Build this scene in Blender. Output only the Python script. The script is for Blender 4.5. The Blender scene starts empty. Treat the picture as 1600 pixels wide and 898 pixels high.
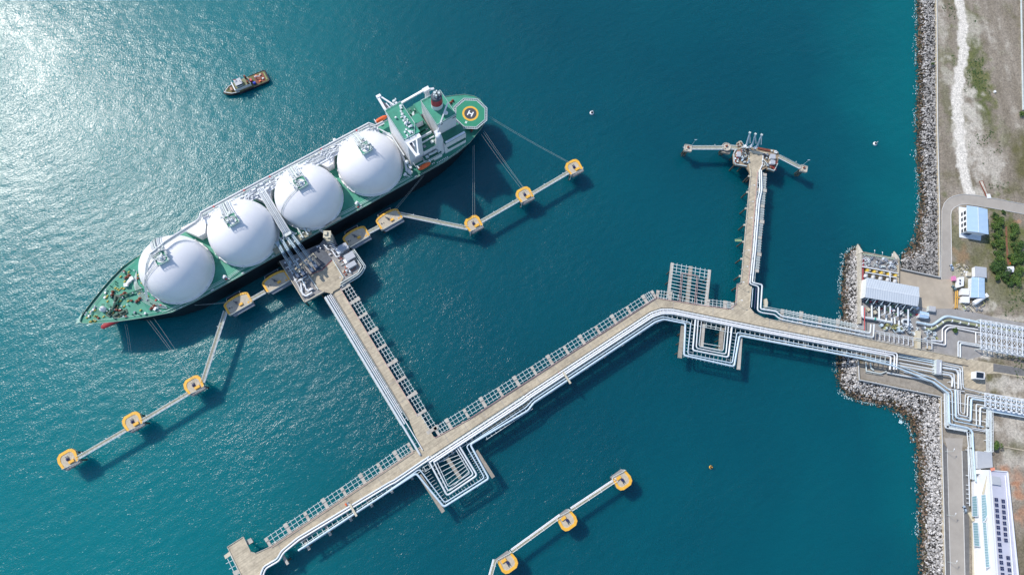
import bpy, math, random
import numpy as np
from mathutils import Vector, Matrix, noise
random.seed(7)
sc = bpy.context.scene
C = bpy.data.collections.new('scene'); sc.collection.children.link(C)
R = math.radians

# ---------------------------------------------------------------- camera
CAM_H = 445.0                      # metres above the water
FPX = 1600*24/36                   # focal length in photo pixels (24 mm on 36 mm)
_d = Vector((-80, -271, -FPX)).normalized()
ROT = _d.rotation_difference(Vector((0, 0, -1))).to_matrix()
cd = bpy.data.cameras.new('camera'); cam = bpy.data.objects.new('camera', cd); C.objects.link(cam)
cd.lens = 24; cd.sensor_width = 36; cd.clip_start = 1; cd.clip_end = 30000
cam.matrix_world = Matrix.Translation((0, 0, CAM_H)) @ ROT.to_4x4()
sc.camera = cam
# ---------------------------------------------------------------- light
SUN_EL, SUN_AZ = 44.5, 142.0       # elevation, direction counter-clockwise from +X
world = bpy.data.worlds.new("World"); sc.world = world; world.use_nodes = True
nt = world.node_tree
sky = nt.nodes.new('ShaderNodeTexSky'); sky.sky_type = 'NISHITA'; sky.sun_disc = False
sky.sun_elevation = R(SUN_EL); sky.sun_rotation = R(90-SUN_AZ)
sky.air_density = 1.0; sky.dust_density = 0.6; sky.ozone_density = 1.5
nt.links.new(sky.outputs[0], nt.nodes['Background'].inputs[0]); nt.nodes['Background'].inputs[1].default_value = 0.15
sl = bpy.data.lights.new('sun', 'SUN'); so = bpy.data.objects.new('sun', sl); C.objects.link(so)
sl.energy = 3.3; sl.angle = R(0.6); sl.color = (1, 0.94, 0.86)
sd = Vector((math.cos(R(SUN_EL))*math.cos(R(SUN_AZ)), math.cos(R(SUN_EL))*math.sin(R(SUN_AZ)), math.sin(R(SUN_EL))))
so.rotation_euler = sd.to_track_quat('Z', 'Y').to_euler()
sc.view_settings.view_transform = 'Standard'; sc.view_settings.look = 'None'
sc.view_settings.exposure = 0.32; sc.view_settings.gamma = 1

# ---------------------------------------------------------------- helpers
def W(px, py, z=0.0):
    """point of the world seen at a photograph pixel, at height z"""
    r = ROT @ Vector(((px-800)/FPX, (449-py)/FPX, -1))
    k = (CAM_H - z)/-r.z
    return Vector((r.x*k, r.y*k, z))
def V(*a): return Vector(a)

class MB:
    def __init__(s): s.v = []; s.f = []; s.m = []; s.sm = []
    def add(s, vs, fs, mi=0, smooth=False):
        b = len(s.v); s.v += [Vector(v) for v in vs]
        for f in fs: s.f.append([b+i for i in f]); s.m.append(mi); s.sm.append(smooth)
        return s
    def box(s, c, size, rz=0.0, mi=0):
        hx, hy, hz = size[0]/2, size[1]/2, size[2]/2; co, si = math.cos(rz), math.sin(rz)
        vs = []
        for z in (-hz, hz):
            for x, y in ((-hx, -hy), (hx, -hy), (hx, hy), (-hx, hy)):
                vs.append((c[0]+x*co-y*si, c[1]+x*si+y*co, c[2]+z))
        return s.add(vs, [(3, 2, 1, 0), (4, 5, 6, 7), (0, 1, 5, 4), (1, 2, 6, 5), (2, 3, 7, 6), (3, 0, 4, 7)], mi)
    def b2(s, x0, x1, y0, y1, z0, z1, mi=0):
        return s.box(((x0+x1)/2, (y0+y1)/2, (z0+z1)/2), (abs(x1-x0), abs(y1-y0), abs(z1-z0)), 0, mi)
    def beam(s, p, q, w, h, mi=0, ext=0.0):
        p = Vector(p); q = Vector(q); t = q-p
        if t.length < 1e-4: return s
        t.normalize(); p = p-t*ext; q = q+t*ext
        sd_ = t.cross(V(0, 0, 1))
        if sd_.length < 1e-3: sd_ = V(1, 0, 0)
        sd_.normalize(); up = sd_.cross(t); vs = []
        for e in (p, q):
            for a, b in ((-1, -1), (1, -1), (1, 1), (-1, 1)): vs.append(e+sd_*a*w/2+up*b*h/2)
        return s.add(vs, [(0, 1, 2, 3), (7, 6, 5, 4), (0, 4, 5, 1), (1, 5, 6, 2), (2, 6, 7, 3), (3, 7, 4, 0)], mi)
    def prism(s, pts, z0, z1, mi=0, cap=None):
        n = len(pts)
        A = sum(pts[i][0]*pts[(i+1) % n][1]-pts[(i+1) % n][0]*pts[i][1] for i in range(n))
        if A < 0: pts = pts[::-1]
        vs = [(p[0], p[1], z0) for p in pts]+[(p[0], p[1], z1) for p in pts]
        s.add(vs, [tuple(range(n-1, -1, -1))]+[(i, (i+1) % n, n+(i+1) % n, n+i) for i in range(n)], mi)
        s.add([(p[0], p[1], z1) for p in pts], [tuple(range(n))], mi if cap is None else cap)
        return s
    def sheet(s, pts, z, mi=0):
        n = len(pts); A = sum(pts[i][0]*pts[(i+1) % n][1]-pts[(i+1) % n][0]*pts[i][1] for i in range(n))
        if A < 0: pts = pts[::-1]
        return s.add([(p[0], p[1], z) for p in pts], [tuple(range(n))], mi)
    def tube(s, path, r, n=8, mi=0, rad=0.0, cap=True, smooth=True):
        pts = [Vector(p) for p in path]
        if rad > 0: pts = fillet(pts, rad)
        m = len(pts); rings = []
        for i, p in enumerate(pts):
            a = (pts[i]-pts[i-1]).normalized() if i > 0 else (pts[1]-pts[0]).normalized()
            b = (pts[i+1]-pts[i]).normalized() if i < m-1 else a
            t = (a+b)
            t = t.normalized() if t.length > 1e-3 else a
            sd_ = t.cross(V(0, 0, 1))
            if sd_.length < 1e-2: sd_ = t.cross(V(0, 1, 0))
            sd_.normalize(); up = sd_.cross(t)
            k = 1/max(0.5, t.dot(a))
            rr = r[i] if isinstance(r, (list, tuple)) else r
            rings.append([p+sd_*math.cos(2*math.pi*j/n)*rr*k+up*math.sin(2*math.pi*j/n)*rr for j in range(n)])
        vs = [v for q in rings for v in q]; fs = []
        for i in range(m-1):
            for j in range(n):
                a = i*n+j; b = i*n+(j+1) % n
                fs.append((a, b, b+n, a+n))
        s.add(vs, fs, mi, smooth)
        if cap: s.add(rings[0], [tuple(range(n-1, -1, -1))], mi); s.add(rings[-1], [tuple(range(n))], mi)
        return s
    def lathe(s, prof, c, n=24, mi=0, smooth=True, sx=1, sy=1):
        vs = []; fs = []; m = len(prof)
        for r_, z in prof:
            for j in range(n):
                a = 2*math.pi*j/n; vs.append((c[0]+r_*math.cos(a)*sx, c[1]+r_*math.sin(a)*sy, c[2]+z))
        for i in range(m-1):
            for j in range(n):
                a = i*n+j; b = i*n+(j+1) % n; fs.append((a, b, b+n, a+n))
        s.add(vs, fs, mi, smooth)
        if prof[-1][0] > 0.01: s.add(vs[(m-1)*n:], [tuple(range(n))], mi)
        if prof[0][0] > 0.01: s.add(vs[:n], [tuple(range(n-1, -1, -1))], mi)
        return s
    def cyl(s, c, r, z0, z1, n=12, mi=0): return s.lathe([(r, z0), (r, z1)], (c[0], c[1], 0), n, mi)
    def ball(s, c, r, n=12, mi=0, sz=1.0):
        return s.lathe([(max(.001, r*math.sin(math.pi*i/8)), -r*sz*math.cos(math.pi*i/8)) for i in range(9)], c, n, mi)
    def rail(s, pts, h=1.1, r=0.06, step=3.0, mi=0):
        pts = [Vector(p) for p in pts]
        for hh in (h, h*.55): s.tube([p+V(0, 0, hh) for p in pts], r, 4, mi)
        for a, b in zip(pts, pts[1:]):
            L = (b-a).length; k = max(1, int(L/step))
            for i in range(k+1): p = a.lerp(b, i/k); s.beam(p, p+V(0, 0, h), r*1.8, r*1.8, mi)
        return s
def fillet(pts, rad):
    out = [pts[0]]
    for a, p, b in zip(pts, pts[1:], pts[2:]):
        u = (a-p); v = (b-p); d = min(rad, u.length*.45, v.length*.45)
        if u.normalized().dot(v.normalized()) < -0.985: out.append(p); continue
        A = p+u.normalized()*d; B = p+v.normalized()*d
        for i in range(5):
            t = i/4; out.append(A*(1-t)**2+p*2*t*(1-t)+B*t*t)
    out.append(pts[-1]); return out

def root_of(o):
    while o.parent: o = o.parent
    return o
def link(name, mb, mats, parent=None):
    me = bpy.data.meshes.new(name)
    vs = mb.v
    if parent:
        r = root_of(parent); Mi = (Matrix.Translation(r.location) @ Matrix.Rotation(r.rotation_euler.z, 4, 'Z')).inverted()
        vs = [Mi @ v for v in vs]
    me.from_pydata([tuple(v) for v in vs], [], mb.f)
    if not isinstance(mats, (list, tuple)): mats = [mats]
    for m in mats: me.materials.append(m)
    me.polygons.foreach_set('material_index', mb.m); me.polygons.foreach_set('use_smooth', mb.sm)
    me.update()
    o = bpy.data.objects.new(name, me); C.objects.link(o)
    if parent: o.parent = parent
    return o
def part(name, mb, mat, parent, label=None):
    o = link(name, mb, mat, parent)
    if label: o['label'] = label
    return o
def thing(name, label, cat, loc=(0, 0, 0), rz=0.0, group=None):
    o = bpy.data.objects.new(name, None); C.objects.link(o); o.empty_display_size = 2
    o.location = Vector(loc); o.rotation_euler = (0, 0, rz); o['label'] = label; o['category'] = cat
    if group: o['group'] = group
    return o
def tag(o, label, cat, group=None, kind=None):
    if label: o['label'] = label
    if cat: o['category'] = cat
    if group: o['group'] = group
    if kind: o['kind'] = kind
    return o
def struct(name, mb, mat):
    o = link(name, mb, mat); o['kind'] = 'structure'; return o
def solo(name, mb, mat, label, cat, group=None):
    """a thing that is one mesh, its origin at its own base"""
    c = sum(mb.v, Vector())/len(mb.v); c.z = min(v.z for v in mb.v)
    mb.v = [v-c for v in mb.v]; o = link(name, mb, mat); o.location = c
    return tag(o, label, cat, group)
def children(o): return [c for c in bpy.data.objects if c.parent == o]
KIDS = {}
def dup(root, loc, rz, label=None, group=None):
    """copy of a thing, its parts and their sub-parts"""
    if root.name not in KIDS: KIDS[root.name] = [(c, children(c)) for c in children(root)]
    r = root.copy(); C.objects.link(r); r.location = Vector(loc); r.rotation_euler = (0, 0, rz)
    if label: r['label'] = label
    if group: r['group'] = group
    for c, gs in KIDS[root.name]:
        k = c.copy(); C.objects.link(k); k.parent = r
        for g in gs:
            q = g.copy(); C.objects.link(q); q.parent = k
    return r

# ---------------------------------------------------------------- materials
def srgb(r, g, b):
    f = lambda c: c/12.92 if c <= .04045 else ((c+.055)/1.055)**2.4
    return (f(r/255), f(g/255), f(b/255))
MATS = {}
def pm(name, col, rough=.6, var=.15, scale=.35, metal=0.0, bump=0.0, streak=None, dirt=None, dirtamt=.35, spec=.5):
    m = bpy.data.materials.new(name); m.use_nodes = True; n = m.node_tree.nodes; l = m.node_tree.links
    b = n['Principled BSDF']; b.inputs['Roughness'].default_value = rough; b.inputs['Metallic'].default_value = metal
    b.inputs['Specular IOR Level'].default_value = spec
    tc = n.new('ShaderNodeTexCoord'); mp = n.new('ShaderNodeMapping'); l.new(tc.outputs['Object'], mp.inputs[0])
    if streak: mp.inputs['Scale'].default_value = streak
    nz = n.new('ShaderNodeTexNoise'); nz.inputs['Scale'].default_value = scale; nz.inputs['Detail'].default_value = 6; nz.inputs['Roughness'].default_value = .65
    l.new(mp.outputs[0], nz.inputs['Vector'])
    cr = n.new('ShaderNodeValToRGB'); cr.color_ramp.elements[0].position = .3; cr.color_ramp.elements[1].position = .7
    cr.color_ramp.elements[0].color = (*[c*(1-var) for c in col], 1); cr.color_ramp.elements[1].color = (*[min(1, c*(1+var)) for c in col], 1)
    l.new(nz.outputs['Fac'], cr.inputs[0]); out = cr.outputs[0]
    if dirt:
        n2 = n.new('ShaderNodeTexNoise'); n2.inputs['Scale'].default_value = scale*.33; n2.inputs['Detail'].default_value = 8; n2.inputs['Roughness'].default_value = .7
        l.new(tc.outputs['Object'], n2.inputs['Vector'])
        r2 = n.new('ShaderNodeMapRange'); r2.inputs[1].default_value = .5; r2.inputs[2].default_value = .72; r2.inputs[4].default_value = dirtamt
        l.new(n2.outputs['Fac'], r2.inputs[0])
        mx = n.new('ShaderNodeMix'); mx.data_type = 'RGBA'; l.new(r2.outputs[0], mx.inputs[0]); l.new(out, mx.inputs[6]); mx.inputs[7].default_value = (*dirt, 1)
        out = mx.outputs[2]
    l.new(out, b.inputs['Base Color'])
    if bump:
        bp = n.new('ShaderNodeBump'); bp.inputs['Strength'].default_value = 1; bp.inputs['Distance'].default_value = bump
        l.new(nz.outputs['Fac'], bp.inputs['Height']); l.new(bp.outputs[0], b.inputs['Normal'])
    MATS[name] = m; return m
concrete = pm('concrete', (.48, .415, .305), .85, .2, .45, dirt=(.25, .21, .16), dirtamt=.75, bump=.02)
concrete_dk = pm('concrete_weathered', (.30, .27, .225), .9, .22, .5, dirt=(.16, .13, .10), dirtamt=.6)
concrete_lt = pm('concrete_pale', (.52, .48, .40), .85, .14, .3, dirt=(.33, .28, .22), dirtamt=.4)
pilem = pm('pile_tarred', (.075, .065, .05), .9, .3, .6, dirt=(.03, .035, .03), dirtamt=.6)
capm = pm('concrete_cap', (.45, .425, .375), .85, .15, .6, dirt=(.28, .2, .16), dirtamt=.5)
white = pm('white_paint', (.78, .79, .80), .42, .05, .4, dirt=(.5, .46, .40), dirtamt=.22)
tankw = pm('tank_white', (.81, .80, .815), .38, .025, .12, dirt=(.60, .58, .55), dirtamt=.4)
pipew = pm('pipe_white', (.62, .66, .68), .38, .10, .15, dirt=(.48, .46, .42), dirtamt=.4)
pipeb = pm('pipe_bluish', (.50, .62, .70), .4, .10, .2, dirt=(.35, .36, .36), dirtamt=.3)
galv = pm('galvanised_steel', (.58, .64, .63), .5, .14, .6, dirt=(.35, .30, .24), dirtamt=.4)
steelw = pm('steel_white', (.70, .74, .78), .5, .08, .6)
greysteel = pm('grey_steel', (.24, .27, .31), .55, .2, .5, dirt=(.12, .11, .11), dirtamt=.4)
darksteel = pm('dark_steel', (.07, .085, .11), .55, .3, .8)
deckg = pm('deck_green', (.035, .27, .18), .55, .22, .18, dirt=(.12, .36, .26), dirtamt=.6)
deckg2 = pm('deck_green_dark', (.02, .17, .11), .55, .2, .3, dirt=(.05, .2, .14), dirtamt=.4)
heligr = pm('helideck_green', (.015, .235, .13), .6, .06, .3)
hullb = pm('hull_black', (.012, .013, .018), .35, .3, .08, streak=(1, 1, .25), dirt=(.035, .03, .03), dirtamt=.5)
hullr = pm('hull_red', (.32, .03, .035), .5, .2, .2)
yellow = pm('yellow_paint', (.78, .42, .045), .55, .12, .6, dirt=(.55, .30, .06), dirtamt=.4)
orange = pm('orange_paint', (.75, .13, .03), .45, .1, .6)
redp = pm('red_paint', (.50, .045, .05), .5, .12, .5)
brownr = pm('brown_red', (.20, .055, .03), .7, .3, .8)
black = pm('black_rubber', (.02, .02, .022), .6, .3, .8)
navy = pm('navy_paint', (.015, .022, .10), .45, .2, .5)
royal = pm('royal_blue', (.02, .05, .45), .4, .1, .5)
pinkst = pm('pinkish_steel', (.48, .33, .30), .6, .2, .7)
def slabs(m, sc_, amt):
    n = m.node_tree.nodes; l = m.node_tree.links; b = n['Principled BSDF']; src = b.inputs['Base Color'].links[0].from_socket
    tc = [q for q in n if q.type == 'TEX_COORD'][0]; mp = n.new('ShaderNodeMapping'); mp.inputs['Rotation'].default_value = (0, 0, R(-33)); l.new(tc.outputs['Object'], mp.inputs[0])
    vo = n.new('ShaderNodeTexVoronoi'); vo.inputs['Scale'].default_value = sc_; vo.distance = 'CHEBYCHEV'; l.new(mp.outputs[0], vo.inputs['Vector'])
    sp_ = n.new('ShaderNodeSeparateXYZ'); l.new(vo.outputs['Color'], sp_.inputs[0])
    mr = n.new('ShaderNodeMapRange'); mr.inputs[3].default_value = 1-amt; mr.inputs[4].default_value = 1+amt; l.new(sp_.outputs['X'], mr.inputs[0])
    # long dark tyre and drip streaks
    m2 = n.new('ShaderNodeMapping'); m2.inputs['Scale'].default_value = (.05, 1.1, 1); l.new(mp.outputs[0], m2.inputs[0])
    nz = n.new('ShaderNodeTexNoise'); nz.inputs['Scale'].default_value = 1.0; nz.inputs['Detail'].default_value = 4; l.new(m2.outputs[0], nz.inputs['Vector'])
    m3 = n.new('ShaderNodeMapRange'); m3.inputs[1].default_value = .4; m3.inputs[2].default_value = .62; m3.inputs[3].default_value = 1.05; m3.inputs[4].default_value = .85; l.new(nz.outputs['Fac'], m3.inputs[0])
    mu = n.new('ShaderNodeMath'); mu.operation = 'MULTIPLY'; l.new(mr.outputs[0], mu.inputs[0]); l.new(m3.outputs[0], mu.inputs[1])
    vm = n.new('ShaderNodeVectorMath'); vm.operation = 'SCALE'; l.new(src, vm.inputs[0]); l.new(mu.outputs[0], vm.inputs['Scale']); l.new(vm.outputs[0], b.inputs['Base Color'])
slabs(concrete, .045, .06); slabs(concrete_lt, .06, .05)
grating = pm('grating', (.36, .34, .25), .8, .15, 2.0, dirt=(.22, .24, .14), dirtamt=.4)
greyroof = pm('grey_roof', (.42, .44, .47), .5, .06, .2)
glassm = pm('dark_glass', (.02, .03, .045), .12, .2, .5)
glassroof = pm('canopy_glass', (.22, .36, .40), .15, .15, .8)
solarm = pm('solar_cell', (.012, .018, .07), .2, .3, 1.2)
beige = pm('beige_paint', (.55, .50, .38), .6, .1, .5)
pinkp = pm('pink_paint', (.65, .22, .42), .5, .1, .5)
rope = pm('rope', (.42, .50, .48), .8, .1, 2)
asphalt = pm('asphalt', (.15, .15, .15), .9, .2, .4, dirt=(.24, .22, .2), dirtamt=.5)
roadc = pm('road_concrete', (.37, .34, .30), .9, .10, .12, dirt=(.27, .24, .20), dirtamt=.45)
yardc = pm('yard_concrete', (.42, .36, .28), .9, .14, .09, dirt=(.28, .24, .2), dirtamt=.6)
slabg = pm('slab_grey', (.30, .29, .28), .9, .16, .2, dirt=(.17, .16, .15), dirtamt=.5)
kerbm = pm('kerb', (.50, .50, .49), .8, .1, .5)
soil = pm('red_soil', (.22, .10, .06), .95, .3, .5)
def ribbed(name, col, rough, axis, pitch):
    m = pm(name, col, rough, .05, .2); n = m.node_tree.nodes; l = m.node_tree.links
    wv = n.new('ShaderNodeTexWave'); wv.wave_type = 'BANDS'; wv.bands_direction = axis; wv.inputs['Scale'].default_value = 1/pitch*.314
    tc = [q for q in n if q.type == 'TEX_COORD'][0]; l.new(tc.outputs['Object'], wv.inputs[0])
    bp = n.new('ShaderNodeBump'); bp.inputs['Distance'].default_value = .12; l.new(wv.outputs['Fac'], bp.inputs['Height']); l.new(bp.outputs[0], n['Principled BSDF'].inputs['Normal'])
    return m
blueroof = ribbed('blue_roof', (.42, .58, .76), .45, 'Y', .9)
paleroof = ribbed('pale_roof', (.50, .55, .60), .5, 'X', 1.2)

# sea
def sea_mat():
    m = bpy.data.materials.new('sea_water'); m.use_nodes = True; n = m.node_tree.nodes; l = m.node_tree.links
    b = n['Principled BSDF']; b.inputs['IOR'].default_value = 1.36; b.inputs['Roughness'].default_value = .25
    b.subsurface_method = 'BURLEY'; b.inputs['Subsurface Weight'].default_value = 1.0
    b.inputs['Subsurface Radius'].default_value = (.25, .8, 1.0); b.inputs['Subsurface Scale'].default_value = 9.0
    tc = n.new('ShaderNodeTexCoord')
    big = n.new('ShaderNodeTexNoise'); big.inputs['Scale'].default_value = .006; big.inputs['Detail'].default_value = 3
    l.new(tc.outputs['Object'], big.inputs['Vector'])
    cr = n.new('ShaderNodeValToRGB'); cr.color_ramp.elements[0].position = .35; cr.color_ramp.elements[1].position = .68
    cr.color_ramp.elements[0].color = (.0, .060, .086, 1); cr.color_ramp.elements[1].color = (.0, .078, .104, 1)
    l.new(big.outputs['Fac'], cr.inputs[0])
    # paler water over the shelving bottom next to the shore, and a few greener patches
    sx = n.new('ShaderNodeSeparateXYZ'); l.new(tc.outputs['Object'], sx.inputs[0])
    wob = n.new('ShaderNodeTexNoise'); wob.inputs['Scale'].default_value = .03; wob.inputs['Detail'].default_value = 4; l.new(tc.outputs['Object'], wob.inputs['Vector'])
    ma = n.new('ShaderNodeMath'); ma.operation = 'MULTIPLY_ADD'; ma.inputs[1].default_value = 60; l.new(wob.outputs['Fac'], ma.inputs[0]); l.new(sx.outputs['X'], ma.inputs[2])
    sh = n.new('ShaderNodeMapRange'); sh.inputs[1].default_value = W(1290, 300).x+30; sh.inputs[2].default_value = W(1440, 300).x+34; sh.inputs[4].default_value = .62; l.new(ma.outputs[0], sh.inputs[0])
    mx = n.new('ShaderNodeMix'); mx.data_type = 'RGBA'; l.new(sh.outputs[0], mx.inputs[0]); l.new(cr.outputs[0], mx.inputs[6]); mx.inputs[7].default_value = (.0, .135, .15, 1)
    # base colour turns greener and brighter towards the left, edge broken by noise
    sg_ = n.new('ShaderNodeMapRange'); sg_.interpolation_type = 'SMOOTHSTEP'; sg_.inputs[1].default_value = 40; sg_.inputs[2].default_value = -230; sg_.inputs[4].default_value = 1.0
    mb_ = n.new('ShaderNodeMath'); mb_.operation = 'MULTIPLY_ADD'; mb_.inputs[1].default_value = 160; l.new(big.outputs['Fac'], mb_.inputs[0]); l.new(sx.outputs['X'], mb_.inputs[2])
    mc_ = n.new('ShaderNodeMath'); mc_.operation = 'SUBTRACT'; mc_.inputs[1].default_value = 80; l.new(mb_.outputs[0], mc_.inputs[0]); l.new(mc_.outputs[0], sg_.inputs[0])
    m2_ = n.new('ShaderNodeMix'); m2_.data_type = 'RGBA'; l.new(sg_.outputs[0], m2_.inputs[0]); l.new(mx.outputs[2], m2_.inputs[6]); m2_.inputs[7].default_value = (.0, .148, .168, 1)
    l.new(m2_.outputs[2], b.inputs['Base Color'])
    def wave(sc_, dist, crest, stretch, det=2, distort=.1):
        m1 = n.new('ShaderNodeMapping'); m1.inputs['Rotation'].default_value = (0, 0, R(-crest)); l.new(tc.outputs['Object'], m1.inputs[0])
        mp = n.new('ShaderNodeMapping'); mp.inputs['Scale'].default_value = (1, stretch, 1); l.new(m1.outputs[0], mp.inputs[0])
        nz = n.new('ShaderNodeTexNoise'); nz.inputs['Scale'].default_value = sc_; nz.inputs['Detail'].default_value = det; nz.inputs['Roughness'].default_value = .5
        nz.inputs['Distortion'].default_value = distort
        l.new(mp.outputs[0], nz.inputs['Vector'])
        mu = n.new('ShaderNodeMath'); mu.operation = 'MULTIPLY'; mu.inputs[1].default_value = dist; l.new(nz.outputs['Fac'], mu.inputs[0])
        return mu.outputs[0]
    a = wave(.74, .235, 46, 2.0, 1.5); c = wave(.12, .46, 30, 1.7, 1); d = wave(1.0, .09, 62, 1.8, 1)
    s1 = n.new('ShaderNodeMath'); s1.operation = 'ADD'; l.new(a, s1.inputs[0]); l.new(c, s1.inputs[1])
    s2 = n.new('ShaderNodeMath'); s2.operation = 'ADD'; l.new(s1.outputs[0], s2.inputs[0]); l.new(d, s2.inputs[1])
    # patches of livelier and calmer water
    pn = n.new('ShaderNodeTexNoise'); pn.inputs['Scale'].default_value = .018; pn.inputs['Detail'].default_value = 2; l.new(tc.outputs['Object'], pn.inputs['Vector'])
    pr = n.new('ShaderNodeMapRange'); pr.inputs[1].default_value = .35; pr.inputs[2].default_value = .65; pr.inputs[3].default_value = .62; pr.inputs[4].default_value = 1.15; l.new(pn.outputs['Fac'], pr.inputs[0])
    s3 = n.new('ShaderNodeMath'); s3.operation = 'MULTIPLY'; l.new(s2.outputs[0], s3.inputs[0]); l.new(pr.outputs[0], s3.inputs[1])
    bp = n.new('ShaderNodeBump'); bp.inputs['Distance'].default_value = 1.0; bp.inputs['Strength'].default_value = 1.0
    l.new(s3.outputs[0], bp.inputs['Height']); l.new(bp.outputs[0], b.inputs['Normal'])
    return m
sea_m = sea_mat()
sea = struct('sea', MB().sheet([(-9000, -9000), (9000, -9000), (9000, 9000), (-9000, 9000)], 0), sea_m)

# ---------------------------------------------------------------- land
LZ = 5.0
def WP(pts, z): return [W(x, y, z) for x, y in pts]
crest_n = [(1462, -70), (1463, 100), (1463.5, 200), (1465, 260), (1466.5, 320), (1467.5, 432)]
crest_c = [(1467.5, 432), (1440, 426), (1409, 419)]
crest_w = [(1344, 392), (1344.5, 430), (1344, 470), (1343, 505), (1342, 535), (1340, 564), (1341.5, 592)]
crest_s = [(1341.5, 592), (1372, 598), (1405, 604.5), (1440, 611.5), (1469.5, 618), (1471, 660), (1473, 720), (1475, 800), (1478, 960)]
land_px = crest_n+crest_c[1:]+[(1405, 404), (1375, 398)]+crest_w+crest_s[1:]
shore = WP(land_px, LZ)
far = [V(3000, shore[-1].y-60, 0), V(9000, -3000, 0), V(9000, 3000, 0), V(shore[0].x+10, 3000, 0)]
poly = shore+[V(shore[-1].x, -3000, 0), V(9000, -3000, 0), V(9000, 3000, 0), V(shore[0].x, 3000, 0)]
def inside(x, y, pg):
    c = False; n = len(pg); j = n-1
    for i in range(n):
        a = pg[i]; b = pg[j]
        if (a.y > y) != (b.y > y) and x < (b.x-a.x)*(y-a.y)/(b.y-a.y)+a.x: c = not c
        j = i
    return c
def seg_d(x, y, a, b):
    dx = b.x-a.x; dy = b.y-a.y; t = max(0, min(1, ((x-a.x)*dx+(y-a.y)*dy)/(dx*dx+dy*dy+1e-9)))
    return math.hypot(x-a.x-t*dx, y-a.y-t*dy)
def line_d(x, y, pl): return min(seg_d(x, y, a, b) for a, b in zip(pl, pl[1:]))

land_m = bpy.data.materials.new('land_soil_and_grass'); land_m.use_nodes = True
def _land():
    n = land_m.node_tree.nodes; l = land_m.node_tree.links; b = n['Principled BSDF']; b.inputs['Roughness'].default_value = .95
    at = n.new('ShaderNodeVertexColor'); at.layer_name = 'ground_colour'
    tc = n.new('ShaderNodeTexCoord'); nz = n.new('ShaderNodeTexNoise'); nz.inputs['Scale'].default_value = .9; nz.inputs['Detail'].default_value = 8; nz.inputs['Roughness'].default_value = .75
    l.new(tc.outputs['Object'], nz.inputs['Vector'])
    mr = n.new('ShaderNodeMapRange'); mr.inputs[1].default_value = .3; mr.inputs[2].default_value = .7; mr.inputs[3].default_value = .45; mr.inputs[4].default_value = 1.55; l.new(nz.outputs['Fac'], mr.inputs[0])
    vm = n.new('ShaderNodeVectorMath'); vm.operation = 'SCALE'; l.new(at.outputs['Color'], vm.inputs[0]); l.new(mr.outputs[0], vm.inputs['Scale']); l.new(vm.outputs[0], b.inputs['Base Color'])
    bp = n.new('ShaderNodeBump'); bp.inputs['Distance'].default_value = .35; l.new(nz.outputs['Fac'], bp.inputs['Height']); l.new(bp.outputs[0], b.inputs['Normal'])
_land()
def fb(x, y, s, o=0, oct_=4):
    v = 0; a = 1; t = 0
    for i in range(oct_):
        v += a*noise.noise(V(x*s, y*s, o+i*7.3)); t += a; a *= .55; s *= 2.1
    return v/t*2.0
TRACK = WP([(1494, -70), (1498, 0), (1505, 30), (1504, 60), (1506, 90), (1500, 110), (1496, 140), (1495, 170), (1500, 210), (1503, 250), (1508, 285), (1517, 306)], LZ)
GREEN = [(1526, 125, 22, 78, .95), (1478, 90, 14, 25, .5), (1524, 75, 14, 40, .8), (1540, 180, 14, 40, .55), (1570, 215, 10, 22, .4), (1519, 25, 14, 14, .5), (1480, 160, 12, 60, .35),
         (1575, 385, 30, 66, 1.0), (1495, 380, 12, 60, .55), (1530, 395, 40, 35, .35), (1493, 425, 12, 22, .8), (1570, 460, 40, 30, .55), (1475, 305, 6, 6, .6), (1590, 700, 22, 12, .4), (1462, 655, 5, 18, 1.2), (1466, 678, 4, 12, 1.1), (1540, 330, 8, 6, .5)]
PALE = [(1515, 170, 20, 45, .8), (1510, 220, 18, 50, .7), (1480, 120, 10, 20, .5), (1470, 40, 10, 40, .5), (1520, 45, 20, 26, .5), (1545, 255, 25, 30, .5), (1525, 300, 15, 10, .6), (1535, 552, 22, 9, 1.0), (1512, 550, 14, 7, .9), (1560, 545, 20, 10, .4), (1580, 600, 40, 13, .7), (1585, 670, 25, 18, .6), (1590, 625, 20, 8, .8), (1500, 430, 14, 10, .5), (1580, 760, 20, 30, .3), (1525, 480, 30, 8, .7), (1575, 497, 30, 5, .6), (1585, 720, 20, 12, .5)]
RED = [(1590, 745, 9, 12, .6), (1586, 755, 10, 4, 1.0), (1592, 770, 8, 10, .9), (1595, 800, 10, 12, .7), (1502, 400, 12, 14, .35), (1570, 735, 8, 6, .9), (1592, 345, 6, 6, .8)]
def ell(lst):
    out = []
    for px, py, rx, ry, k in lst:
        p = W(px, py, LZ); out.append((p.x, p.y, rx/2.4, ry/2.4, k))
    return out
GREEN, PALE, RED = ell(GREEN), ell(PALE), ell(RED)
def msk(x, y, lst, nz):
    v = 0
    for cx, cy, rx, ry, k in lst:
        dx = (x-cx)/rx; dy = (y-cy)/ry; d = dx*dx+dy*dy
        if d < 4: v = max(v, k*max(0, min(1, (1.5-math.sqrt(d)+nz*1.1)*1.2)))
    return min(1, max(0, v))
def mixc(a, b, t): return tuple(a[i]*(1-t)+b[i]*t for i in range(3))
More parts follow.
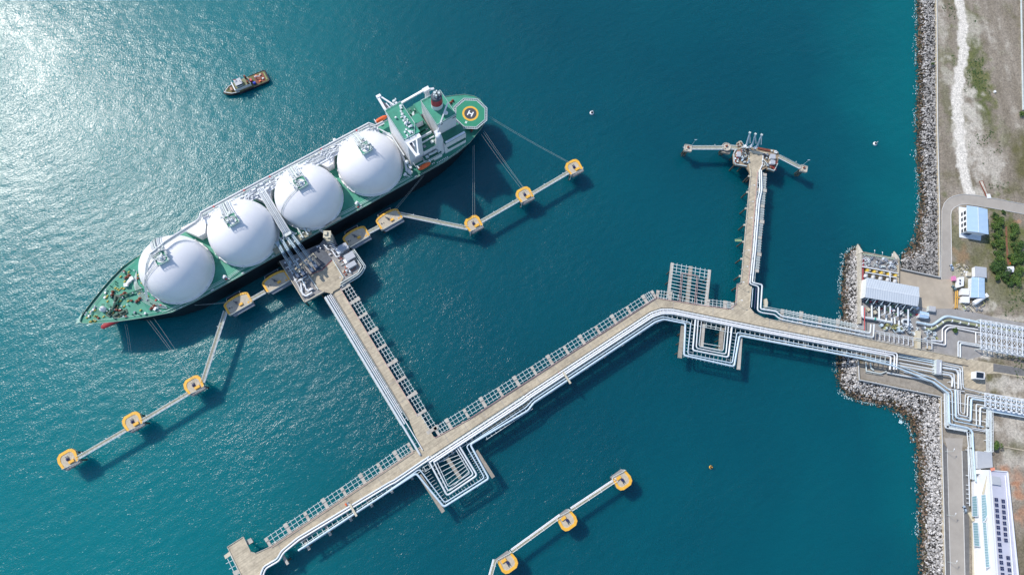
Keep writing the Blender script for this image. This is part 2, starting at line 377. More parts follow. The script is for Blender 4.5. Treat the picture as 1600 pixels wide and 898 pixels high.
def land_col(x, y):
    st = fb(x*1.0, y*.16, .16, 3); n1 = fb(x, y, .035, 1); n2 = fb(x, y, .14, 9)
    c = mixc((.20, .168, .125), (.29, .25, .20), min(1, max(0, .5+st*.8+n1*.3)))
    c = mixc(c, (.42, .385, .32), min(1, max(0, (n2*.8+st*.6-.25)*1.2)))
    c = mixc(c, (.12, .11, .045), min(1, max(0, (-n1*1.2+n2*.4-.05)*1.0)))
    g = msk(x, y, GREEN, n2); c = mixc(c, mixc((.075, .10, .02), (.13, .135, .045), min(1, max(0, .5+n2+st*.5))), g)
    p = msk(x, y, PALE, n2*.9+st*.4); c = mixc(c, (.56, .52, .45), p)
    r = msk(x, y, RED, n2); c = mixc(c, (.42, .22, .13), r)
    d = line_d(x, y, TRACK)+n2*2.4
    c = mixc(c, (.66, .62, .55), min(1, max(0, (4.6-d)/1.6)))
    return c
E0 = W(1460, 640, LZ).x-4
gx0, gx1, gy0, gy1 = W(1334, 500, LZ).x, 470, -95, 365
vx = []; cols = []; fs = []; idx = {}
nx = int((gx1-gx0)/1.15); ny = int((gy1-gy0)/1.15)
ins = np.zeros((nx+1, ny+1), bool)
for i in range(nx+1):
    for j in range(ny+1):
        x = gx0+i*1.15; y = gy0+j*1.15
        if x > E0+22 or inside(x, y, poly): ins[i, j] = inside(x, y, poly)
for i in range(nx):
    for j in range(ny):
        if ins[i, j] and ins[i+1, j] and ins[i, j+1] and ins[i+1, j+1]:
            q = []
            for a, b in ((i, j), (i+1, j), (i+1, j+1), (i, j+1)):
                if (a, b) not in idx:
                    x = gx0+a*1.15; y = gy0+b*1.15; idx[(a, b)] = len(vx); vx.append((x, y, LZ+.006+0.0*x)); cols.append(land_col(x, y))
                q.append(idx[(a, b)])
            fs.append(q)
nb = len(vx); cz = (.26, .23, .18)
for p in poly: vx.append((p.x, p.y, LZ)); cols.append(cz)
fs.append(list(range(nb, len(vx))))
ne_ = len(vx)-nb
for p in poly: vx.append((p.x+.4, p.y, -3.0)); cols.append((.12, .10, .08))
for i in range(ne_): fs.append([nb+i, nb+(i+1) % ne_, nb+ne_+(i+1) % ne_, nb+ne_+i])
me = bpy.data.meshes.new('ground'); me.from_pydata(vx, [], fs); me.materials.append(land_m)
ca = me.color_attributes.new('ground_colour', 'FLOAT_COLOR', 'POINT')
ca.data.foreach_set('color', np.array([[*c, 1] for c in cols], dtype=np.float32).ravel())
me.update()
g = bpy.data.objects.new('ground', me); C.objects.link(g); g['kind'] = 'structure'

# ---------------------------------------------------------------- rock revetments
def resample(pl, n):
    d = [0]
    for a, b in zip(pl, pl[1:]): d.append(d[-1]+(b-a).length)
    out = []; k = 0
    for i in range(n):
        t = d[-1]*i/(n-1)
        while k < len(d)-2 and d[k+1] < t: k += 1
        out.append(pl[k].lerp(pl[k+1], (t-d[k])/max(1e-6, d[k+1]-d[k])))
    return out
rock_m = bpy.data.materials.new('armour_rock'); rock_m.use_nodes = True
def _rock():
    n = rock_m.node_tree.nodes; l = rock_m.node_tree.links; b = n['Principled BSDF']; b.inputs['Roughness'].default_value = .9
    at = n.new('ShaderNodeVertexColor'); at.layer_name = 'stone_colour'; l.new(at.outputs['Color'], b.inputs['Base Color'])
_rock()
OCT = [V(1, 0, 0), V(-1, 0, 0), V(0, 1, 0), V(0, -1, 0), V(0, 0, 1), V(0, 0, -1)]
CUBE = [V(a, b, c) for c in (-1, 1) for a, b in ((-1, -1), (1, -1), (1, 1), (-1, 1))]
CF = [(3, 2, 1, 0), (4, 5, 6, 7), (0, 1, 5, 4), (1, 2, 6, 5), (2, 3, 7, 6), (3, 0, 4, 7)]
def revet(name, label, outer, inner, seed, dens=1.6, topz=LZ+.2, size=1.0, dark=1.0):
    rnd = random.Random(seed)
    O = [W(x, y, 0) for x, y in outer]; I = [W(x, y, LZ) for x, y in inner]
    L = sum((b-a).length for a, b in zip(O, O[1:])); n = max(8, int(L/3)); O = resample(O, n); I = resample(I, n)
    vs = []; fs_ = []; cl = []
    for a, b in zip(O, I):
        dv = (a-b); dv.z = 0
        for t, z in ((-.25, -2.2), (0, -.6), (.5, 1.6), (1.0, LZ-.8)):
            p = a.lerp(b, t); vs.append(V(p.x, p.y, z)); cl.append((.035, .032, .03))
    for i in range(n-1):
        for k in range(3): fs_.append((i*4+k, i*4+k+1, i*4+5+k, i*4+4+k))
    area = sum(((O[i+1]-O[i]).length+(I[i+1]-I[i]).length)/2*(O[i]-I[i]).length for i in range(n-1))
    N = int(area*dens)
    ws = [((O[i+1]-O[i]).length+(I[i+1]-I[i]).length)/2*(O[i]-I[i]).length for i in range(n-1)]
    cells = rnd.choices(range(n-1), weights=ws, k=N)
    for i in cells:
        u = rnd.random(); t = rnd.random()**.95*1.12-.12
        p = (O[i].lerp(I[i], t)).lerp(O[i+1].lerp(I[i+1], t), u)
        z = -.5+(topz+.3)*max(0, t)+rnd.uniform(-.25, .35)
        s = .9*size*rnd.choice([rnd.uniform(.28, .6), rnd.uniform(.4, .85), rnd.uniform(.4, .85), rnd.uniform(.6, 1.0)])
        rot = Matrix.Rotation(rnd.uniform(0, 6.28), 3, 'Z') @ Matrix.Rotation(rnd.uniform(0, 3), 3, 'X') @ Matrix.Rotation(rnd.uniform(0, 3), 3, 'Y')
        b = len(vs); sx, sy, sz = s*rnd.uniform(.7, 1.35), s*rnd.uniform(.5, .95), s*rnd.uniform(.45, .8)
        wet = max(0, min(1, (1.75-z+rnd.uniform(-1, 1))/.9))
        v_ = rnd.choice([rnd.uniform(.38, .68), rnd.uniform(.38, .68), rnd.uniform(.16, .36)])*(dark if t > .5 else 1)
        col = mixc((v_, v_*.965, v_*.93), rnd.choice([(.13, .085, .045), (.05, .045, .03), (.10, .085, .04), (.20, .13, .085), (.03, .03, .025)]), wet)
        for c in CUBE:
            q = V(c.x*sx*rnd.uniform(.6, 1), c.y*sy*rnd.uniform(.6, 1), c.z*sz*rnd.uniform(.6, 1)); q = rot @ q
            vs.append(V(p.x, p.y, z)+q); cl.append(col)
        for f in CF: fs_.append(tuple(b+k for k in f))
    me = bpy.data.meshes.new(name); me.from_pydata([tuple(v) for v in vs], [], fs_); me.materials.append(rock_m)
    ca = me.color_attributes.new('stone_colour', 'FLOAT_COLOR', 'POINT'); ca.data.foreach_set('color', np.array([[*c, 1] for c in cl], dtype=np.float32).ravel())
    o = bpy.data.objects.new(name, me); C.objects.link(o); o['label'] = label; o['kind'] = 'stuff'; o['category'] = 'rocks'
    return O
out_n = [(1431, -70), (1432, 0), (1433, 40), (1432, 90), (1434, 140), (1431, 190), (1432, 240), (1436, 285), (1438, 315), (1434, 345), (1431, 372), (1419, 389), (1409, 398)]
in_n = [(1462, -70), (1463, 100), (1463.5, 200), (1465, 260), (1466.5, 320), (1467, 380), (1467.5, 431), (1440, 425), (1410, 418.5)]
# the inner corner is wide: split it so that rows of stone keep their course
revet('rock_revetment', 'long grey rock slope along the shore at upper right of the photo', out_n[:9], in_n[:5], 1, dark=.72)
revet('rock_revetment', 'broad dark grey rock bank filling the bay corner beside the intake', out_n[8:], [(1466.5, 320), (1467, 380), (1467.5, 431), (1440, 425), (1410, 418.5)], 2, 1.6, dark=.6)
out_w = [(1343, 384), (1331, 388), (1320, 398), (1316, 425), (1313, 460), (1315, 500), (1312, 535), (1309, 560), (1307, 585), (1310, 606), (1326, 621)]
in_w = [(1344, 392), (1343.5, 400), (1343.5, 412), (1343.5, 440), (1343, 475), (1342, 510), (1341, 540), (1340, 564), (1340, 580), (1341, 592), (1346, 594)]
revet('rock_revetment', 'pale rock slope west of the intake running under the trestle', out_w, in_w, 3, 1.55)
out_s = [(1326, 621), (1352, 629), (1380, 633), (1404, 645), (1421, 664), (1432, 695), (1435, 760), (1436, 830), (1438, 960)]
in_s = [(1346, 593.5), (1372, 599), (1405, 605.5), (1440, 612.5), (1467, 619), (1470, 660), (1472, 740), (1474, 830), (1477, 960)]
revet('rock_revetment', 'pale rock slope below the trestle curving down the right shore', out_s, in_s, 4)
# foam where the swell meets the stones
foam_m = pm('foam', (.52, .70, .72), .7, .1, 1.5)
def foam(outer, seed, n):
    rnd = random.Random(seed); mb = MB(); pl = resample([W(x, y, 0) for x, y in outer], n)
    for i, p in enumerate(pl[:-1]):
        if fb(p.x, p.y, .07, seed) < -.1 or rnd.random() < .35: continue
        q = p+V(-abs(rnd.gauss(0, 1.6)), rnd.uniform(-.8, .8), 0); k = rnd.randint(5, 8); r_ = rnd.uniform(.08, .36); a0 = rnd.uniform(0, 6)
        mb.sheet([(q.x+math.cos(a0+6.283*j/k)*r_*rnd.uniform(.5, 1.0), q.y+math.sin(a0+6.283*j/k)*r_*1.7*rnd.uniform(.5, 1.2)) for j in range(k)], .03)
    return mb
fm = foam(out_n, 11, 1100); f2 = foam(out_w+out_s[1:], 12, 1700)
for m_ in (f2,): fm.add(m_.v, m_.f)
rnd = random.Random(2)
for k in range(26):
    q = W(1407+rnd.gauss(0, 1.6), 659+rnd.gauss(0, 1.2), 0); r_ = rnd.uniform(.2, .6); fm.sheet([(q.x+math.cos(j*1.05)*r_*rnd.uniform(.6, 1.1), q.y+math.sin(j*1.05)*r_*rnd.uniform(.6, 1.1)) for j in range(6)], .035+k*.0005)
tag(link('sea_foam', fm, foam_m), 'thin white flecks of foam along the foot of the rocks', 'foam', kind='stuff')

# ---------------------------------------------------------------- walls, roads and slabs
def wall(name, pxs, z0, z1, w, mat, label, cat='wall', group=None):
    p = WP(pxs, z1); mb = MB()
    for a, b in zip(p, p[1:]):
        a0 = V(a.x, a.y, (z0+z1)/2); b0 = V(b.x, b.y, (z0+z1)/2); mb.beam(a0, b0, w, z1-z0, 0, ext=w*.3)
    cp = MB(); cp.tube([q+V(0, 0, .06) for q in p], w*.55, 4, 0)
    t = thing(name, label, cat, (p[0].x, p[0].y, z0), 0, group)
    part('wall_body', mb, mat, t); part('coping', cp, kerbm, t)
    return t
wall('sea_wall', [(1463.5, -70), (1464.5, 100), (1465, 200), (1466.5, 260), (1468, 320), (1469, 433)], 2, 6.3, .7, concrete, 'long straight concrete sea wall behind the upper right rock slope', 'sea wall')
wall('sea_wall', [(1469, 433), (1440, 427), (1408, 420)], 2, 6.3, 1.0, concrete_dk, 'dark retaining wall between the bay rocks and the sandy yard', 'sea wall')
wall('sea_wall', [(1341, 564), (1342.5, 593)], 2, 6.3, .9, concrete_dk, 'short weathered wall stub under the south edge of the trestle', 'sea wall')
wall('sea_wall', [(1342.5, 593), (1372, 599), (1405, 606), (1440, 613), (1469, 619)], 2, 6.4, .9, concrete_dk, 'weathered wall above the rocks running below the shore pipelines', 'sea wall')
wall('sea_wall', [(1470.5, 619), (1472.5, 700), (1475, 800), (1479, 960)], 2, 6.2, .7, concrete, 'long concrete sea wall beside the lower right access road', 'sea wall')
Z1, Z2, Z3 = LZ+.02, LZ+.026, LZ+.032
mb = MB(); mb.sheet(WP([(1408, 421), (1440, 428), (1468.5, 434), (1487.5, 436), (1489, 470), (1488, 482), (1450, 482), (1400, 470), (1400, 440)], Z1), Z1); struct('yard', mb, yardc)
mb = MB(); mb.sheet(WP([(1345.5, 400), (1407, 410), (1407, 421), (1399.8, 440), (1399.8, 470), (1450, 482.2), (1488, 482.2), (1534, 497), (1534, 556), (1509, 562), (1445, 549), (1340, 530), (1343, 470)], Z1), Z1); struct('plant_slab', mb, slabg)
mb = MB(); mb.sheet(WP([(1470.8, 436), (1471.7, 329), (1475.2, 318), (1481, 311.5), (1489, 307), (1498, 304.6), (1507, 303.6), (1524.7, 305.2), (1555, 310.5), (1660, 331), (1660, 346), (1600, 334.6), (1545, 324.5), (1511, 319), (1500, 320), (1491, 324.5), (1487, 329), (1485.7, 335), (1487, 413), (1487.5, 436)], Z2), Z2); struct('road', mb, roadc)
mb = MB(); mb.sheet(WP([(1488, 482.4), (1520, 487), (1560, 497), (1700, 523), (1700, 531), (1560, 505), (1500, 489), (1446, 484), (1450, 482.4)], Z2), Z2); struct('service_road', mb, slabg)
mb = MB(); mb.sheet(WP([(1476, 684), (1505, 684), (1503, 704), (1505.5, 800), (1509, 960), (1487, 960), (1482.5, 800), (1480, 700)], Z2), Z2); struct('access_road', mb, roadc)
mb = MB(); mb.sheet(WP([(1473.6, 690), (1479.8, 700), (1482.3, 800), (1486.8, 960), (1480, 960), (1476, 800)], Z1), Z1)
mb.sheet(WP([(1503.2, 704), (1512.5, 702), (1514.5, 800), (1515, 960), (1509.2, 960), (1505.7, 800)], Z1), Z1); struct('road_shoulder', mb, asphalt)
mb = MB(); mb.sheet(WP([(1344, 568), (1344.5, 590), (1405, 603), (1469, 616), (1474, 640), (1474, 690), (1530, 702), (1550, 702), (1552, 650), (1545, 600), (1512, 566), (1445, 552), (1400, 545)], Z1-.008), Z1-.008); struct('pipe_corridor_slab', mb, concrete_dk)
mb = MB(); mb.sheet(WP([(1504, 566), (1516, 561), (1700, 592), (1700, 607), (1560, 583), (1541, 584), (1540, 611), (1505, 604)], Z2), Z2); struct('end_apron', mb, concrete)
mb = MB(); mb.sheet(WP([(1552, 567.5), (1700, 592), (1700, 603), (1552, 580)], Z3), Z3); struct('asphalt_road', mb, asphalt)
for nm, pts, lab in (('kerb', [(1470.9, 436), (1471.7, 329), (1475.2, 318), (1481, 311.5), (1489, 307), (1498, 304.6), (1507, 303.6), (1524.7, 305.2), (1555, 310.5), (1660, 331)], 'pale outer kerb of the curved road by the sea wall'),
                     ('kerb', [(1487, 413), (1485.7, 335), (1487, 329), (1491, 324.5), (1500, 320), (1511, 319), (1545, 324.5), (1600, 334.6), (1660, 346)], 'pale inner kerb of the curved road round the blue building'),
                     ('kerb', [(1480, 700), (1482.5, 800), (1487, 960)], 'left pale kerb of the lower access road'), ('kerb', [(1503, 704), (1505.5, 800), (1509, 960)], 'right pale kerb of the lower access road')):
    p = WP(pts, LZ); mb = MB()
    mb.tube([q+V(0, 0, .1) for q in p], .28, 4); o = link(nm, mb, kerbm); o['kind'] = 'structure'; o['label'] = lab

# ---------------------------------------------------------------- trestles
TZ = 12.0
def WZ(pts): return [W(x, y, z) for x, y, z in pts]
def off(pl, d):
    """polyline moved sideways by d metres (to the right of its direction)"""
    out = []
    for i, p in enumerate(pl):
        a = (pl[i]-pl[i-1]) if i > 0 else (pl[1]-pl[0]); b = (pl[i+1]-pl[i]) if i < len(pl)-1 else a
        a = V(a.x, a.y, 0).normalized(); b = V(b.x, b.y, 0).normalized()
        na = V(a.y, -a.x, 0); nb = V(b.y, -b.x, 0); m = (na+nb); m = m.normalized() if m.length > 1e-3 else na
        dd = d[i] if isinstance(d, (list, tuple)) else d
        out.append(p+m*(dd/max(.4, m.dot(na))))
    return out
def along(pl, step, start=0.0):
    out = []; acc = start
    for a, b in zip(pl, pl[1:]):
        L = (b-a).length; t = (b-a)/L; h = V(t.x, t.y, 0).normalized()
        while acc <= L: out.append((a+t*acc, h, V(h.y, -h.x, 0))); acc += step
        acc -= L
    return out
def kerb(name, pts, parent, mat=concrete_lt, h=.45, w=.35):
    mb = MB()
    for a, b in zip(pts, pts[1:]): mb.beam(a+V(0, 0, h/2), b+V(0, 0, h/2), w, h, 0, ext=w*.4)
    return part(name, mb, mat, parent)
def pile(parent, p, ztop, r=.55, mat=None, dx=0):
    mb = MB(); mb.tube([V(p.x+dx, p.y, -4), V(p.x, p.y, ztop)], r, 8); return part('pile', mb, mat or pilem, parent)
def bay(parent, a, b, n_in, inner, outer, z, bars=3, over=.7, r=.17, mid=True):
    """one bay of the open steel cable frame between two caps; n_in = outward normal"""
    mb = MB(); h = (b-a).normalized()
    for o_ in ([inner, (inner+outer)/2, outer] if mid else [inner, outer]):
        p = a+n_in*o_; q = b+n_in*o_; p.z = q.z = z; mb.beam(p, q, r*1.6, .3)
    for i in range(bars):
        c = a.lerp(b, (i+.75)/(bars+.5)); p = c+n_in*(inner-.8); q = c+n_in*(outer+over); p.z = q.z = z+.22; mb.beam(p, q, r*1.5, .14)
    return part('steel_frame', mb, galv, parent)

main = thing('jetty_trestle', 'long angled concrete approach trestle running from lower left to the shore', 'trestle', W(700, 690, 0))
deck_px = [(385, 925), (377, 898), (355.4, 853.7), (380.3, 838), (391.7, 861.5), (399.6, 863.7), (422, 853.5), (645.5, 704.5), (656.5, 698), (639, 656), (652, 648.5), (658, 647.5), (677.7, 682), (681, 683), (735, 653.6),
           (1026, 465.7), (1084.6, 475.2), (1138, 482.6), (1141, 482), (1149.4, 475.6), (1152, 443.6), (1157.8, 442.7), (1169, 444), (1174, 448), (1171, 480.5), (1178.3, 489.4), (1193.5, 497), (1215.7, 501.5), (1260, 510), (1312, 520), (1340, 526)]
SL_px = [(430, 871), (1015.7, 486.5), (1033, 480.8), (1050, 481), (1200, 511.5), (1340, 538)]
SL = WP(SL_px, TZ)
deck_w = WP(deck_px, TZ)+SL[::-1]+WP([(413, 884), (408, 893), (407, 910), (410, 930)], TZ)
part('deck', MB().prism(deck_w, TZ-1.1, TZ), concrete, main)
ramp = WZ([(1340, 526, 12), (1400, 538.8, 9.5), (1440, 546, 7.6), (1509, 560, 5.15)]); ramp_s = WZ([(1340, 538, 12), (1400, 550.2, 9.5), (1440, 558, 7.6), (1512, 571, 5.15)])
mb = MB()
for i in range(3):
    a, b, c, d = ramp[i], ramp[i+1], ramp_s[i+1], ramp_s[i]
    dn = V(0, 0, -1.0); q = [a, b, c, d]
    mb.add(q+[p+dn for p in q], [(3, 2, 1, 0), (4, 5, 6, 7), (0, 1, 5, 4), (1, 2, 6, 5), (2, 3, 7, 6), (3, 0, 4, 7)])
part('ramp', mb, concrete, main)
kerb('kerb', WP(deck_px[1:8]+[(656.5, 698)], TZ), main)
kerb('kerb', WP([(677.7, 682), (681, 683), (735, 653.6), (1026, 465.7), (1084.6, 475.2), (1138, 482.6), (1141, 482), (1149.4, 475.6), (1152, 443.6), (1157.8, 442.7)], TZ), main, pinkst)
kerb('kerb', WP([(1174, 448), (1171, 480.5), (1178.3, 489.4), (1193.5, 497), (1215.7, 501.5), (1260, 510), (1340, 526)], TZ)+ramp[1:], main)
kerb('kerb', SL+ramp_s[1:], main, concrete_dk)
kerb('kerb', WP([(429, 872), (413, 884), (408, 893), (406, 910)], TZ), main, concrete_lt)
# pinkish service conduit along the north kerb
mb = MB(); mb.tube([p+V(0, 0, .75) for p in off(WP([(423, 853.5), (645.5, 704.5)], TZ), .5)], .16, 6); mb.tube([p+V(0, 0, .75) for p in off(WP([(735, 653.6), (1026, 465.7)], TZ), -.4)], .16, 6)
part('conduit', mb, pinkst, main)
def joints(name, parent, A, B, step, mat=darksteel, start=4.0):
    mb = MB()
    for p, h, nn in along(A, step, start):
        # opposite point on the other edge
        best = None
        for a, b in zip(B, B[1:]):
            d = b-a; den = d.x*nn.y-d.y*nn.x
            if abs(den) < 1e-6: continue
            t = ((p.x-a.x)*nn.y-(p.y-a.y)*nn.x)/den
            if 0 <= t <= 1:
                q = a+d*t
                if best is None or (q-p).length < (best-p).length: best = q
        if best is not None and (best-p).length < 20: part(name, MB().beam(p+V(0, 0, .004), V(best.x, best.y, best.z+.004), .22, .012), mat, parent)
NA = WP([(423, 853.5), (645.5, 704.5)], TZ); NB = WP([(685, 681.5), (735, 653.6), (1026, 465.7), (1084.6, 475.2), (1138, 482.6)], TZ); NC = WP([(1193.5, 497), (1260, 510), (1340, 526)], TZ)
for A in (NA, NB, NC): joints('expansion_joint', main, A, SL, 13.5, slabg)
# caps and cable frames on the north side
def caps_line(px, parent, edge, out, length, w=2.1, z=TZ-.35, inner=1.0, bars=3, mat=capm, jit=True, lab=None):
    P_ = WP(px, z); rr = random.Random(len(px))
    cen = []
    for p in P_:
        best = min(((p-c).length, c, nn) for c, nn in [(q[0], q[2]) for q in along(edge, .5)]); cen.append((p, best[1], best[2]*out))
    for i, (p, c, nn) in enumerate(cen):
        k = 1+(.25 if i % 2 else 0); L = length*(1+.12*(i % 2))
        a = c+nn*-.4; b = c+nn*(L); a.z = b.z = z-.15
        mb = MB(); mb.beam(a, b, w*k*.8, 1.1); mb.beam(c+nn*(L*.62)+V(0, 0, .0), c+nn*L+V(0, 0, .0), w*k*.95, .5)
        for v in mb.v[8:]: v.z += z+.5-c.z
        part('pile_cap', mb, mat, parent)
        if i < len(cen)-1:
            c2 = cen[i+1][1]; h = (c2-c).normalized(); nn2 = (nn+cen[i+1][2]).normalized()
            if (c2-c).length < 30: bay(parent, c+h*w*.45, c2-h*w*.45, nn2, inner, length*.97, z+.25, bars)
    return cen
capsA = caps_line([(418.6, 845), (449, 824.4), (478.5, 805), (508.4, 786.8), (537, 767.9), (566.7, 749), (595, 731), (622, 714), (650, 697)], main, NA, -1, 6.0)
capsB = caps_line([(682, 672), (701, 661), (728.6, 645), (755, 627.7), (781.5, 611.5), (807, 595), (833, 577.4), (859, 561), (883.5, 545.8), (908.8, 529.4), (933.3, 513.7), (957.4, 497), (981, 482.6), (1006, 466), (1022, 455.7)], main, WP([(668, 692), (1026, 465.7)], TZ), -1, 6.0)
capsC = caps_line([(1024, 455), (1047, 463)], main, WP([(1027, 465.7), (1084.6, 475.2)], TZ), -1, 5.4)
capsD = caps_line([(1106, 470), (1133, 474), (1146, 476)], main, WP([(1084.6, 475.2), (1145, 483)], TZ), -1, 4.6)
# bents under the deck: crossheads and piles
for pl, st in ((NA, 14.2), (NB, 14.2), (NC, 13.5)):
    for p, h, nn in along(pl, st, 3.0):
        mb = MB(); a = p+nn*-1.0; b = p+nn*14.0; a.z = b.z = TZ-1.75; mb.beam(a, b, 1.5, 1.2); part('crosshead', mb, capm, main)
        for k in (1.5, 6.5, 12.0 if pl is NA else 10.0): q = p+nn*k; pile(main, q, TZ-2.2)
for px in ((365, 862), (385, 850), (395, 880), (372, 885)): pile(main, W(*px, TZ), TZ-1, .7)
# west side stubs and frame of the end platform
mb = MB(); q = WP([(349.5, 867.5), (358.5, 861), (361, 866.5), (352, 873)], TZ); mb.prism(q, TZ-1.5, TZ-.3); part('pile_cap', mb, beige, main)
mb = MB(); q = WP([(363, 893), (372, 888), (375, 895), (366, 900)], TZ); mb.prism(q, TZ-1.5, TZ-.3); part('pile_cap', mb, capm, main)
mb = MB(); q = WP([(384, 844), (392, 839.5), (396, 846), (388, 851)], TZ-1.5); mb.prism(q, TZ-2.5, TZ-1.2); part('pile_cap', mb, capm, main)
mb = MB()
for a, b in (((355.5, 872), (365.5, 893)), ((360, 866), (371, 888)), ((353, 880), (367, 873)), ((358, 888.5), (371, 881))): mb.beam(W(*a, TZ-.5), W(*b, TZ-.5), .3, .3)
part('steel_frame', mb, galv, main)
# frame and caps north of the last leg, towards the intake
capsE = caps_line([(1222, 484), (1252, 490), (1281, 497), (1309, 503.5), (1334, 509)], main, WP([(1196, 497.4), (1260, 510), (1340, 526)], TZ), -1, 8.6, inner=6.0, bars=4)
mb = MB(); mb.prism(WP([(1194.5, 467), (1198.2, 466), (1200, 472), (1199, 480), (1195, 480)], TZ+.6), TZ-1, TZ+.6); part('fender_block', mb, beige, main)

# ------ branch to the loading platform
PZ = 13.0
br1 = thing('loading_trestle', 'straight concrete trestle from the main trestle up to the ship loading platform', 'trestle', W(590, 570, 0))
ne = WP([(530.9, 449.3), (652, 648.5)], TZ); nw = WP([(519.3, 457.3), (639.2, 655.8)], TZ)
part('deck', MB().prism([ne[0], ne[1], nw[1], nw[0]], TZ-1, TZ-.012), concrete, br1)
kerb('kerb', ne, br1, pinkst); kerb('kerb', nw, br1, concrete_dk)
joints('expansion_joint', br1, nw, ne, 13.2, slabg)
caps_line([(542, 447.8), (555, 469.4), (568.5, 492.4), (584, 516.6), (598.5, 541.5), (613.7, 565.7), (628.6, 590.6), (645.4, 616.4), (661.6, 642.6), (677.7, 669)], br1, WP([(528, 444.5), (668, 676)], TZ), -1, 6.6, inner=2.2, bars=3)
for p, h, nn in along(nw, 13.6, 2.0):
    mb = MB(); a = p+nn*6.2; b = p-nn*6; a.z = b.z = TZ-1.75; mb.beam(a, b, 1.5, 1.2); part('crosshead', mb, capm, br1)
    for k in (-5, 0, 5.2): pile(br1, p+nn*k, TZ-2.2)
# ------ branch to the small jetty at the right
br2 = thing('side_trestle', 'narrow concrete trestle rising to the small jetty at upper right', 'trestle', W(1170, 370, 0))
rw = WP([(1173.4, 268), (1170.4, 295.7), (1157.6, 443)], TZ); re_ = WP([(1183.6, 268), (1180.2, 314), (1169.2, 444.2)], TZ)
part('deck', MB().prism(rw+re_[::-1], TZ-1, TZ-.012), concrete, br2)
kerb('kerb', rw, br2); kerb('kerb', re_, br2, pinkst)
joints('expansion_joint', br2, rw, re_, 22, slabg)
caps_line([(1193.8, 273.5), (1194.3, 298), (1191.5, 322.6), (1189, 347), (1187.5, 372), (1185, 397.5), (1182.6, 423)], br2, WP([(1184, 262), (1180.2, 314), (1169.2, 436)], TZ), -1, 6.6, inner=4.9, bars=5)
for p, h, nn in along(rw, 12.4, 3.0):
    mb = MB(); a = p+nn*1.0; b = p-nn*8; a.z = b.z = TZ-1.75; mb.beam(a, b, 1.3, 1.2); part('crosshead', mb, capm, br2)
    for k in (.5, -5): pile(br2, p+nn*k, TZ-2.2, .5)
for nm, px in (('a', (1154, 447)), ('b', (1150.5, 470))):
    pile(br2, W(*px, TZ), TZ-1)

# ------ expansion loop platforms
def platform(name, label, beams, bars, z=TZ-.1, piles=True, cat='pipe platform'):
    c = W(*beams[0][0], 0); t = thing(name, label, cat, c)
    for a, b, w in beams:
        mb = MB(); mb.beam(W(*a, z)-V(0, 0, .6), W(*b, z)-V(0, 0, .6), w, 1.2); part('concrete_beam', mb, concrete_dk if w > 2.15 else capm, t)
        A = W(*a, z); B = W(*b, z)
        for k in (.2, .5, .8): pile(t, A.lerp(B, k), z-1, .4)
    for a, b in bars:
        mb = MB(); mb.beam(W(*a, z)-V(0, 0, .15), W(*b, z)-V(0, 0, .15), .35, .35); part('cross_bar', mb, galv, t)
    return t
def lerp2(a, b, t): return (a[0]+(b[0]-a[0])*t, a[1]+(b[1]-a[1])*t)
bars = []
for i in range(7): t = .06+i*.14; bars.append((lerp2((676, 722), (698, 775), t), lerp2((722, 706), (736, 741), t*.93)))
la = platform('loop_platform', 'square platform of nested pipe loops hanging south of the main trestle junction', [((655.5, 741.5), (692.7, 799.5), 2.3), ((744, 703.5), (771, 745.5), 2.2), ((698, 714), (719.3, 746.7), 2.3)], bars)
mb = MB()
for i in range(16):
    a = lerp2((694, 793), (764.5, 748), i/15); mb.beam(W(*lerp2(a, (712, 738), .0), TZ+.4), W(a[0]-6.5, a[1]-9.8, TZ+.4), .16, .2)
for i in range(13):
    a = lerp2((659, 737), (693, 791), i/12.0); mb.beam(W(*a, TZ+.4), W(a[0]+9.5, a[1]-6.0, TZ+.4), .16, .2)
    b = lerp2((741, 704), (765, 746), i/12.0); mb.beam(W(b[0]-9.5, b[1]+6, TZ+.4), W(*b, TZ+.4), .16, .2)
part('pipe_rack', mb, galv, la)
bars = [((1099, 507), (1128, 513)), ((1098.4, 536), (1125, 540.5)), ((1097, 541), (1125.5, 546.5))]
lb = platform('loop_platform', 'square platform of nested pipe loops under the trestle left of the side junction', [((1067.8, 509), (1062.3, 559), 2.6), ((1099.6, 506), (1096.5, 542), 2.1), ((1128.4, 512), (1126, 547), 2.6), ((1157.6, 527.5), (1154.3, 577), 2.1)], bars)
mb = MB()
for i in range(13):
    a = lerp2((1069, 556.5), (1147, 573.5), i/12); mb.beam(W(a[0]-.5, a[1]+1.5, TZ+.4), W(a[0]+1.5, a[1]-14, TZ+.4), .16, .2)
for i in range(9):
    a = lerp2((1071.5, 511), (1069, 553), i/8); mb.beam(W(a[0]-2.5, a[1], TZ+.4), W(a[0]+14, a[1]+2.6, TZ+.4), .16, .2)
    b = lerp2((1153.5, 527), (1149, 569), i/8); mb.beam(W(b[0]-13, b[1]-2.6, TZ+.4), W(b[0]+1, b[1], TZ+.4), .16, .2)
part('pipe_rack', mb, galv, lb)
L0, L1, M0, M1, R0, R1 = (1050.8, 410.4), (1044.2, 465.3), (1079.7, 415.6), (1074, 473), (1109, 421.3), (1103, 479.5)
bars = []
for i in range(11):
    t = .035+i*.092
    bars += [(lerp2(L0, L1, t), lerp2(M0, M1, t)), (lerp2(M0, M1, t), lerp2(R0, R1, t))]
lc = platform('rack_platform', 'square open frame platform of thin white bars north of the trestle bend', [(L0, L1, 1.9), (M0, M1, 2.4), (R0, R1, 1.9)], bars)
mb = MB()
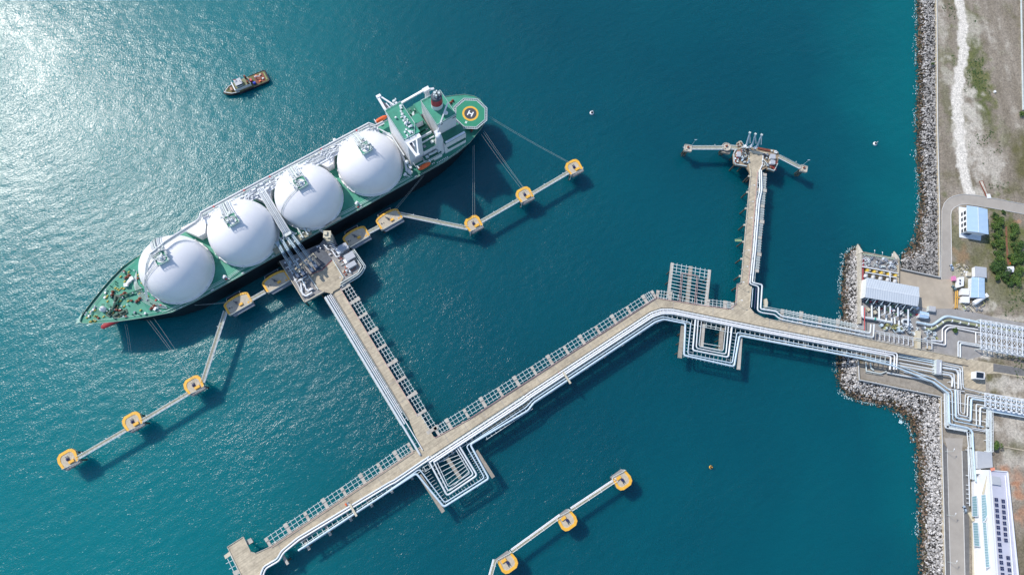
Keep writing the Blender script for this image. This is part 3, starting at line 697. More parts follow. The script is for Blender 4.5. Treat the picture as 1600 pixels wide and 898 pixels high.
for s0, s1, e0, e1 in ((L0, M0, L1, M1), (M0, R0, M1, R1)):
    for k in (.25, .5, .75):
        a = lerp2(s0, s1, k); b = lerp2(e0, e1, k)
        mb.beam(W(*lerp2(a, b, -.01), TZ+.15), W(*lerp2(a, b, .27), TZ+.15), .28, .2); mb.beam(W(*lerp2(a, b, .83), TZ+.15), W(*lerp2(a, b, 1.0), TZ+.15), .28, .2)
part('longitudinal_bars', mb, galv, lc)
mb = MB(); mb.tube(WP([(1063.5, 472), (1066.5, 427.5), (1089, 431.5), (1085, 476)], TZ+.6), .16, 6, rad=.8); mb.tube(WP([(1061.5, 471), (1064.5, 426), (1091, 430.5), (1087.5, 476)], TZ+.6), .14, 6, rad=.8)
part('service_pipe', mb, pinkst, lc)

# ---------------------------------------------------------------- pipelines
def pipe(label, pts, r, mat=pipew, rad=1.6, group='pipelines along the trestles', n=10):
    c = pts[0]; t = MB(); t.tube(pts, r, n, rad=rad)
    # weld rings / supports every few metres keep the run from looking drawn
    fp = fillet(pts, rad)
    for p, h, nn in along(fp, 17.0, 6.0):
        t.tube([p-h*.15, p+h*.15], r*1.22, n)
    return solo('pipeline', t, mat, label, 'pipeline', group)
def SLo(d1, d2, d3, z, x0=430, x1=None):
    """run parallel to the south road edge: offset d1 until the anchor at px 820, d2 to the bend, d3 after"""
    q = WP([(x0, 871-(x0-430)*.6565), (812, 620.2), (824, 612.3), (1015.7, 486.5), (1033, 480.8), (1050, 481)], z)
    return off(q, [d1, d1, d2, d2, (d2+d3)/2, d3])
HZ = TZ+1.75; LO = TZ+.85
def endB(d, z, pts): return off(WP([(1050, 481), (1200, 511.5), (1340, 538)], z), d)[1:]
p1 = SLo(1.5, 1.1, 1.1, HZ, 655)+endB(1.1, HZ, 0)[:1]
pipe('thin-topped white pipeline nearest the roadway, turning down at the shore', SLo(1.5, 1.1, 1.1, HZ, 662)+off(WP([(1050, 481), (1200, 511.5), (1340, 538)], HZ), 1.1)[1:]+WZ([(1402, 552, 11.5), (1400.5, 577, 10.5)]), .46, white)
pipe('thick white pipeline, second from the roadway of the main trestle', SLo(3.0, 2.6, 2.5, HZ, 668)+off(WP([(1050, 481), (1200, 511.5), (1340, 538)], HZ), 2.5)[1:]+WZ([(1398, 554.5, 11.5), (1396.5, 577, 10.5)]), .52, white)
pipe('thick white pipeline, third from the roadway of the main trestle', SLo(4.25, 3.85, 3.7, HZ, 672)+off(WP([(1050, 481), (1200, 511.5), (1340, 538)], HZ), 3.7)[1:]+WZ([(1392, 556.5, 11.5), (1390.5, 577, 10.5)]), .56, white)
mid_px_a = [(731, 688)]
run4a = SLo(7.5, 5.9, 5.9, LO, 741)
run4 = WP([(600, 771), (655.5, 732.5)], LO)+WP([(695, 785), (757.3, 745.8), (728.6, 696.5)], LO)+run4a[1:-1]+WP([(1079.6, 504), (1074.5, 553), (1144.3, 567), (1151.6, 518.8)], LO)+WP([(1200, 528), (1340, 554.5)], LO)+WZ([(1392, 566, 11), (1460, 592, 9), (1487.5, 611.4, 9), (1488.8, 656.7, 9), (1537, 666.5, 9)])
pipe('slim bluish pipeline just inside the outermost run, following both big loops', run4, .36, pipeb)
run5a = SLo(9.7, 7.6, 7.6, LO, 741)
run5 = WP([(466, 859.6), (650.5, 739), (693.6, 791.4), (764, 747), (734.8, 694)], LO)+run5a[1:-1]+WP([(1071, 505.2), (1068.7, 555), (1147, 572.3), (1155.4, 524.2)], LO)+WP([(1200, 532.6), (1340, 558.6)], LO)+WZ([(1392, 570, 11), (1458, 596.5, 9), (1482.2, 614.6, 9), (1483.4, 662, 9), (1513, 668, 9), (1519.2, 674, 9), (1520.5, 700, 9), (1524, 745, 9), (1525, 752, 9)])
pipe('thick pale outermost pipeline on the seaward side of the main trestle', run5, .62, pipeb)
# nested inner loops
for lab, px, r in (('thickest of the three inner pipe loops of the junction platform', [(674, 727), (698.8, 773.8), (745.5, 742), (720, 700)], .58),
                   ('middle of the three inner pipe loops of the junction platform', [(679, 723.5), (700.5, 767), (740, 740.5), (716.5, 702)], .42),
                   ('smallest inner pipe loop of the junction platform', [(683, 722), (701, 760.5), (734.5, 738.8), (713.5, 704)], .22)):
    pts = WP(px, LO+.15); pipe(lab, [pts[0]+(pts[0]-pts[1]).normalized()*5]+pts[1:3]+[pts[3]+(pts[3]-pts[2]).normalized()*5], r, pipew, group='nested loops of the junction platform')
for lab, px, r in (('thickest of the three inner pipe loops left of the side junction', [(1086.7, 499), (1082.4, 547), (1138, 558), (1143.9, 509.6)], .58),
                   ('middle of the three inner pipe loops left of the side junction', [(1091, 500), (1087.8, 543.7), (1134.3, 553), (1138.4, 508)], .42),
                   ('smallest inner pipe loop left of the side junction', [(1096, 502), (1092, 541), (1130, 548.5), (1134, 509)], .22)):
    pipe(lab, WP(px, LO+.15), r, pipew, group='nested loops left of the side junction')
pair = [(672, 714), (616.5, 751.5), (609, 755), (466, 841.4), (441, 862), (434.6, 874), (413.7, 886), (409, 898), (407, 915)]
pipe('inner pipeline of the pair running to the lower left platform', off(WP(pair, TZ+1.2), -.75), .5, white)
pipe('outer pipeline of the pair running to the lower left platform', off(WP(pair, TZ+1.2), .75), .55, pipew)
# branch 1 pipes
b1 = WP([(519.3, 457.3), (640, 657.2)], TZ+.9)
pipe('thick white pipeline on the west edge of the loading trestle', off(b1, 5.0)[:1]+[off(b1, 5.0)[0].lerp(off(b1, 5.0)[1], 1.22)]+[off(b1, 5.0)[0].lerp(off(b1, 5.0)[1], 1.22)-V(0, 0, 2.5)], .66, pipew, group='pipelines of the loading trestle')
pipe('medium pipeline beside the thickest one of the loading trestle', off(b1, 3.45), .45, pipew, group='pipelines of the loading trestle')
q = off(b1, 2.3); pipe('slim bright pipeline second from the road of the loading trestle', [q[0], q[0].lerp(q[1], 1.2)], .3, white, group='pipelines of the loading trestle')
q = off(b1, 1.3); pipe('slimmest pipeline beside the road of the loading trestle', [q[0], q[0].lerp(q[1], .93)], .25, white, group='pipelines of the loading trestle')
# branch 2 pipes
pipe('outer pale pipeline of the side trestle, turning along the north kerb to the shore', WP([(1189.5, 266), (1190.5, 296), (1186.6, 315), (1180.5, 391), (1175.5, 441.3), (1191, 444.8), (1188.4, 482.6), (1213, 486.5), (1221, 493.8), (1260, 501.5), (1300, 509), (1359.6, 520.8), (1360.8, 506.5)], TZ+1), .55, pipew, rad=1.3)
pipe('inner pale pipeline of the side trestle, nearer the road', WP([(1186.5, 266), (1187.3, 296), (1183.3, 315), (1177.5, 391), (1171.7, 443), (1185.4, 447.6), (1183.6, 485), (1190, 488.3), (1210.4, 491.3), (1218.4, 498.2), (1260, 507), (1300, 514.5), (1364.6, 527), (1365.8, 506.5)], TZ+1), .48, pipew, rad=1.3)
pipe('slim bluish pipeline in the dark bay beside the side junction', WP([(1181.5, 449), (1179, 482)], TZ+.3), .28, navy, group='pipelines in the side bay')
pipe('pale slim pipeline in the dark bay beside the side junction', WP([(1176.5, 450), (1174.3, 480)], TZ+.3), .22, pipeb, group='pipelines in the side bay')
q = off(WP([(1225, 500), (1300, 515), (1352, 525.5)], TZ+.7), 0)
pipe('thin pipeline hugging the north kerb before the shore', q, .25, pipew)
for k, lab in ((3.4, 'northern thin cable pipe beside the last leg of the trestle'), (2.2, 'middle thin cable pipe beside the last leg of the trestle')):
    pipe(lab, off(WP([(1192, 479), (1350, 511)], TZ+.5), -k+3), .2, galv)
# rack beams and guard rail under / beside the seaward pipes
rack = thing('pipe_rack', 'open steel pipe rack on the seaward side of the main trestle', 'pipe rack', W(800, 640, 0))
def rackbeams(pl, d0, d1, step, z, rail_off=None, parent=rack):
    mb = MB(); 
    for p, h, nn in along(pl, step, 1.0):
        a = p+nn*d0; b = p+nn*d1; a.z = b.z = z; mb.beam(a, b, .3, .35)
        for k in (.2, .55, .95): q = a.lerp(b, k); mb.beam(q, q-V(0, 0, 1.4), .25, .25)
    for d in (d0+.3, (d0+d1)/2, d1-.3):
        q = off(pl, d)
        for a, b in zip(q, q[1:]): mb.beam(V(a.x, a.y, z-.05), V(b.x, b.y, z-.05), .3, .4)
    part('rack_frame', mb, galv, parent)
    if rail_off is not None:
        mb = MB(); q = off(pl, rail_off); mb.rail([V(a.x, a.y, z+.1) for a in q], 1.0, .09, 2.6)
        part('walkway_rail', mb, galv, parent); mb = MB()
        for a, b in zip(off(pl, rail_off-.6), off(pl, rail_off-.6)[1:]): mb.beam(V(a.x, a.y, z+.12), V(b.x, b.y, z+.12), .9, .06)
        part('walkway', mb, grating, parent)
sA = WP([(468, 846), (655, 723)], TZ); sA1 = WP([(745, 664), (818, 616)], TZ); sA2 = WP([(824, 612.3), (1015.7, 486.5)], TZ); sB = WP([(1050, 481), (1200, 511.5), (1385, 546.5)], TZ)
rackbeams(sA, .3, 4.9, 3.3, TZ+.05); rackbeams(WP([(655, 723), (745, 664)], TZ), .5, 6.5, 3.3, TZ+.05)
rackbeams(sA1, .5, 10.8, 3.3, TZ+.05, 6.2); rackbeams(sA2, .4, 8.7, 3.3, TZ+.05, 5.1)
rackbeams(WP([(1015.7, 486.5), (1033, 480.8), (1050, 481)], TZ), .4, 8.7, 2.8, TZ+.05, 5.1); rackbeams(sB, .4, 8.7, 3.3, TZ+.05, 5.0)
for x in ((437, 860), ): pass
rk1 = thing('pipe_rack', 'narrow pipe rack on the west side of the loading trestle', 'pipe rack', W(580, 560, 0)); rackbeams(nw, .3, 6.2, 3.3, TZ-.25, parent=rk1)
rk2 = thing('pipe_rack', 'narrow pipe rack on the east side of the side trestle', 'pipe rack', W(1185, 350, 0)); rackbeams(WP([(1170, 441), (1180.6, 314), (1184, 268)], TZ), .3, 4.2, 3.3, TZ-.1, parent=rk2)
rk3 = thing('pipe_rack', 'pipe rack north of the last trestle leg, beside the kerb', 'pipe rack', W(1260, 505, 0)); rackbeams(WP([(1360, 530), (1340, 526), (1215.7, 501.5)], TZ), .3, 5.2, 3.3, TZ-.1, parent=rk3)
# anchor frames that straddle the pipes
for px, lab in (((884.5, 590), 'yellowish anchor frame over the pipes midway along the main trestle'), ((552, 795), 'yellowish anchor frame over the pipes near the lower left end')):
    c = W(*px, TZ); t = thing('anchor_frame', lab, 'pipe anchor', (c.x, c.y, TZ), math.atan2(sA2[1].y-sA2[0].y, sA2[1].x-sA2[0].x), 'pipe anchor frames')
    Mx = Matrix.Translation(t.location) @ Matrix.Rotation(t.rotation_euler.z, 4, 'Z')
    mb = MB(); mb.b2(-.6, .6, -4.5, 4.0, 1.9, 2.4); mb.b2(-.4, .4, -4.3, -3.7, -.5, 1.9); mb.b2(-.4, .4, 3.2, 3.8, -.5, 1.9); mb.v = [Mx @ v for v in mb.v]; part('frame', mb, beige, t)
    mb = MB(); mb.b2(-1.4, -.2, 3.2, 5.2, 0, 1.5); mb.v = [Mx @ v for v in mb.v]; part('cabinet', mb, greysteel, t)
    mb = MB(); mb.b2(-2.6, -1.8, 4.0, 5.4, .01, 1.0); mb.v = [Mx @ v for v in mb.v]; part('fire_box', mb, orange, t)
# lamp posts along the side trestle and others
lp = thing('lamp_post', 'street lamp', 'lamp post', (0, 0, 0))
part('pole', MB().tube([V(0, 0, 0), V(0, 0, 7.5)], [.14, .08], 6), galv, lp); part('arm', MB().beam(V(0, 0, 7.4), V(1.6, 0, 7.6), .12, .1), galv, lp); part('lamp_head', MB().b2(1.2, 2.2, -.25, .25, 7.5, 7.68), white, lp)
LPS = [((1168, 296), 0, TZ, 'on the west kerb of the side trestle, nearest the small jetty'), ((1166, 321), 0, TZ, 'second from the top on the west kerb of the side trestle'), ((1164, 346), 0, TZ, 'third from the top on the west kerb of the side trestle'),
       ((1159.5, 396), 0, TZ, 'on the west kerb of the side trestle below the green stair'), ((1157, 421), 0, TZ, 'lowest on the narrow part of the side trestle'), ((1151, 445), 0, TZ, 'at the upper corner of the side junction bay'), ((1148.5, 473), 0, TZ, 'at the lower left corner of the side junction'),
       ((1477, 705), 1, LZ, 'between sea wall and lower access road, uppermost'), ((1479, 804), 1, LZ, 'between sea wall and lower access road, middle'), ((1480.5, 877), 1, LZ, 'between sea wall and lower access road, lowest'),
       ((1357, 400), 1.5, 8, 'left of three on the intake front wall'), ((1369, 403), 1.5, 8, 'middle of three on the intake front wall'), ((1384, 406), 1.5, 8, 'right of three on the intake front wall')]
for i, (px, rz, z, lab) in enumerate(LPS):
    c = W(*px, z); L = 'thin grey lamp post '+lab
    if i == 0: lp.location = c; lp.rotation_euler = (0, 0, rz); lp['label'] = L; lp['group'] = 'lamp posts'
    else: dup(lp, c, rz, L, 'lamp posts')
mb = MB(); c = W(1160.5, 371, TZ)
for i in range(10): mb.box((c.x-1.0-i*.35, c.y-2+i*.1, TZ-.3-i*.3), (.5, 1.6, .1))
mb.beam(c+V(-.6, 0, .6), c+V(-4.5, -.6, -2.6), .1, .1); solo('access_stair', mb, pm('green_steel', (.25, .36, .2), .6), 'small greenish stair hanging off the west side of the side trestle', 'stair')

# ---------------------------------------------------------------- dolphins
DZ = 11.5
def make_dolphin(label):
    t = thing('mooring_dolphin', label, 'dolphin')
    oc = [(-5.0, -3.6), (5.0, -3.6), (5.6, 2.4), (4.6, 4.6), (2.6, 5.5), (-2.9, 5.5), (-5.0, 3.9), (-5.7, 1.2)]
    part('platform', MB().prism(oc, -2.4, 0), pm('dolphin_beige', (.50, .44, .34), .85, .2, .6, dirt=(.30, .25, .18), dirtamt=.7), t)
    mb = MB(); k = .80; inn = [(-3.7, -3.6), (3.6, -3.6), (4.0, 1.7), (3.3, 3.2), (2.0, 3.8), (-2.3, 3.8), (-3.6, 2.7), (-4.1, .7)]
    for i in range(1, 8):
        j = (i+1) % 8; a, b, c, d = oc[i], oc[j], inn[j], inn[i]
        mb.add([(*q, .03) for q in (a, b, c, d)]+[(*q, .26) for q in (a, b, c, d)], [(3, 2, 1, 0), (4, 5, 6, 7), (0, 1, 5, 4), (1, 2, 6, 5), (2, 3, 7, 6), (3, 0, 4, 7)])
    part('yellow_edge', mb, yellow, t)
    mb = MB().b2(-.8, .8, -.5, .7, 0, 1.0); mb.cyl((0, .2, 0), .5, 1.0, 1.7, 10); h = part('mooring_hook', mb, navy, t)
    mb = MB(); mb.beam((0, .6, 1.0), (-.5, 2.2, .7), .4, .4); mb.beam((.4, .6, 1.0), (.7, 2.2, .7), .4, .4); part('hook_arm', mb, darksteel, h)
    part('storage_box', MB().b2(-.3, 2.9, -2.9, -1.3, 0, .9), yellow, t)
    mb = MB().prism([(-4.6, -3.62), (5.0, -3.62), (5.0, -5.2), (-3.6, -5.2)], -2.9, -.5); part('rear_shelf', mb, slabg, t)
    part('rear_rail', MB().rail([(-5.2, -3.4, 0), (4.0, -4.6, 0), (5.3, -3.2, 0)], 1.0, .12, 1.5), galv, t)
    for x, y in ((-3.8, -2.6), (3.8, -2.6), (-3.8, 2.6), (3.8, 2.6)): part('pile', MB().tube([(x, y, -DZ-4), (x, y, -2.4)], .6, 8), pilem, t)
    part('ladder', MB().b2(-5.0, -4.4, -3.95, -3.7, -8, -.2), galv, t)
    return t
jd = W(897, 262, DZ)-W(740, 350, DZ); JANG = math.atan2(jd.y, jd.x)
jd2 = W(303, 602, DZ)-W(106, 718, DZ); JANG2 = math.atan2(jd2.y, jd2.x)
jd3 = W(972, 748, DZ)-W(793, 878, DZ); JANG3 = math.atan2(jd3.y, jd3.x)
dl = [((740, 350), JANG, 'yellow-edged mooring dolphin at the elbow of the upper catwalks, nearest the ship stern lines'), ((820, 305), JANG, 'yellow-edged mooring dolphin in the middle of the upper right catwalk line'), ((897, 262), JANG, 'outermost yellow-edged mooring dolphin at the upper right end of the catwalk'),
      ((303, 602), JANG2, 'yellow-edged mooring dolphin where the lower left catwalk turns towards the bow'), ((207.5, 659), JANG2, 'middle yellow-edged mooring dolphin of the lower left catwalk'), ((106.5, 717.5), JANG2, 'outermost yellow-edged mooring dolphin at far lower left'),
      ((972, 749), JANG3+math.pi, 'upper right yellow-edged dolphin of the empty lower berth'), ((886, 812), JANG3+math.pi, 'middle yellow-edged dolphin of the empty lower berth'), ((793, 878), JANG3+math.pi, 'lowest yellow-edged dolphin of the empty lower berth')]
d0 = make_dolphin('x'); GD = 'mooring dolphins with yellow edges'; first = True
for px, a, lab in dl:
    c = W(*px, DZ)
    if first: d0.location = c; d0.rotation_euler = (0, 0, a); d0['label'] = lab; d0['group'] = GD; first = False
    else: dup(d0, c, a, lab, GD)
def make_breast(label):
    t = thing('breasting_dolphin', label, 'dolphin')
    arc = [(8.2*math.sin(a), 2.6+2.2*math.cos(a*1.0)-.0) for a in [(-1.35+2.7*i/8) for i in range(9)]]
    oc = [(8.3, -4.4), (8.3, 2.6)]+[(x, y) for x, y in arc[::-1]]+[(-8.3, 2.6), (-8.3, -4.4)]
    part('platform', MB().prism(oc, -2.6, 0), pm('dolphin_concrete', (.50, .44, .34), .85, .15, .5, dirt=(.35, .31, .28), dirtamt=.6), t)
    mb = MB(); ed = oc
    for a, b in zip(ed, ed[1:]): mb.beam((a[0]*.93, a[1]*.89, .14), (b[0]*.93, b[1]*.89, .14), 1.3, .28, ext=.15)
    part('yellow_edge', mb, yellow, t)
    mb = MB(); mb.b2(-1.1, -.1, -.3, .9, 0, 1.3); mb.beam((-.6, .6, 1), (-1.6, 2.1, .8), .5, .5); mb.beam((-.2, 0, .8), (.6, -1.3, .7), .45, .5); part('mooring_hook', mb, darksteel, t)
    part('storage_box', MB().b2(.2, 2.5, -2.6, -1.2, 0, .9), yellow, t)
    part('hatch', MB().b2(5.2, 6.4, -3.6, -2.7, 0, .15), yellow, t)
    mb = MB(); mb.b2(-6.2, -5.5, -.9, -.3, 0, .6); mb.b2(-4.6, -4.2, -1.2, -.6, 0, .5); part('bollard', mb, darksteel, t)
    part('rear_shelf', MB().prism([(-7.2, -4.42), (8.0, -4.42), (8.0, -6.2), (-6.0, -6.2)], -3.2, -1.6), greysteel, t)
    mb = MB().rail([(-8.2, -4.0, 0), (-6.8, -4.9, 0), (7.2, -4.9, 0), (8.2, -4.0, 0)], 1.0, .13, 2.0); part('rear_rail', mb, galv, t)
    f = part('fender_frame', MB().b2(-5.0, 5.0, 6.3, 7.0, -9.5, -1.2), darksteel, t); part('fender_cone', MB().tube([(-3, 4.2, -4), (-3, 6.3, -4)], 1.0, 10).tube([(3, 4.2, -4), (3, 6.3, -4)], 1.0, 10), black, t)
    part('chain', MB().tube([(-5.5, 4.6, -.3), (-4.8, 5.6, .5), (-4.4, 6.6, -1.3)], .09, 4).tube([(4.2, 4.9, -.3), (4.4, 5.9, .5), (4.4, 6.6, -1.3)], .09, 4), galv, t)
    for x in (-6.2, 0, 6.2):
        for y in (-2.8, 2.2): part('pile', MB().tube([(x, y, -DZ-4), (x, y, -2.4)], .6, 8), pilem, t)
    return t
b0 = make_breast('x'); GB = 'breasting dolphins along the ship side'; first = True
sa = R(-147.51+180)
for px, lab in (((607.5, 341.5), 'uppermost of the four wide fendered dolphins beside the ship, nearest the stern'), ((556, 369), 'wide fendered dolphin just right of the loading platform'), ((431, 438.5), 'wide fendered dolphin just left of the loading platform'), ((371.5, 473), 'lowest of the four wide fendered dolphins beside the ship, nearest the bow')):
    c = W(*px, DZ+1)
    if first: b0.location = c; b0.rotation_euler = (0, 0, sa); b0['label'] = lab; b0['group'] = GB; first = False
    else: dup(b0, c, sa, lab, GB)
# ---------------------------------------------------------------- catwalks
def catwalk(label, a, b, za, zb, w=1.5, style=0, posts=True, group='catwalks between dolphins', side=-1):
    A = W(*a, za); B = W(*b, zb); t = thing('catwalk', label, 'catwalk', (A.x, A.y, A.z), 0, group)
    h = (B-A).normalized(); nn = V(h.y, -h.x, 0)
    if nn.y > 0: nn = -nn
    part('walkway_deck', MB().beam(A-V(0, 0, .15), B-V(0, 0, .15), w, .12), grating, t)
    mb = MB()
    for s in (-1, 1): mb.beam(A+nn*s*(w/2+.1)-V(0, 0, .4), B+nn*s*(w/2+.1)-V(0, 0, .4), .22, .8)
    n = max(2, int((B-A).length/3))
    for i in range(n+1): p = A.lerp(B, i/n)-V(0, 0, .7); mb.beam(p-nn*w/2, p+nn*w/2, .15, .15)
    part('girder', mb, galv if style == 0 else white, t)
    mb = MB()
    for s in (-1, 1): mb.rail([A+nn*s*w/2, B+nn*s*w/2], 1.1, .07, 3.0)
    part('handrail', mb, galv if style == 0 else white, t)
    s_ = 1 if style == 0 else -1
    mb = MB().tube([A+nn*(w/2+.55)*s_-V(0, 0, .1), B+nn*(w/2+.55)*s_-V(0, 0, .1)], .3 if style else .26, 6); part('cable_duct', mb, white, t)
    if style:
        mb = MB()
        for i in range(1, n, 3): p = A.lerp(B, i/n); mb.beam(p-nn*w*.8+V(0, 0, 1), p+nn*w*.8+V(0, 0, 1), .2, .2)
        part('hoop', mb, white, t)
    if posts:
        mb = MB(); k = max(1, int((B-A).length/13))
        for i in range(1, k+1):
            p = A.lerp(B, (i-.3)/k)-nn*w*.6; mb.tube([p, p+V(0, 0, 2.6)], .09, 4); mb.beam(p+V(0, 0, 2.6), p+nn*.9+V(0, 0, 2.7), .3, .12)
        part('lamp', mb, galv, t)
    return t
catwalk('straight catwalk from the uppermost ship dolphin to the elbow dolphin', (620, 333), (731, 356), DZ+1, DZ, 1.7)
catwalk('catwalk from the elbow dolphin to the middle dolphin at upper right', (751, 346), (810, 312), DZ, DZ)
catwalk('catwalk from the middle dolphin to the outermost dolphin at upper right', (830, 303), (888, 269), DZ, DZ)
catwalk('steep catwalk from the bow-side ship dolphin down to the lower left turn', (352, 486), (316, 597), DZ+1, DZ, 1.7)
catwalk('catwalk between the turn dolphin and the middle dolphin at lower left', (294, 614), (221, 657), DZ, DZ)
catwalk('catwalk between the middle and outermost dolphins at lower left', (196, 671), (120, 715), DZ, DZ)
catwalk('short catwalk joining the two ship dolphins right of the loading platform', (575, 363), (592, 354), DZ+1, DZ+1, 1.6, posts=False)
catwalk('short catwalk joining the two ship dolphins left of the loading platform', (391, 468), (414, 455), DZ+1, DZ+1, 1.6, posts=False)
catwalk('white catwalk between the upper and middle dolphins of the lower berth', (964, 749), (893, 796), DZ, DZ, 1.5, 1, False)
catwalk('white catwalk between the middle and lowest dolphins of the lower berth', (876, 806), (800, 861), DZ, DZ, 1.5, 1, False)
catwalk('white catwalk leaving the bottom edge of the photo beside the lowest dolphin', (774, 874), (764, 910), DZ, DZ, 1.5, 1, False)
def cwpath(label, pts, z): return
for px, lab in (([(786, 869), (774, 876), (771, 882)], 'white bent rail section at the lowest dolphin of the lower berth'),):
    pass

# ---------------------------------------------------------------- mooring lines
def line(label, a, b, sag=1.5, r=.06, group='mooring lines'):
    pts = [a.lerp(b, i/14)-V(0, 0, sag*4*(i/14)*(1-i/14)) for i in range(15)]
    solo('mooring_line', MB().tube(pts, r, 4), rope, label, 'rope', group)
SD = 19.2
bow_l = [((229, 499.5), (299, 594)), ((233, 498.5), (302, 595)), ((240, 496.5), (305, 594))]
for i, (a, b) in enumerate(bow_l): line('one of three thin mooring lines from the bow deck to the turn dolphin', W(*a, 20.5), W(*b, DZ+1), group='lines from bow deck to turn dolphin')
for a, b in (((739, 228), (738.5, 345)), ((741, 227), (742, 345))): line('one of two thin mooring lines hanging straight down from the stern to the elbow dolphin', W(*a, SD), W(*b, DZ+1), group='lines from stern to elbow dolphin')
for a, b in (((752, 210), (817, 298)), ((755, 207), (821, 298)), ((757, 205), (823, 299))): line('one of three slanting mooring lines from the stern to the middle upper dolphin', W(*a, SD), W(*b, DZ+1), group='lines from stern to middle dolphin')
for a, b in (((763, 183), (892, 256)), ((762, 180), (895, 256))): line('one of two long mooring lines from the stern tip to the outermost upper dolphin', W(*a, SD), W(*b, DZ+1), group='lines from stern to outermost dolphin')
for a, b in (((195, 506), (204, 653)), ((198, 506), (208, 653))): line('one of two faint mooring lines from the bow to the middle lower left dolphin', W(*a, 20.5), W(*b, DZ+1), 4, .03, group='lines from bow to middle dolphin')
for a, b in (((152, 513), (104, 712)), ((155, 513), (108, 712))): line('one of two faint mooring lines from the bow tip to the outermost lower left dolphin', W(*a, 21), W(*b, DZ+1), 5, .03, group='lines from bow tip to outermost dolphin')
for a, b in (((288, 478), (366, 470)), ((290, 477), (367, 472))): line('one of two spring lines along the dark hull to the bow-side ship dolphin', W(*a, 14), W(*b, DZ+2), 1, .06, group='spring lines at the bow-side dolphin')
for a, b in (((664, 270), (606, 338)), ((667, 268), (608, 340))): line('one of two spring lines from the aft hull to the stern-side ship dolphin', W(*a, 17), W(*b, DZ+2), 1, .06, group='spring lines at the stern-side dolphin')

# ---------------------------------------------------------------- loading platform
pf = thing('loading_platform', 'concrete loading platform crowded with pipework beside the ship', 'platform', W(505, 415, 0))
plat = WP([(436.5, 408), (476, 473), (506, 456.5), (522, 455), (533, 443), (560, 427.5), (566, 416), (549.5, 392), (544.8, 390), (541.7, 380.6), (527.6, 385), (519.8, 365.5), (507, 372), (499.6, 381)], PZ)
part('deck', MB().prism(plat, PZ-1.6, PZ-.25), slabg, pf)
turn = WP([(482.4, 430), (488, 426), (504, 421.5), (519.5, 406.5), (525, 409), (536.5, 433.5), (531, 447), (531, 449.5), (521, 455), (519, 459), (506, 455.5), (497.5, 452)], PZ)
part('turning_area', MB().prism(turn, PZ-.24, PZ+.02), concrete, pf)
dk = WP([(484, 391.5), (499.8, 382.3), (519, 405.5), (503, 420.5), (494, 421)], PZ)
part('steel_deck', MB().prism(dk, PZ-.24, PZ+.15), darksteel, pf)
kerb('kerb', WP([(437, 408.5), (476, 472), (506, 455.5)], PZ-.25), pf, beige, .6, .5)
kerb('kerb', WP([(533, 442.5), (559.5, 427), (565, 416), (549, 392.5)], PZ-.25), pf, galv, 1.3, .45)
mb = MB(); mb.tube(WP([(531, 447), (559, 429.5), (563.5, 425), (569, 416), (551, 391)], PZ+.5), .3, 6, rad=1)
mb.tube(WP([(529, 451), (561, 432), (566, 426.5), (571.5, 416.5), (553, 389.5)], PZ-1.5), .45, 6, rad=1); part('edge_duct', mb, galv, pf)
for p, h, nn in along(plat+plat[:1], 11): q = p-nn*1.2; q = q if inside(q.x, q.y, plat) else p+nn*1.2; pile(pf, q, PZ-1.6, .6)
mb = MB(); mb.tube(WP([(484, 428.5), (503, 422), (519, 406)], PZ+.3), .12, 4); part('red_line_pipe', mb, redp, pf)
for a, b in (((520, 406), (537, 434)), ((482, 430), (497, 452))):
    part('barrier', MB().beam(W(*a, PZ+.35), W(*b, PZ+.35), .5, .9), galv, pf)
rnd = random.Random(5)
def clutter(parent, quad, z, n, rn, names=('valve', 'cabinet', 'pipe_run'), mats=None, h=(.5, 1.8), size=(.5, 1.8)):
    mats = mats or [galv, steelw, greysteel, white, darksteel, pipeb]
    for i in range(n):
        u, v = rn.random(), rn.random(); p = lerp2(lerp2(quad[0], quad[1], u), lerp2(quad[3], quad[2], u), v); c = W(*p, z)
        ang = R(32.5)+rn.choice([0, math.pi/2]); k = rn.random(); m = rn.choice(mats)
        if k < .45:
            mb = MB().box((c.x, c.y, z+rn.uniform(*h)/2), (rn.uniform(*size), rn.uniform(*size), rn.uniform(*h)), ang); part(names[1], mb, m, parent)
        elif k < .75:
            L = rn.uniform(1.5, 5); d = V(math.cos(ang), math.sin(ang), 0); zz = z+rn.uniform(.4, h[1]); a = V(c.x, c.y, zz)-d*L/2; b = a+d*L; e = V(-d.y, d.x, 0)
            mb = MB().tube([V(a.x, a.y, z), a, b, b+e*rn.uniform(.8, 2), b+e*2-V(0, 0, 0)], rn.uniform(.12, .3), 6, rad=.4); part(names[2], mb, m, parent)
        else:
            mb = MB().cyl((c.x, c.y), rn.uniform(.25, .6), z, z+rn.uniform(*h), 8); mb.cyl((c.x, c.y), rn.uniform(.5, .8), z+.9, z+1.05, 8); part(names[0], mb, m, parent)
clutter(pf, [(441, 410), (463, 440), (480, 431), (464, 400)], PZ, 30, rnd, h=(.5, 2.5))
clutter(pf, [(462, 438), (476, 466), (496, 452), (482, 431)], PZ, 16, rnd)
clutter(pf, [(505, 372), (520, 367), (530, 392), (517, 402)], PZ, 18, rnd, h=(.5, 3))
clutter(pf, [(528, 392), (545, 384), (562, 416), (542, 432)], PZ, 20, rnd, mats=[galv, steelw, brownr, beige, greysteel, orange])
clutter(pf, [(528, 405), (540, 402), (553, 424), (541, 433)], PZ, 14, rnd, mats=[brownr, beige, galv, redp, orange], h=(.3, 1.2))
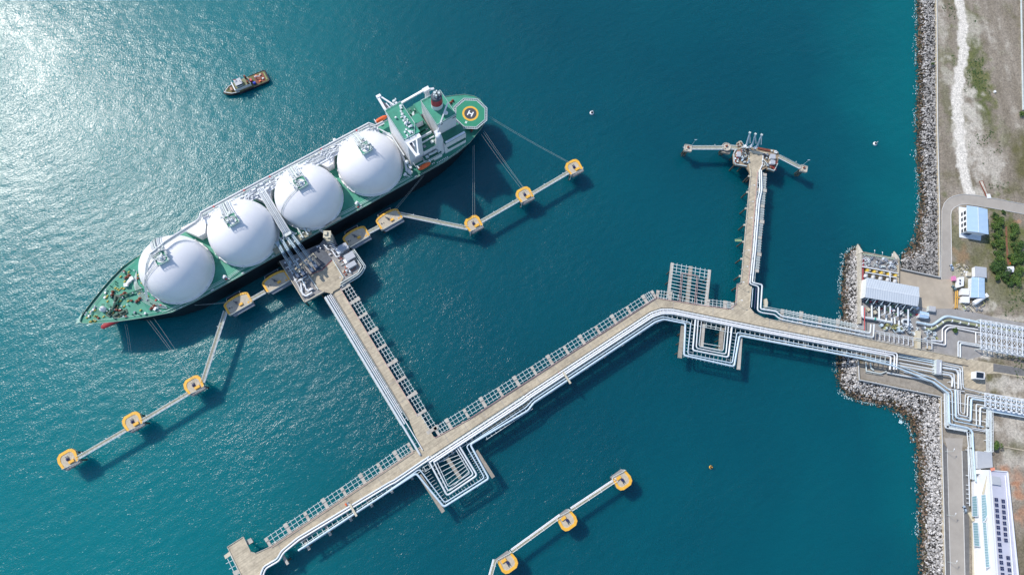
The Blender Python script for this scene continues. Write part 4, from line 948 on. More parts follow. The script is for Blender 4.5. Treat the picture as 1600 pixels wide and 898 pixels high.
for px, sx, sy, hh, m in (((536, 386), 6, 4.4, 3.5, greyroof), ((546, 400), 6.5, 4.5, 3.2, greyroof), ((549, 413), 6, 3.2, 2.6, greyroof), ((530, 391), 4, 4, 2.5, steelw), ((541, 407), 3.5, 3, 2.2, white)):
    c = W(*px, PZ+hh); solo('equipment_shelter', MB().box((c.x, c.y, PZ+hh/2), (sx, sy, hh), R(32.5)), m, 'grey equipment box on the platform right wing, %s' % {536: 'nearest the ship', 546: 'the middle large one', 549: 'lowest one by the rusty pipework', 530: 'small one beside the coils', 541: 'small white one'}[px[0]], 'shelter', 'equipment boxes on the loading platform')
# big bent return pipes on the left wing
for i, (px, r) in enumerate(((([(470, 442), (472, 458), (478, 463), (488, 456.5)]), .55), ([(475, 440), (478, 452), (482, 454.5), (489, 450.5)], .45), ([(465, 432), (480, 425)], .35), ([(467, 437.5), (479, 431)], .35), ([(464, 440), (474, 436)], .3))):
    part('return_pipe', MB().tube(WP(px, PZ+1.2), r, 10, rad=1.3), white, pf)
part('drain_pipe', MB().tube(WP([(458, 431), (468, 449), (470, 456)], PZ+.8), .35, 8, rad=1), pipew, pf)
# coil springs of the gangway area + white service pipe
for i in range(5):
    c = W(513+i*2.3, 373+i*4.2, PZ+2.6); a = c-V(2.2, -.9, 0); b = c+V(2.2, -.9, 0); part('hose_loop', MB().tube([a-V(0, 0, 1.5), a, (a+b)/2+V(0, 0, 1.4), b, b-V(0, 0, 1.5)], .22, 6, rad=1), steelw, pf)
part('service_pipe', MB().tube(WP([(506, 382), (512, 389), (519, 391), (526, 402), (531, 399)], PZ+2.2), .4, 8, rad=1), white, pf)
for px in ((496, 386), (499, 385), (501, 388)): c = W(*px, PZ); part('bollard', MB().cyl((c.x, c.y), .55, PZ, PZ+.9, 8), white, pf)
c = W(532.5, 435, PZ); part('lamp', MB().ball((c.x, c.y, PZ+2), .5), white, pf)
# loading arms: riser on the platform, inboard boom up, outboard arm down to the ship manifold
armb = pm('arm_blue_grey', (.15, .23, .31), .45, .2, .6)
armd = pm('arm_dark_blue', (.05, .09, .16), .5, .2, .6)
ARMS = [((464.5, 427.5), (434.5, 378.5), 'leftmost'), ((473, 424), (442, 375.5), 'second from left'), ((485.5, 419), (450, 371.5), 'third from left'), ((491.5, 413), (457.5, 367.5), 'rightmost')]
def arm(base, tip, label, m=armb, apex=30.0, tz=25.0, name='marine_loading_arm'):
    A = W(*base, PZ); B = W(*tip, tz); t = thing(name, label, 'loading arm', A, 0, 'marine loading arms at the ship')
    A2 = A+V(0, 0, 6.5); d = V(B.x-A.x, B.y-A.y, 0); L = d.length; d.normalize(); nn = V(d.y, -d.x, 0)
    ap = V(A.x, A.y, 0)+d*L*.52+V(0, 0, apex)
    part('riser', MB().tube([A, A2], .75, 10).box((A.x, A.y, PZ+.4), (2.4, 2.4, .8), R(30)), armb, t)
    K = A2+V(0, 0, 3)
    mb = MB().tube([A2, K], .6, 8); mb.tube([K+nn*.85, ap+nn*.85], .16, 6); mb.tube([K-nn*.85, ap-nn*.85], .3, 8); mb.beam(K+V(0, 0, .8), ap+V(0, 0, .8), .3, .3)
    for k in range(9): q = K.lerp(ap, (k+.5)/9); mb.beam(q-nn*.8, q+nn*.8+V(0, 0, .4), .18, .18)
    part('inboard_arm', mb, m, t)
    mb = MB().tube([ap-nn*.7, ap-nn*.7+(B-ap)*.92, B+V(0, 0, .6)], .27, 8); mb.tube([ap+nn*.55, B+nn*.4+V(0, 0, .8)], .2, 6); mb.tube([B+V(0, 0, .6)-nn*1.3, B+V(0, 0, .6)+nn*1.1], .34, 8); mb.beam(ap+V(0, 0, -.6), B+V(0, 0, 1.4), .3, .3)
    for k in range(7): q = ap.lerp(B, (k+.5)/7); mb.beam(q-nn*.7, q+nn*.5+V(0, 0, .3), .15, .15)
    part('outboard_arm', mb, pm('arm_pale_blue', (.34, .46, .54), .45, .2, .6) if 'arm_pale_blue' not in MATS else MATS['arm_pale_blue'], t)
    part('pulley', MB().tube([ap-nn*.5, ap+nn*.5], 1.2, 12), armb, t)
    cw = K-(ap-K).normalized()*4.5
    part('counterweight', MB().beam(K, cw, .5, .6).box(cw, (2.6, 1.6, 1.6), math.atan2(d.y, d.x)), armd, t)
    part('valve_block', MB().box((A.x-d.x*2.5, A.y-d.y*2.5, PZ+1.2), (2.0, 2.4, 2.4), math.atan2(d.y, d.x)), armd, t)
    return t
for b, tp, w_ in ARMS: arm(b, tp, '%s of the four bluish loading arms reaching over to the ship' % w_)
# arm support gantry, beige beams across
ga = thing('arm_gantry', 'double beige walkway beam crossing over the loading arms', 'gantry', W(477, 411, PZ))
for a, b in (((460.5, 421), (490, 396)), ((463.5, 424.5), (494, 401))):
    part('walkway_beam', MB().beam(W(*a, PZ+7), W(*b, PZ+7), 1.0, .5), beige, ga); part('handrail', MB().rail([W(*a, PZ+7.3), W(*b, PZ+7.3)], 1, .07, 2.5), beige, ga)
for px in ((461, 422), (475, 411), (491, 398)): part('leg', MB().beam(W(*px, PZ+7), V(W(*px, PZ+7).x, W(*px, PZ+7).y, PZ), .6, .6), beige, ga)
# gangway tower reaching to the ship rail
gt = thing('gangway_tower', 'beige gangway tower bridging from the loading platform to the ship rail', 'gangway', W(510, 372, PZ))
c = W(511, 366, PZ+14); mb = MB()
for dx in (-1.8, 1.8):
    for dy in (-1.8, 1.8): mb.beam((c.x+dx, c.y+dy, PZ), (c.x+dx, c.y+dy, PZ+14), .35, .35)
for z in (3, 7, 11): mb.box((c.x, c.y, PZ+z), (4.2, 4.2, .2))
part('tower', mb, beige, gt); part('tower_roof', MB().box((c.x, c.y, PZ+14.1), (4.6, 4.6, .3)).box((c.x-.8, c.y+.5, PZ+14.8), (2, 2.4, 1.2)), beige, gt)
q = W(499.5, 358, 22.5); part('gangway', MB().beam(V(c.x, c.y, PZ+11.5), q, 1.5, .3), beige, gt); part('gangway_rail', MB().rail([V(c.x+.7, c.y, PZ+11.6), q+V(.7, 0, 0)], 1, .08, 1.5).rail([V(c.x-.7, c.y, PZ+11.6), q-V(.7, 0, 0)], 1, .08, 1.5), white, gt)

# ---------------------------------------------------------------- small jetty at the right
jt = thing('small_jetty', 'small T-shaped jetty head of brownish concrete at the end of the side trestle', 'jetty', W(1178, 250, 0))
jo = WP([(1146.6, 255.5), (1145.5, 241), (1148.5, 234), (1151, 231), (1151, 224.5), (1155, 220), (1159, 220), (1161, 229), (1184, 230.5), (1210, 234), (1215.8, 237), (1218, 243), (1214.5, 256), (1209.5, 268), (1199, 264.5), (1198, 262), (1186, 268), (1183.8, 275), (1173, 275), (1171, 268), (1166, 260.5), (1150, 258)], TZ)
part('deck', MB().prism(jo, TZ-1.5, TZ-.2), pm('brown_concrete', (.30, .235, .16), .9, .25, .5, dirt=(.2, .13, .08), dirtamt=.6), jt)
part('road_deck', MB().prism(WP([(1170.5, 237.5), (1192, 241.5), (1191, 257), (1186, 268), (1184.5, 276), (1172.5, 276), (1171.5, 268), (1169.5, 256)], TZ), TZ-.19, TZ+.02), concrete, jt)
part('front_beam', MB().beam(W(1171, 236.5, TZ+.3), W(1200, 241.5, TZ+.3), 2.0, .9), beige, jt); part('fender_beam', MB().beam(W(1184, 231.5, TZ+.2), W(1203, 235.5, TZ+.2), 1.4, .8), brownr, jt)
kerb('kerb', WP([(1149, 234), (1145.8, 241), (1146.8, 254.5), (1150, 257.5), (1166, 260)], TZ-.2), jt, galv, 1.0, .45)
kerb('kerb', WP([(1192, 241.5), (1191, 257), (1186, 268)], TZ), jt, white, .7, .5); kerb('kerb', WP([(1170, 238), (1168.5, 252), (1172, 264), (1173, 276)], TZ), jt, beige, .6, .45)
kerb('kerb', WP([(1214.5, 256), (1209, 267.5), (1199.3, 264)], TZ-.2), jt, galv, 1.0, .4)
for p, h, nn in along(jo+jo[:1], 9): q = p-nn*1.5; q = q if inside(q.x, q.y, jo) else p+nn*1.5; pile(jt, q, TZ-1.5, .5)
rnd = random.Random(9)
clutter(jt, [(1158, 230), (1172, 231), (1169, 257), (1157, 254)], TZ, 34, rnd, mats=[galv, greysteel, darksteel, pipeb], size=(.4, 1.3), h=(.5, 2.2))
clutter(jt, [(1148, 242), (1157, 238), (1158, 256), (1148, 254)], TZ, 12, rnd, mats=[redp, galv, white, brownr], size=(.4, 1.2))
clutter(jt, [(1193, 242), (1204, 243), (1202, 262), (1192, 262)], TZ, 18, rnd, mats=[galv, greysteel, darksteel], size=(.4, 1.3))
clutter(jt, [(1203, 256), (1213, 254), (1209, 265), (1200, 262)], TZ, 8, rnd, mats=[redp, brownr, galv], size=(.4, 1.2))
clutter(jt, [(1152, 222), (1159, 221), (1160, 232), (1152, 233)], TZ, 8, rnd, mats=[brownr, galv, beige], size=(.4, 1.2))
clutter(jt, [(1202, 234), (1213, 236), (1214, 241), (1202, 239)], TZ, 6, rnd, mats=[white, galv], size=(.4, 1.2))
for px, sx, sy, lab in (((1155, 240.5), 2.6, 3.6, 'grey flat-roofed cabin on the left wing of the small jetty'), ((1208, 244), 3.6, 3.2, 'upper of two grey cabins on the right wing of the small jetty'), ((1208, 253), 3.2, 2.8, 'lower of two grey cabins on the right wing of the small jetty')):
    c = W(*px, TZ+3); t = thing('cabin', lab, 'cabin', (c.x, c.y, TZ)); part('wall', MB().box((c.x, c.y, TZ+1.3), (sx*.92, sy*.92, 2.6), R(-6)), steelw, t); part('roof', MB().box((c.x, c.y, TZ+2.75), (sx*1.05, sy*1.05, .25), R(-6)), greyroof, t)
for b, tp, w_ in (((1161.5, 231), (1171.5, 207.5), 'leftmost'), ((1170.5, 231), (1180.3, 209.5), 'middle'), ((1178, 233), (1190, 210.8), 'rightmost')):
    A = W(*b, TZ); B = W(*tp, TZ+14.5); t = thing('marine_loading_arm', '%s of the three pale folded loading arms standing on the small jetty' % w_, 'loading arm', A, 0, 'folded loading arms on the small jetty')
    d = V(.85, -.5, 0); part('riser', MB().tube([A, A+V(0, 0, 5)], .5, 8), pipeb, t)
    mid = (A+V(0, 0, 5)); part('inboard_arm', MB().tube([mid, B], .38, 8).beam(mid+d, B, .22, .22), pipeb, t)
    e = A.lerp(B, .25)+d*2.4+V(0, 0, 4); part('outboard_arm', MB().tube([B, e], .26, 6), pipew, t); part('pulley', MB().tube([B-d*.7, B+d*.7], .75, 10), galv, t)
    part('counterweight', MB().box(A+V(-.8, -1, 4.4), (1.6, 1.6, 1.8), .4), white, t)
    part('base_frame', MB().beam(A+d*1.2, mid, .3, .3).beam(A-d*1.2, mid, .3, .3), pipeb, t)
def sq_dolphin(px, lab, s, rz, round_=False, lamp=None):
    c = W(*px, TZ); t = thing('small_dolphin', lab, 'dolphin', c, 0, 'square concrete dolphins of the small jetty')
    if round_: pts = [(c.x+math.cos(i*math.pi/5+rz)*s*.62, c.y+math.sin(i*math.pi/5+rz)*s*.58) for i in range(10)]
    else: pts = [(c.x+(x*math.cos(rz)-y*math.sin(rz))*s/2, c.y+(x*math.sin(rz)+y*math.cos(rz))*s/2) for x, y in ((-1, -1), (1, -1), (1, 1), (-1, 1))]
    part('platform', MB().prism(pts, TZ-1.8, TZ), concrete_lt, t); kb = [V(x, y, TZ) for x, y in pts]; kerb('kerb', kb+kb[:1], t, capm, .4, .4)
    part('mooring_hook', MB().box((c.x, c.y+.5, TZ+.6), (1.3, 1.0, 1.2), .5), brownr, t); part('cabinet', MB().box((c.x-1.3, c.y-1.0, TZ+.4), (.7, .7, .8)), beige, t)
    for x in (-1.3, 1.3):
        for y in (-1.2, 1.2): part('pile', MB().tube([(c.x+x*.7, c.y+y*.7+.3, -4), (c.x+x*.7, c.y+y*.7+.3, TZ-1.8)], .45, 8), pilem, t)
    part('ladder', MB().beam((c.x-s*.5-.2, c.y, TZ+.6), (c.x-s*.5-1.4, c.y+.2, TZ+.6), .3, .2), white, t)
    if lamp: q = W(*lamp, TZ); part('lamp_mast', MB().tube([q, q+V(0, 0, 9)], .1, 5).beam(q+V(-.8, 0, 9), q+V(.9, 0, 9), .3, .15), pipeb, t)
sq_dolphin((1075, 231.5), 'leftmost square dolphin of the small jetty, at the far end of its left catwalk', 4.8, R(-8), lamp=(1080.5, 227.5))
sq_dolphin((1135, 229.5), 'rounded dolphin between the left catwalk and the small jetty', 5.2, 0, True)
c = W(1139, 238, TZ-.5); solo('landing_shelf', MB().prism(WP([(1128, 233), (1143, 235), (1140, 240.5), (1128, 238)], TZ-1.2), TZ-3, TZ-1.2), concrete_dk, 'low concrete shelf under the rounded dolphin of the small jetty', 'landing')
sq_dolphin((1256, 263.5), 'rightmost square dolphin of the small jetty, at the end of its right catwalk', 4.6, R(-14), lamp=(1254, 258.5))
catwalk('beige catwalk left of the small jetty reaching the leftmost square dolphin', (1081, 230.5), (1130, 230.5), TZ, TZ, 1.9, group='catwalks of the small jetty')
catwalk('short beige catwalk joining the rounded dolphin to the small jetty', (1141, 229.5), (1152, 231), TZ, TZ, 2.4, posts=False, group='catwalks of the small jetty')
catwalk('beige catwalk right of the small jetty reaching the rightmost square dolphin', (1217, 244), (1251, 261.5), TZ, TZ, 1.7, group='catwalks of the small jetty')
# bay frame south of the jetty head is part of the trestle caps
for px, lab in (((924.5, 177), 'white buoy floating alone in the upper middle of the water'), ((1367, 225), 'white buoy floating left of the upper rock slope'), ((1110.5, 729.5), 'small orange buoy floating in the lower right water')):
    c = W(*px, 0); t = thing('buoy', lab, 'buoy', c); s = 1.0 if px[0] != 1110.5 else .75
    part('float', MB().lathe([(.05, -.6), (1.3*s, -.4), (1.55*s, .2), (1.35*s, .8), (.5*s, 1.1)], (c.x, c.y, 0), 16), yellow if s < 1 else white, t)
    part('mast', MB().tube([V(c.x, c.y, 1), V(c.x, c.y, 3.4*s)], .14, 6).box((c.x, c.y, 3.4*s), (.7, .12, .7), .7).box((c.x, c.y, 3.4*s), (.7, .12, .7), -.7), yellow if s < 1 else white, t)
    part('lantern', MB().lathe([(.9, .95), (.85, 1.25), (.3, 1.5)], (c.x, c.y, 0), 12), black, t)

# ---------------------------------------------------------------- gas carrier
ship = thing('gas_carrier', 'huge green-decked gas carrier with four white spherical tanks moored at the jetty', 'ship', (-119.03, 153.47, 0), R(-147.51))
MS = Matrix.Translation(ship.location) @ Matrix.Rotation(R(-147.51), 4, 'Z')
def sp(name, mb, mat, parent=ship, label=None):
    mb.v = [MS @ v for v in mb.v]; return part(name, mb, mat, parent, label)
IMS = MS.inverted()
def S(px, py, z): return IMS @ W(px, py, z)
VC = -.6    # centre line
st = [(-157.5, 3.5, .1, -3), (-155, 8.5, 1.0, -2), (-150, 12.8, 5, 0), (-144, 15.6, 9, 0), (-134, 19.6, 14, 0), (-124, 21.6, 18, 0), (-112, 22.9, 21, 0), (-95, 23, 23, 0), (0, 23, 23, 0), (70, 23, 22.6, 0), (84, 21.8, 19.5, 0), (95, 18.7, 15.0, 0), (104, 15.2, 10.6, 0), (112, 11.7, 7.0, 0), (119, 8.3, 3.6, 0), (125, 5.1, 1.4, 0), (129, 2.6, .3, 0), (131.2, .6, .05, 0)]
def deck_z(u): return 19 if u < 84 else min(22.0, 19+(u-84)*.22)
def hb(u):
    for a, b in zip(st, st[1:]):
        if a[0] <= u <= b[0]: return a[1]+(b[1]-a[1])*(u-a[0])/(b[0]-a[0])
    return 0
rows = []
for u, b, w, _ in st:
    uw = u
    if u > 104: uw = 104+(u-104)*.60
    if u < -144: uw = -144+(u+144)*.4
    dz_ = deck_z(u)
    def bl(t): return w+(b-w)*t**1.6
    rows.append([(uw, w*.96, -3), (uw, w, 0), (uw+(u-uw)*.1, bl(.12), 1.6), (uw+(u-uw)*.5, bl(.5), dz_*.5), (uw+(u-uw)*.85, bl(.85), dz_*.8), (u, b, dz_), (u, b, dz_+(.9 if u > 88 else .12))])
mb = MB(); K = 7
for s in (-1, 1):
    vs = [V(p[0], VC+s*p[1], p[2]) for r_ in rows for p in r_]; f1 = []; f2 = []
    for i in range(len(rows)-1):
        for k in range(K-1):
            q = (i*K+k, (i+1)*K+k, (i+1)*K+k+1, i*K+k+1); q = q if s > 0 else q[::-1]
            (f2 if k < 1 else f1).append(q)
    mb.add(vs, f1, 0, True); mb.add(vs, f2, 1, True)
a = rows[0]; vs = [V(p[0], VC+p[1], p[2]) for p in a]+[V(p[0], VC-p[1], p[2]) for p in a]; mb.add(vs, [(k, k+1, K+k+1, K+k) for k in range(K-1)], 0)
a = rows[-1]; vs = [V(p[0], VC+p[1], p[2]) for p in a]+[V(p[0], VC-p[1], p[2]) for p in a]; mb.add(vs, [(k, k+1, K+k+1, K+k) for k in range(K-1)], 0)
sp('hull', mb, [hullb, hullr])
sp('bulbous_bow', MB().tube([V(112, VC, -2.4), V(122, VC, -1.6), V(129, VC, -1.3), V(131.5, VC, -1.6)], [3.4, 2.9, 2.0, .5], 14), hullr)
pl_ = [V(u, VC+b-.02, deck_z(u)) for u, b, w, _ in st]; pr_ = [V(u, VC-b+.02, deck_z(u)) for u, b, w, _ in st]
mb = MB()
for i in range(len(st)-1): mb.add([pl_[i], pl_[i+1], pr_[i+1], pr_[i]], [(0, 3, 2, 1)])
sp('main_deck', mb, deckg)
mb = MB()
for s in (-1, 1):
    q = [V(u, VC+s*(b+.02), deck_z(u)+(.95 if u > 88 else .2)) for u, b, w, _ in st]
    mb.tube(q, .22, 4)
sp('gunwale', mb, pm('gunwale', (.22, .36, .30), .6))
sp('stem_plate', MB().prism([(127.2, VC-4.9), (134.2, VC), (131.4, VC+.4), (129.8, VC+2.0), (131.2, VC)], 22.1, 23.0), pm('pale_green', (.35, .55, .46), .6))
mb = MB()
for s in (-1, 1):
    q = [V(u, VC+s*(hb(u)-.35), 19.1) for u in range(-130, 87, 4)]; mb.rail(q, 1.1, .055, 4.0)
sp('bulwark_rail', mb, white)
# tanks
TK = [(68.2, 'foremost white tank nearest the bow'), (23.0, 'second white tank from the bow'), (-23.2, 'third white tank from the bow'), (-68.2, 'aftmost white tank beside the bridge')]
RT = 20.8
for i, (u, lab) in enumerate(TK):
    prof = [(RT+.5, 18.9), (RT+.5, 20.2), (RT, 20.4), (RT, 24.5)]
    for k in range(1, 20):
        a = math.pi/2*k/20; prof.append((RT*math.cos(a), 24.5+RT*math.sin(a)))
    prof.append((.05, 24.5+RT))
    t = sp('tank_cover', MB().lathe(prof, (u, 0, 0), 72), tankw, ship, lab)
    z = 24.5+RT
    mb = MB().cyl((u, 0), 2.6, z-1.2, z+1.8, 20); sp('tank_dome', mb, white, t)
    mb = MB().b2(u-3.6, u+3.6, -3.8, 3.4, z+1.2, z+1.5); sp('dome_platform', mb, deckg, t)
    mb = MB().rail([V(u-3.6, -3.8, z+1.5), V(u+3.6, -3.8, z+1.5), V(u+3.6, 3.4, z+1.5), V(u-3.6, 3.4, z+1.5), V(u-3.6, -3.8, z+1.5)], 1.1, .1, 1.8); sp('dome_rail', mb, white, t)
    rr = random.Random(40+i); mb = MB()
    for k in range(16):
        x, y = rr.uniform(-4.5, 4.5), rr.uniform(-7, 3.0); h = rr.uniform(.4, 2.2); mb.box((u+x, y, z+1.5+h/2), (rr.uniform(.3, 1.4), rr.uniform(.3, 1.4), h+ .2), rr.choice([0, .5]))
    for k in range(5):
        y = rr.uniform(-3, 2); a_ = V(u+rr.uniform(-4, 0), y, z+2.2); mb.tube([a_, a_+V(rr.uniform(2, 6), 0, 0), a_+V(6, -3-rr.random()*3, 0)], .22, 6)
    sp('dome_piping', mb, galv, t)
    mb = MB().ball((u-.3, .2, z+2.8), .9); mb.tube([V(u, 0, z+1), V(u, 0, z+5.5)], .18, 5); sp('vent_mast', mb, white, t)
    # piping and walkway climbing the shell from the trunk side
    mb = MB()
    def onsph(x, y, lift):
        r2 = RT*RT-x*x-y*y; return V(u+x, y, 24.5+(math.sqrt(r2) if r2 > 0 else 0)+lift)
    for x, r_ in ((-2.6, .28), (-1.7, .4), (1.4, .34), (2.4, .22), (3.2, .25), (-4.0, .2)):
        mb.tube([V(u+x, -20.5, 27.5)]+[onsph(x*.9, y, 1.1) for y in (-17.5, -15, -12, -9, -6, -3.4)], r_, 6)
    sp('climbing_pipes', mb, pipew, t)
    mb = MB(); q = [V(u+.2, -21, 27.6)]+[onsph(.2, y, 1.5) for y in (-18, -15, -12, -9, -6, -4)]
    for a_, b_ in zip(q, q[1:]): mb.beam(a_, b_, 1.1, .15)
    mb.rail([p+V(.6, 0, 0) for p in q], 1.0, .09, 2); mb.rail([p-V(.6, 0, 0) for p in q], 1.0, .09, 2); sp('stairway', mb, galv, t)
    # small ladder down the bow quarter
    mb = MB(); q = [onsph(3+k*2.3, 1+k*.35, .5) for k in range(8)]+[V(u+RT+.8, 3.5, 24)]
    mb.tube(q, .14, 4); mb.tube([p+V(0, .9, .0) for p in q], .14, 4); 
    for p in q: mb.beam(p, p+V(0, .9, 0), .12, .12)
    if i == 0 or i == 2: sp('side_ladder', mb, galv, t)
    mb = MB(); mb.lathe([(RT+.45, 19.9), (RT+.75, 20.0), (RT+.75, 20.5), (RT+.45, 20.6)], (u, 0, 0), 72)
    for k in range(26):
        a_ = math.radians(18+k*14); mb.box((u+math.cos(a_)*(RT+.6), math.sin(a_)*(RT+.6), 21.3), (.6, .5, 2.6), a_)
    sp('base_flange', mb, white, t)
# pipe trunk along the far side
tk = sp('pipe_trunk', MB().b2(-83, 39, -21.9, -15.0, 26.4, 26.8), steelw)
mb = MB()
for k, (v_, r_) in enumerate(((-21.0, .42), (-20.0, .35), (-19.2, .5), (-18.2, .28), (-17.4, .38), (-16.7, .22))): mb.tube([V(-84+k*.7, v_, 27.4), V(40-k*2, v_, 27.4)], r_, 8)
sp('trunk_pipes', mb, pipew, tk)
mb = MB(); ww = [V(-90, -18.5, 28.4), V(-84.5, -18.5, 28.4), V(-81.5, -22.3, 28.4), V(38.5, -22.3, 28.4), V(41, -18.2, 30.5), V(44, -16, 33), V(62, -7.5, 46), V(66, -5.5, 47.5), V(72, -4.5, 47.5), V(77, -1.5, 45), V(86, 5, 35), V(91, 8.5, 26)]
for a_, b_ in zip(ww, ww[1:]): mb.beam(a_, b_, 1.5, .16, ext=.3)
sp('walkway', mb, galv, tk)
mb = MB(); mb.tube([p+V(0, -.95, .55) for p in ww[:9]], .42, 8); sp('walkway_duct', mb, white, tk)
mb = MB(); mb.rail([p+V(0, .75, 0) for p in ww], 1.1, .09, 3); mb.rail([p+V(0, -.75, 0) for p in ww], 1.1, .09, 3); sp('walkway_rail', mb, white, tk)
mb = MB()
for u in range(-80, 40, 8): mb.beam((u, -21.8, 19), (u, -21.8, 26.5), .4, .4); mb.beam((u, -16.6, 19), (u, -16.6, 26.5), .4, .4); mb.beam((u, -22, 26.3), (u, -16, 26.3), .4, .4)
sp('trunk_frame', mb, white, tk)
rr = random.Random(3); mb = MB()
for k in range(110):
    u = rr.uniform(-82, 37); mb.box((u, rr.uniform(-22, -15.6), 27.6+rr.random()), (rr.uniform(.3, 2.2), rr.uniform(.3, 1.2), rr.uniform(.5, 1.5)))
for k in range(26):
    u = rr.uniform(-80, 35); v0 = rr.uniform(-21, -17); mb.tube([V(u, v0, 28.2), V(u+rr.uniform(2, 7), v0, 28.4), V(u+rr.uniform(6, 8), v0+rr.uniform(1.5, 4), 28.4)], rr.uniform(.15, .4), 6)
sp('trunk_fittings', mb, steelw, tk)
for c_ in (-68.2, -23.2, 23.0):
    mb = MB()
    for k in range(34):
        x = rr.gauss(0, 6.5); y = rr.uniform(-19.5, -8-abs(x)*.45)
        r2 = RT*RT-x*x-y*y
        if r2 < 4: continue
        z_ = 24.5+math.sqrt(r2)+.5
        if rr.random() < .5: mb.box((c_+x, y, z_), (rr.uniform(.5, 2.2), rr.uniform(.3, 1.0), rr.uniform(.5, 1.4)), rr.choice([0, .2, -.2]))
        else: mb.tube([V(c_+x, y, z_), V(c_+x*.85, min(y+3.5, -5), z_+1.2)], rr.uniform(.15, .35), 6)
    for x in (-10, -7.5, 6.5, 9): mb.beam((c_+x, -20, 29), (c_+x*.55, -10, 43-abs(x)*.55), .45, .3)
    mb.b2(c_-12, c_+12, -20.5, -19.5, 28.0, 28.4); sp('shell_pipework', mb, steelw, tk)
mb = MB()
for u in (-72, -46, -9, 9, 30): mb.box((u, -22.6, 28.9), (.9, .9, .9))
sp('fire_monitor', mb, redp, tk)
# white deck machinery platforms that overhang on the far side
p_ = sp('far_side_manifold', MB().b2(-59, -37, -26.2, -22.0, 22.3, 22.8), beige)
mb = MB(); rr = random.Random(8)
for k in range(22): mb.box((rr.uniform(-58, -38), rr.uniform(-26, -22.5), 23.4), (rr.uniform(.6, 2.6), rr.uniform(.5, 1.6), rr.uniform(.8, 2.2)))
mb.ball((-57, -26, 24.5), 1.3); mb.ball((-48, -25, 24.2), 1.0); sp('manifold_fittings', mb, white, p_)
mb = MB()
for u in (-57, -50, -43): mb.tube([V(u, -26, 22.5), V(u, -26.2, 16)], .25, 5); mb.beam((u, -26, 22.2), (u, -20, 22.2), .4, .5)
sp('platform_brackets', mb, white, p_)
# fore crossover between tanks two and three
x_ = sp('cross_deck', MB().b2(-2.3, 2.3, -17, 17.5, 27.0, 27.3), galv)
mb = MB()
for k, (u, r_) in enumerate(((-1.9, .45), (-.9, .35), (0.1, .5), (1.1, .3), (1.9, .4))): mb.tube([V(u, -19, 28), V(u, 14.5, 28), V(u+(u*.6), 16.5, 25.5)], r_, 8)
sp('crossover_pipes', mb, pipew, x_)
mb = MB()
for v_ in range(-16, 18, 4): mb.beam((-2.3, v_, 19), (-2.3, v_, 27), .35, .35); mb.beam((2.3, v_, 19), (2.3, v_, 27), .35, .35)
mb.rail([V(-2.4, -17, 27.3), V(-2.4, 17, 27.3)], 1.1, .09, 2.5); mb.rail([V(2.4, -17, 27.3), V(2.4, 17, 27.3)], 1.1, .09, 2.5); sp('crossover_frame', mb, white, x_)
m_ = sp('manifold', MB().b2(-13, 13, 18.4, 22.2, 21.4, 21.8), grating)
mb = MB(); rr = random.Random(12)
for u in (-10.5, -7.0, -1.5, 2.0, 5.5, 9.0): mb.tube([V(u, 14, 23.2), V(u, 22.2, 23.2)], .48, 8); mb.tube([V(u, 21.6, 23.2), V(u, 22.0, 23.2)], .85, 10); mb.tube([V(u, 17.5, 23.2), V(u, 18.1, 23.2)], .8, 10)
for k in range(26): mb.box((rr.uniform(-13, 13), rr.uniform(14.5, 21), 22.6), (rr.uniform(.4, 1.6), rr.uniform(.4, 1.6), rr.uniform(.6, 2.4)))
sp('manifold_pipes', mb, galv, m_)
mb = MB(); mb.beam((12, 16.5, 26), (24, 13, 30), .9, .9); mb.tube([V(12, 16.5, 19), V(12, 16.5, 27)], .8, 10); sp('hose_crane', mb, white, m_)
mb = MB(); mb.tube([V(-14, 16.5, 19), V(-14, 16.5, 25)], .7, 8); mb.beam((-14, 16.5, 25), (-30, 17.5, 26), .5, .6); sp('provision_crane', mb, beige, ship)
mb = MB().b2(-34, -22, 20.6, 21.8, 19.3, 20.6); sp('accommodation_ladder', mb, beige)
mb = MB()
# deck pipes and walkway along the near side
for v_, r_ in ((18.9, .16), (19.9, .22), (20.6, .12)):
    q = []
    for u in range(92, -94, -6):
        base = v_-(.9 if 30 < u < 44 else 0)-(.6 if -40 < u < -28 else 0); q.append(V(u, min(base, hb(u)-1.6+VC), 19.9))
    mb.tube(q, r_, 5)
sp('deck_pipes', mb, pipm if False else pm('pale_green_pipe', (.45, .62, .56), .5))
rr = random.Random(17)
for u, v_ in ((46, 18.6), (-48, 18.4), (-85, 17.5), (90, 15), (-62, 19)):
    mb = MB(); mb.cyl((u, v_), .7, 19, 21.6, 10); mb.box((u+.8, v_, 21.8), (2.2, 1.2, 1.0), .5); mb.beam((u, v_, 21), (u-1.2, v_+2.6, 20.2), .4, .4); sp('deck_davit', mb, white, ship)
mb = MB()
for k in range(9):
    u = -90+k*21; mb.box((u, 21.4, 19.4), (1.8, .6, .7)); mb.box((u, -22.4, 19.4), (1.8, .6, .7))
sp('fairleads', mb, galv, ship)
for u, v_ in ((88.5, 9.6), (46.5, 20.0), (-2, 21.2), (-47, 20.6), (-90, 15.5), (87.5, 14)):
    sp('hose_box', MB().box((u, v_, 19.8), (1.1, .8, 1.2)), redp, ship)
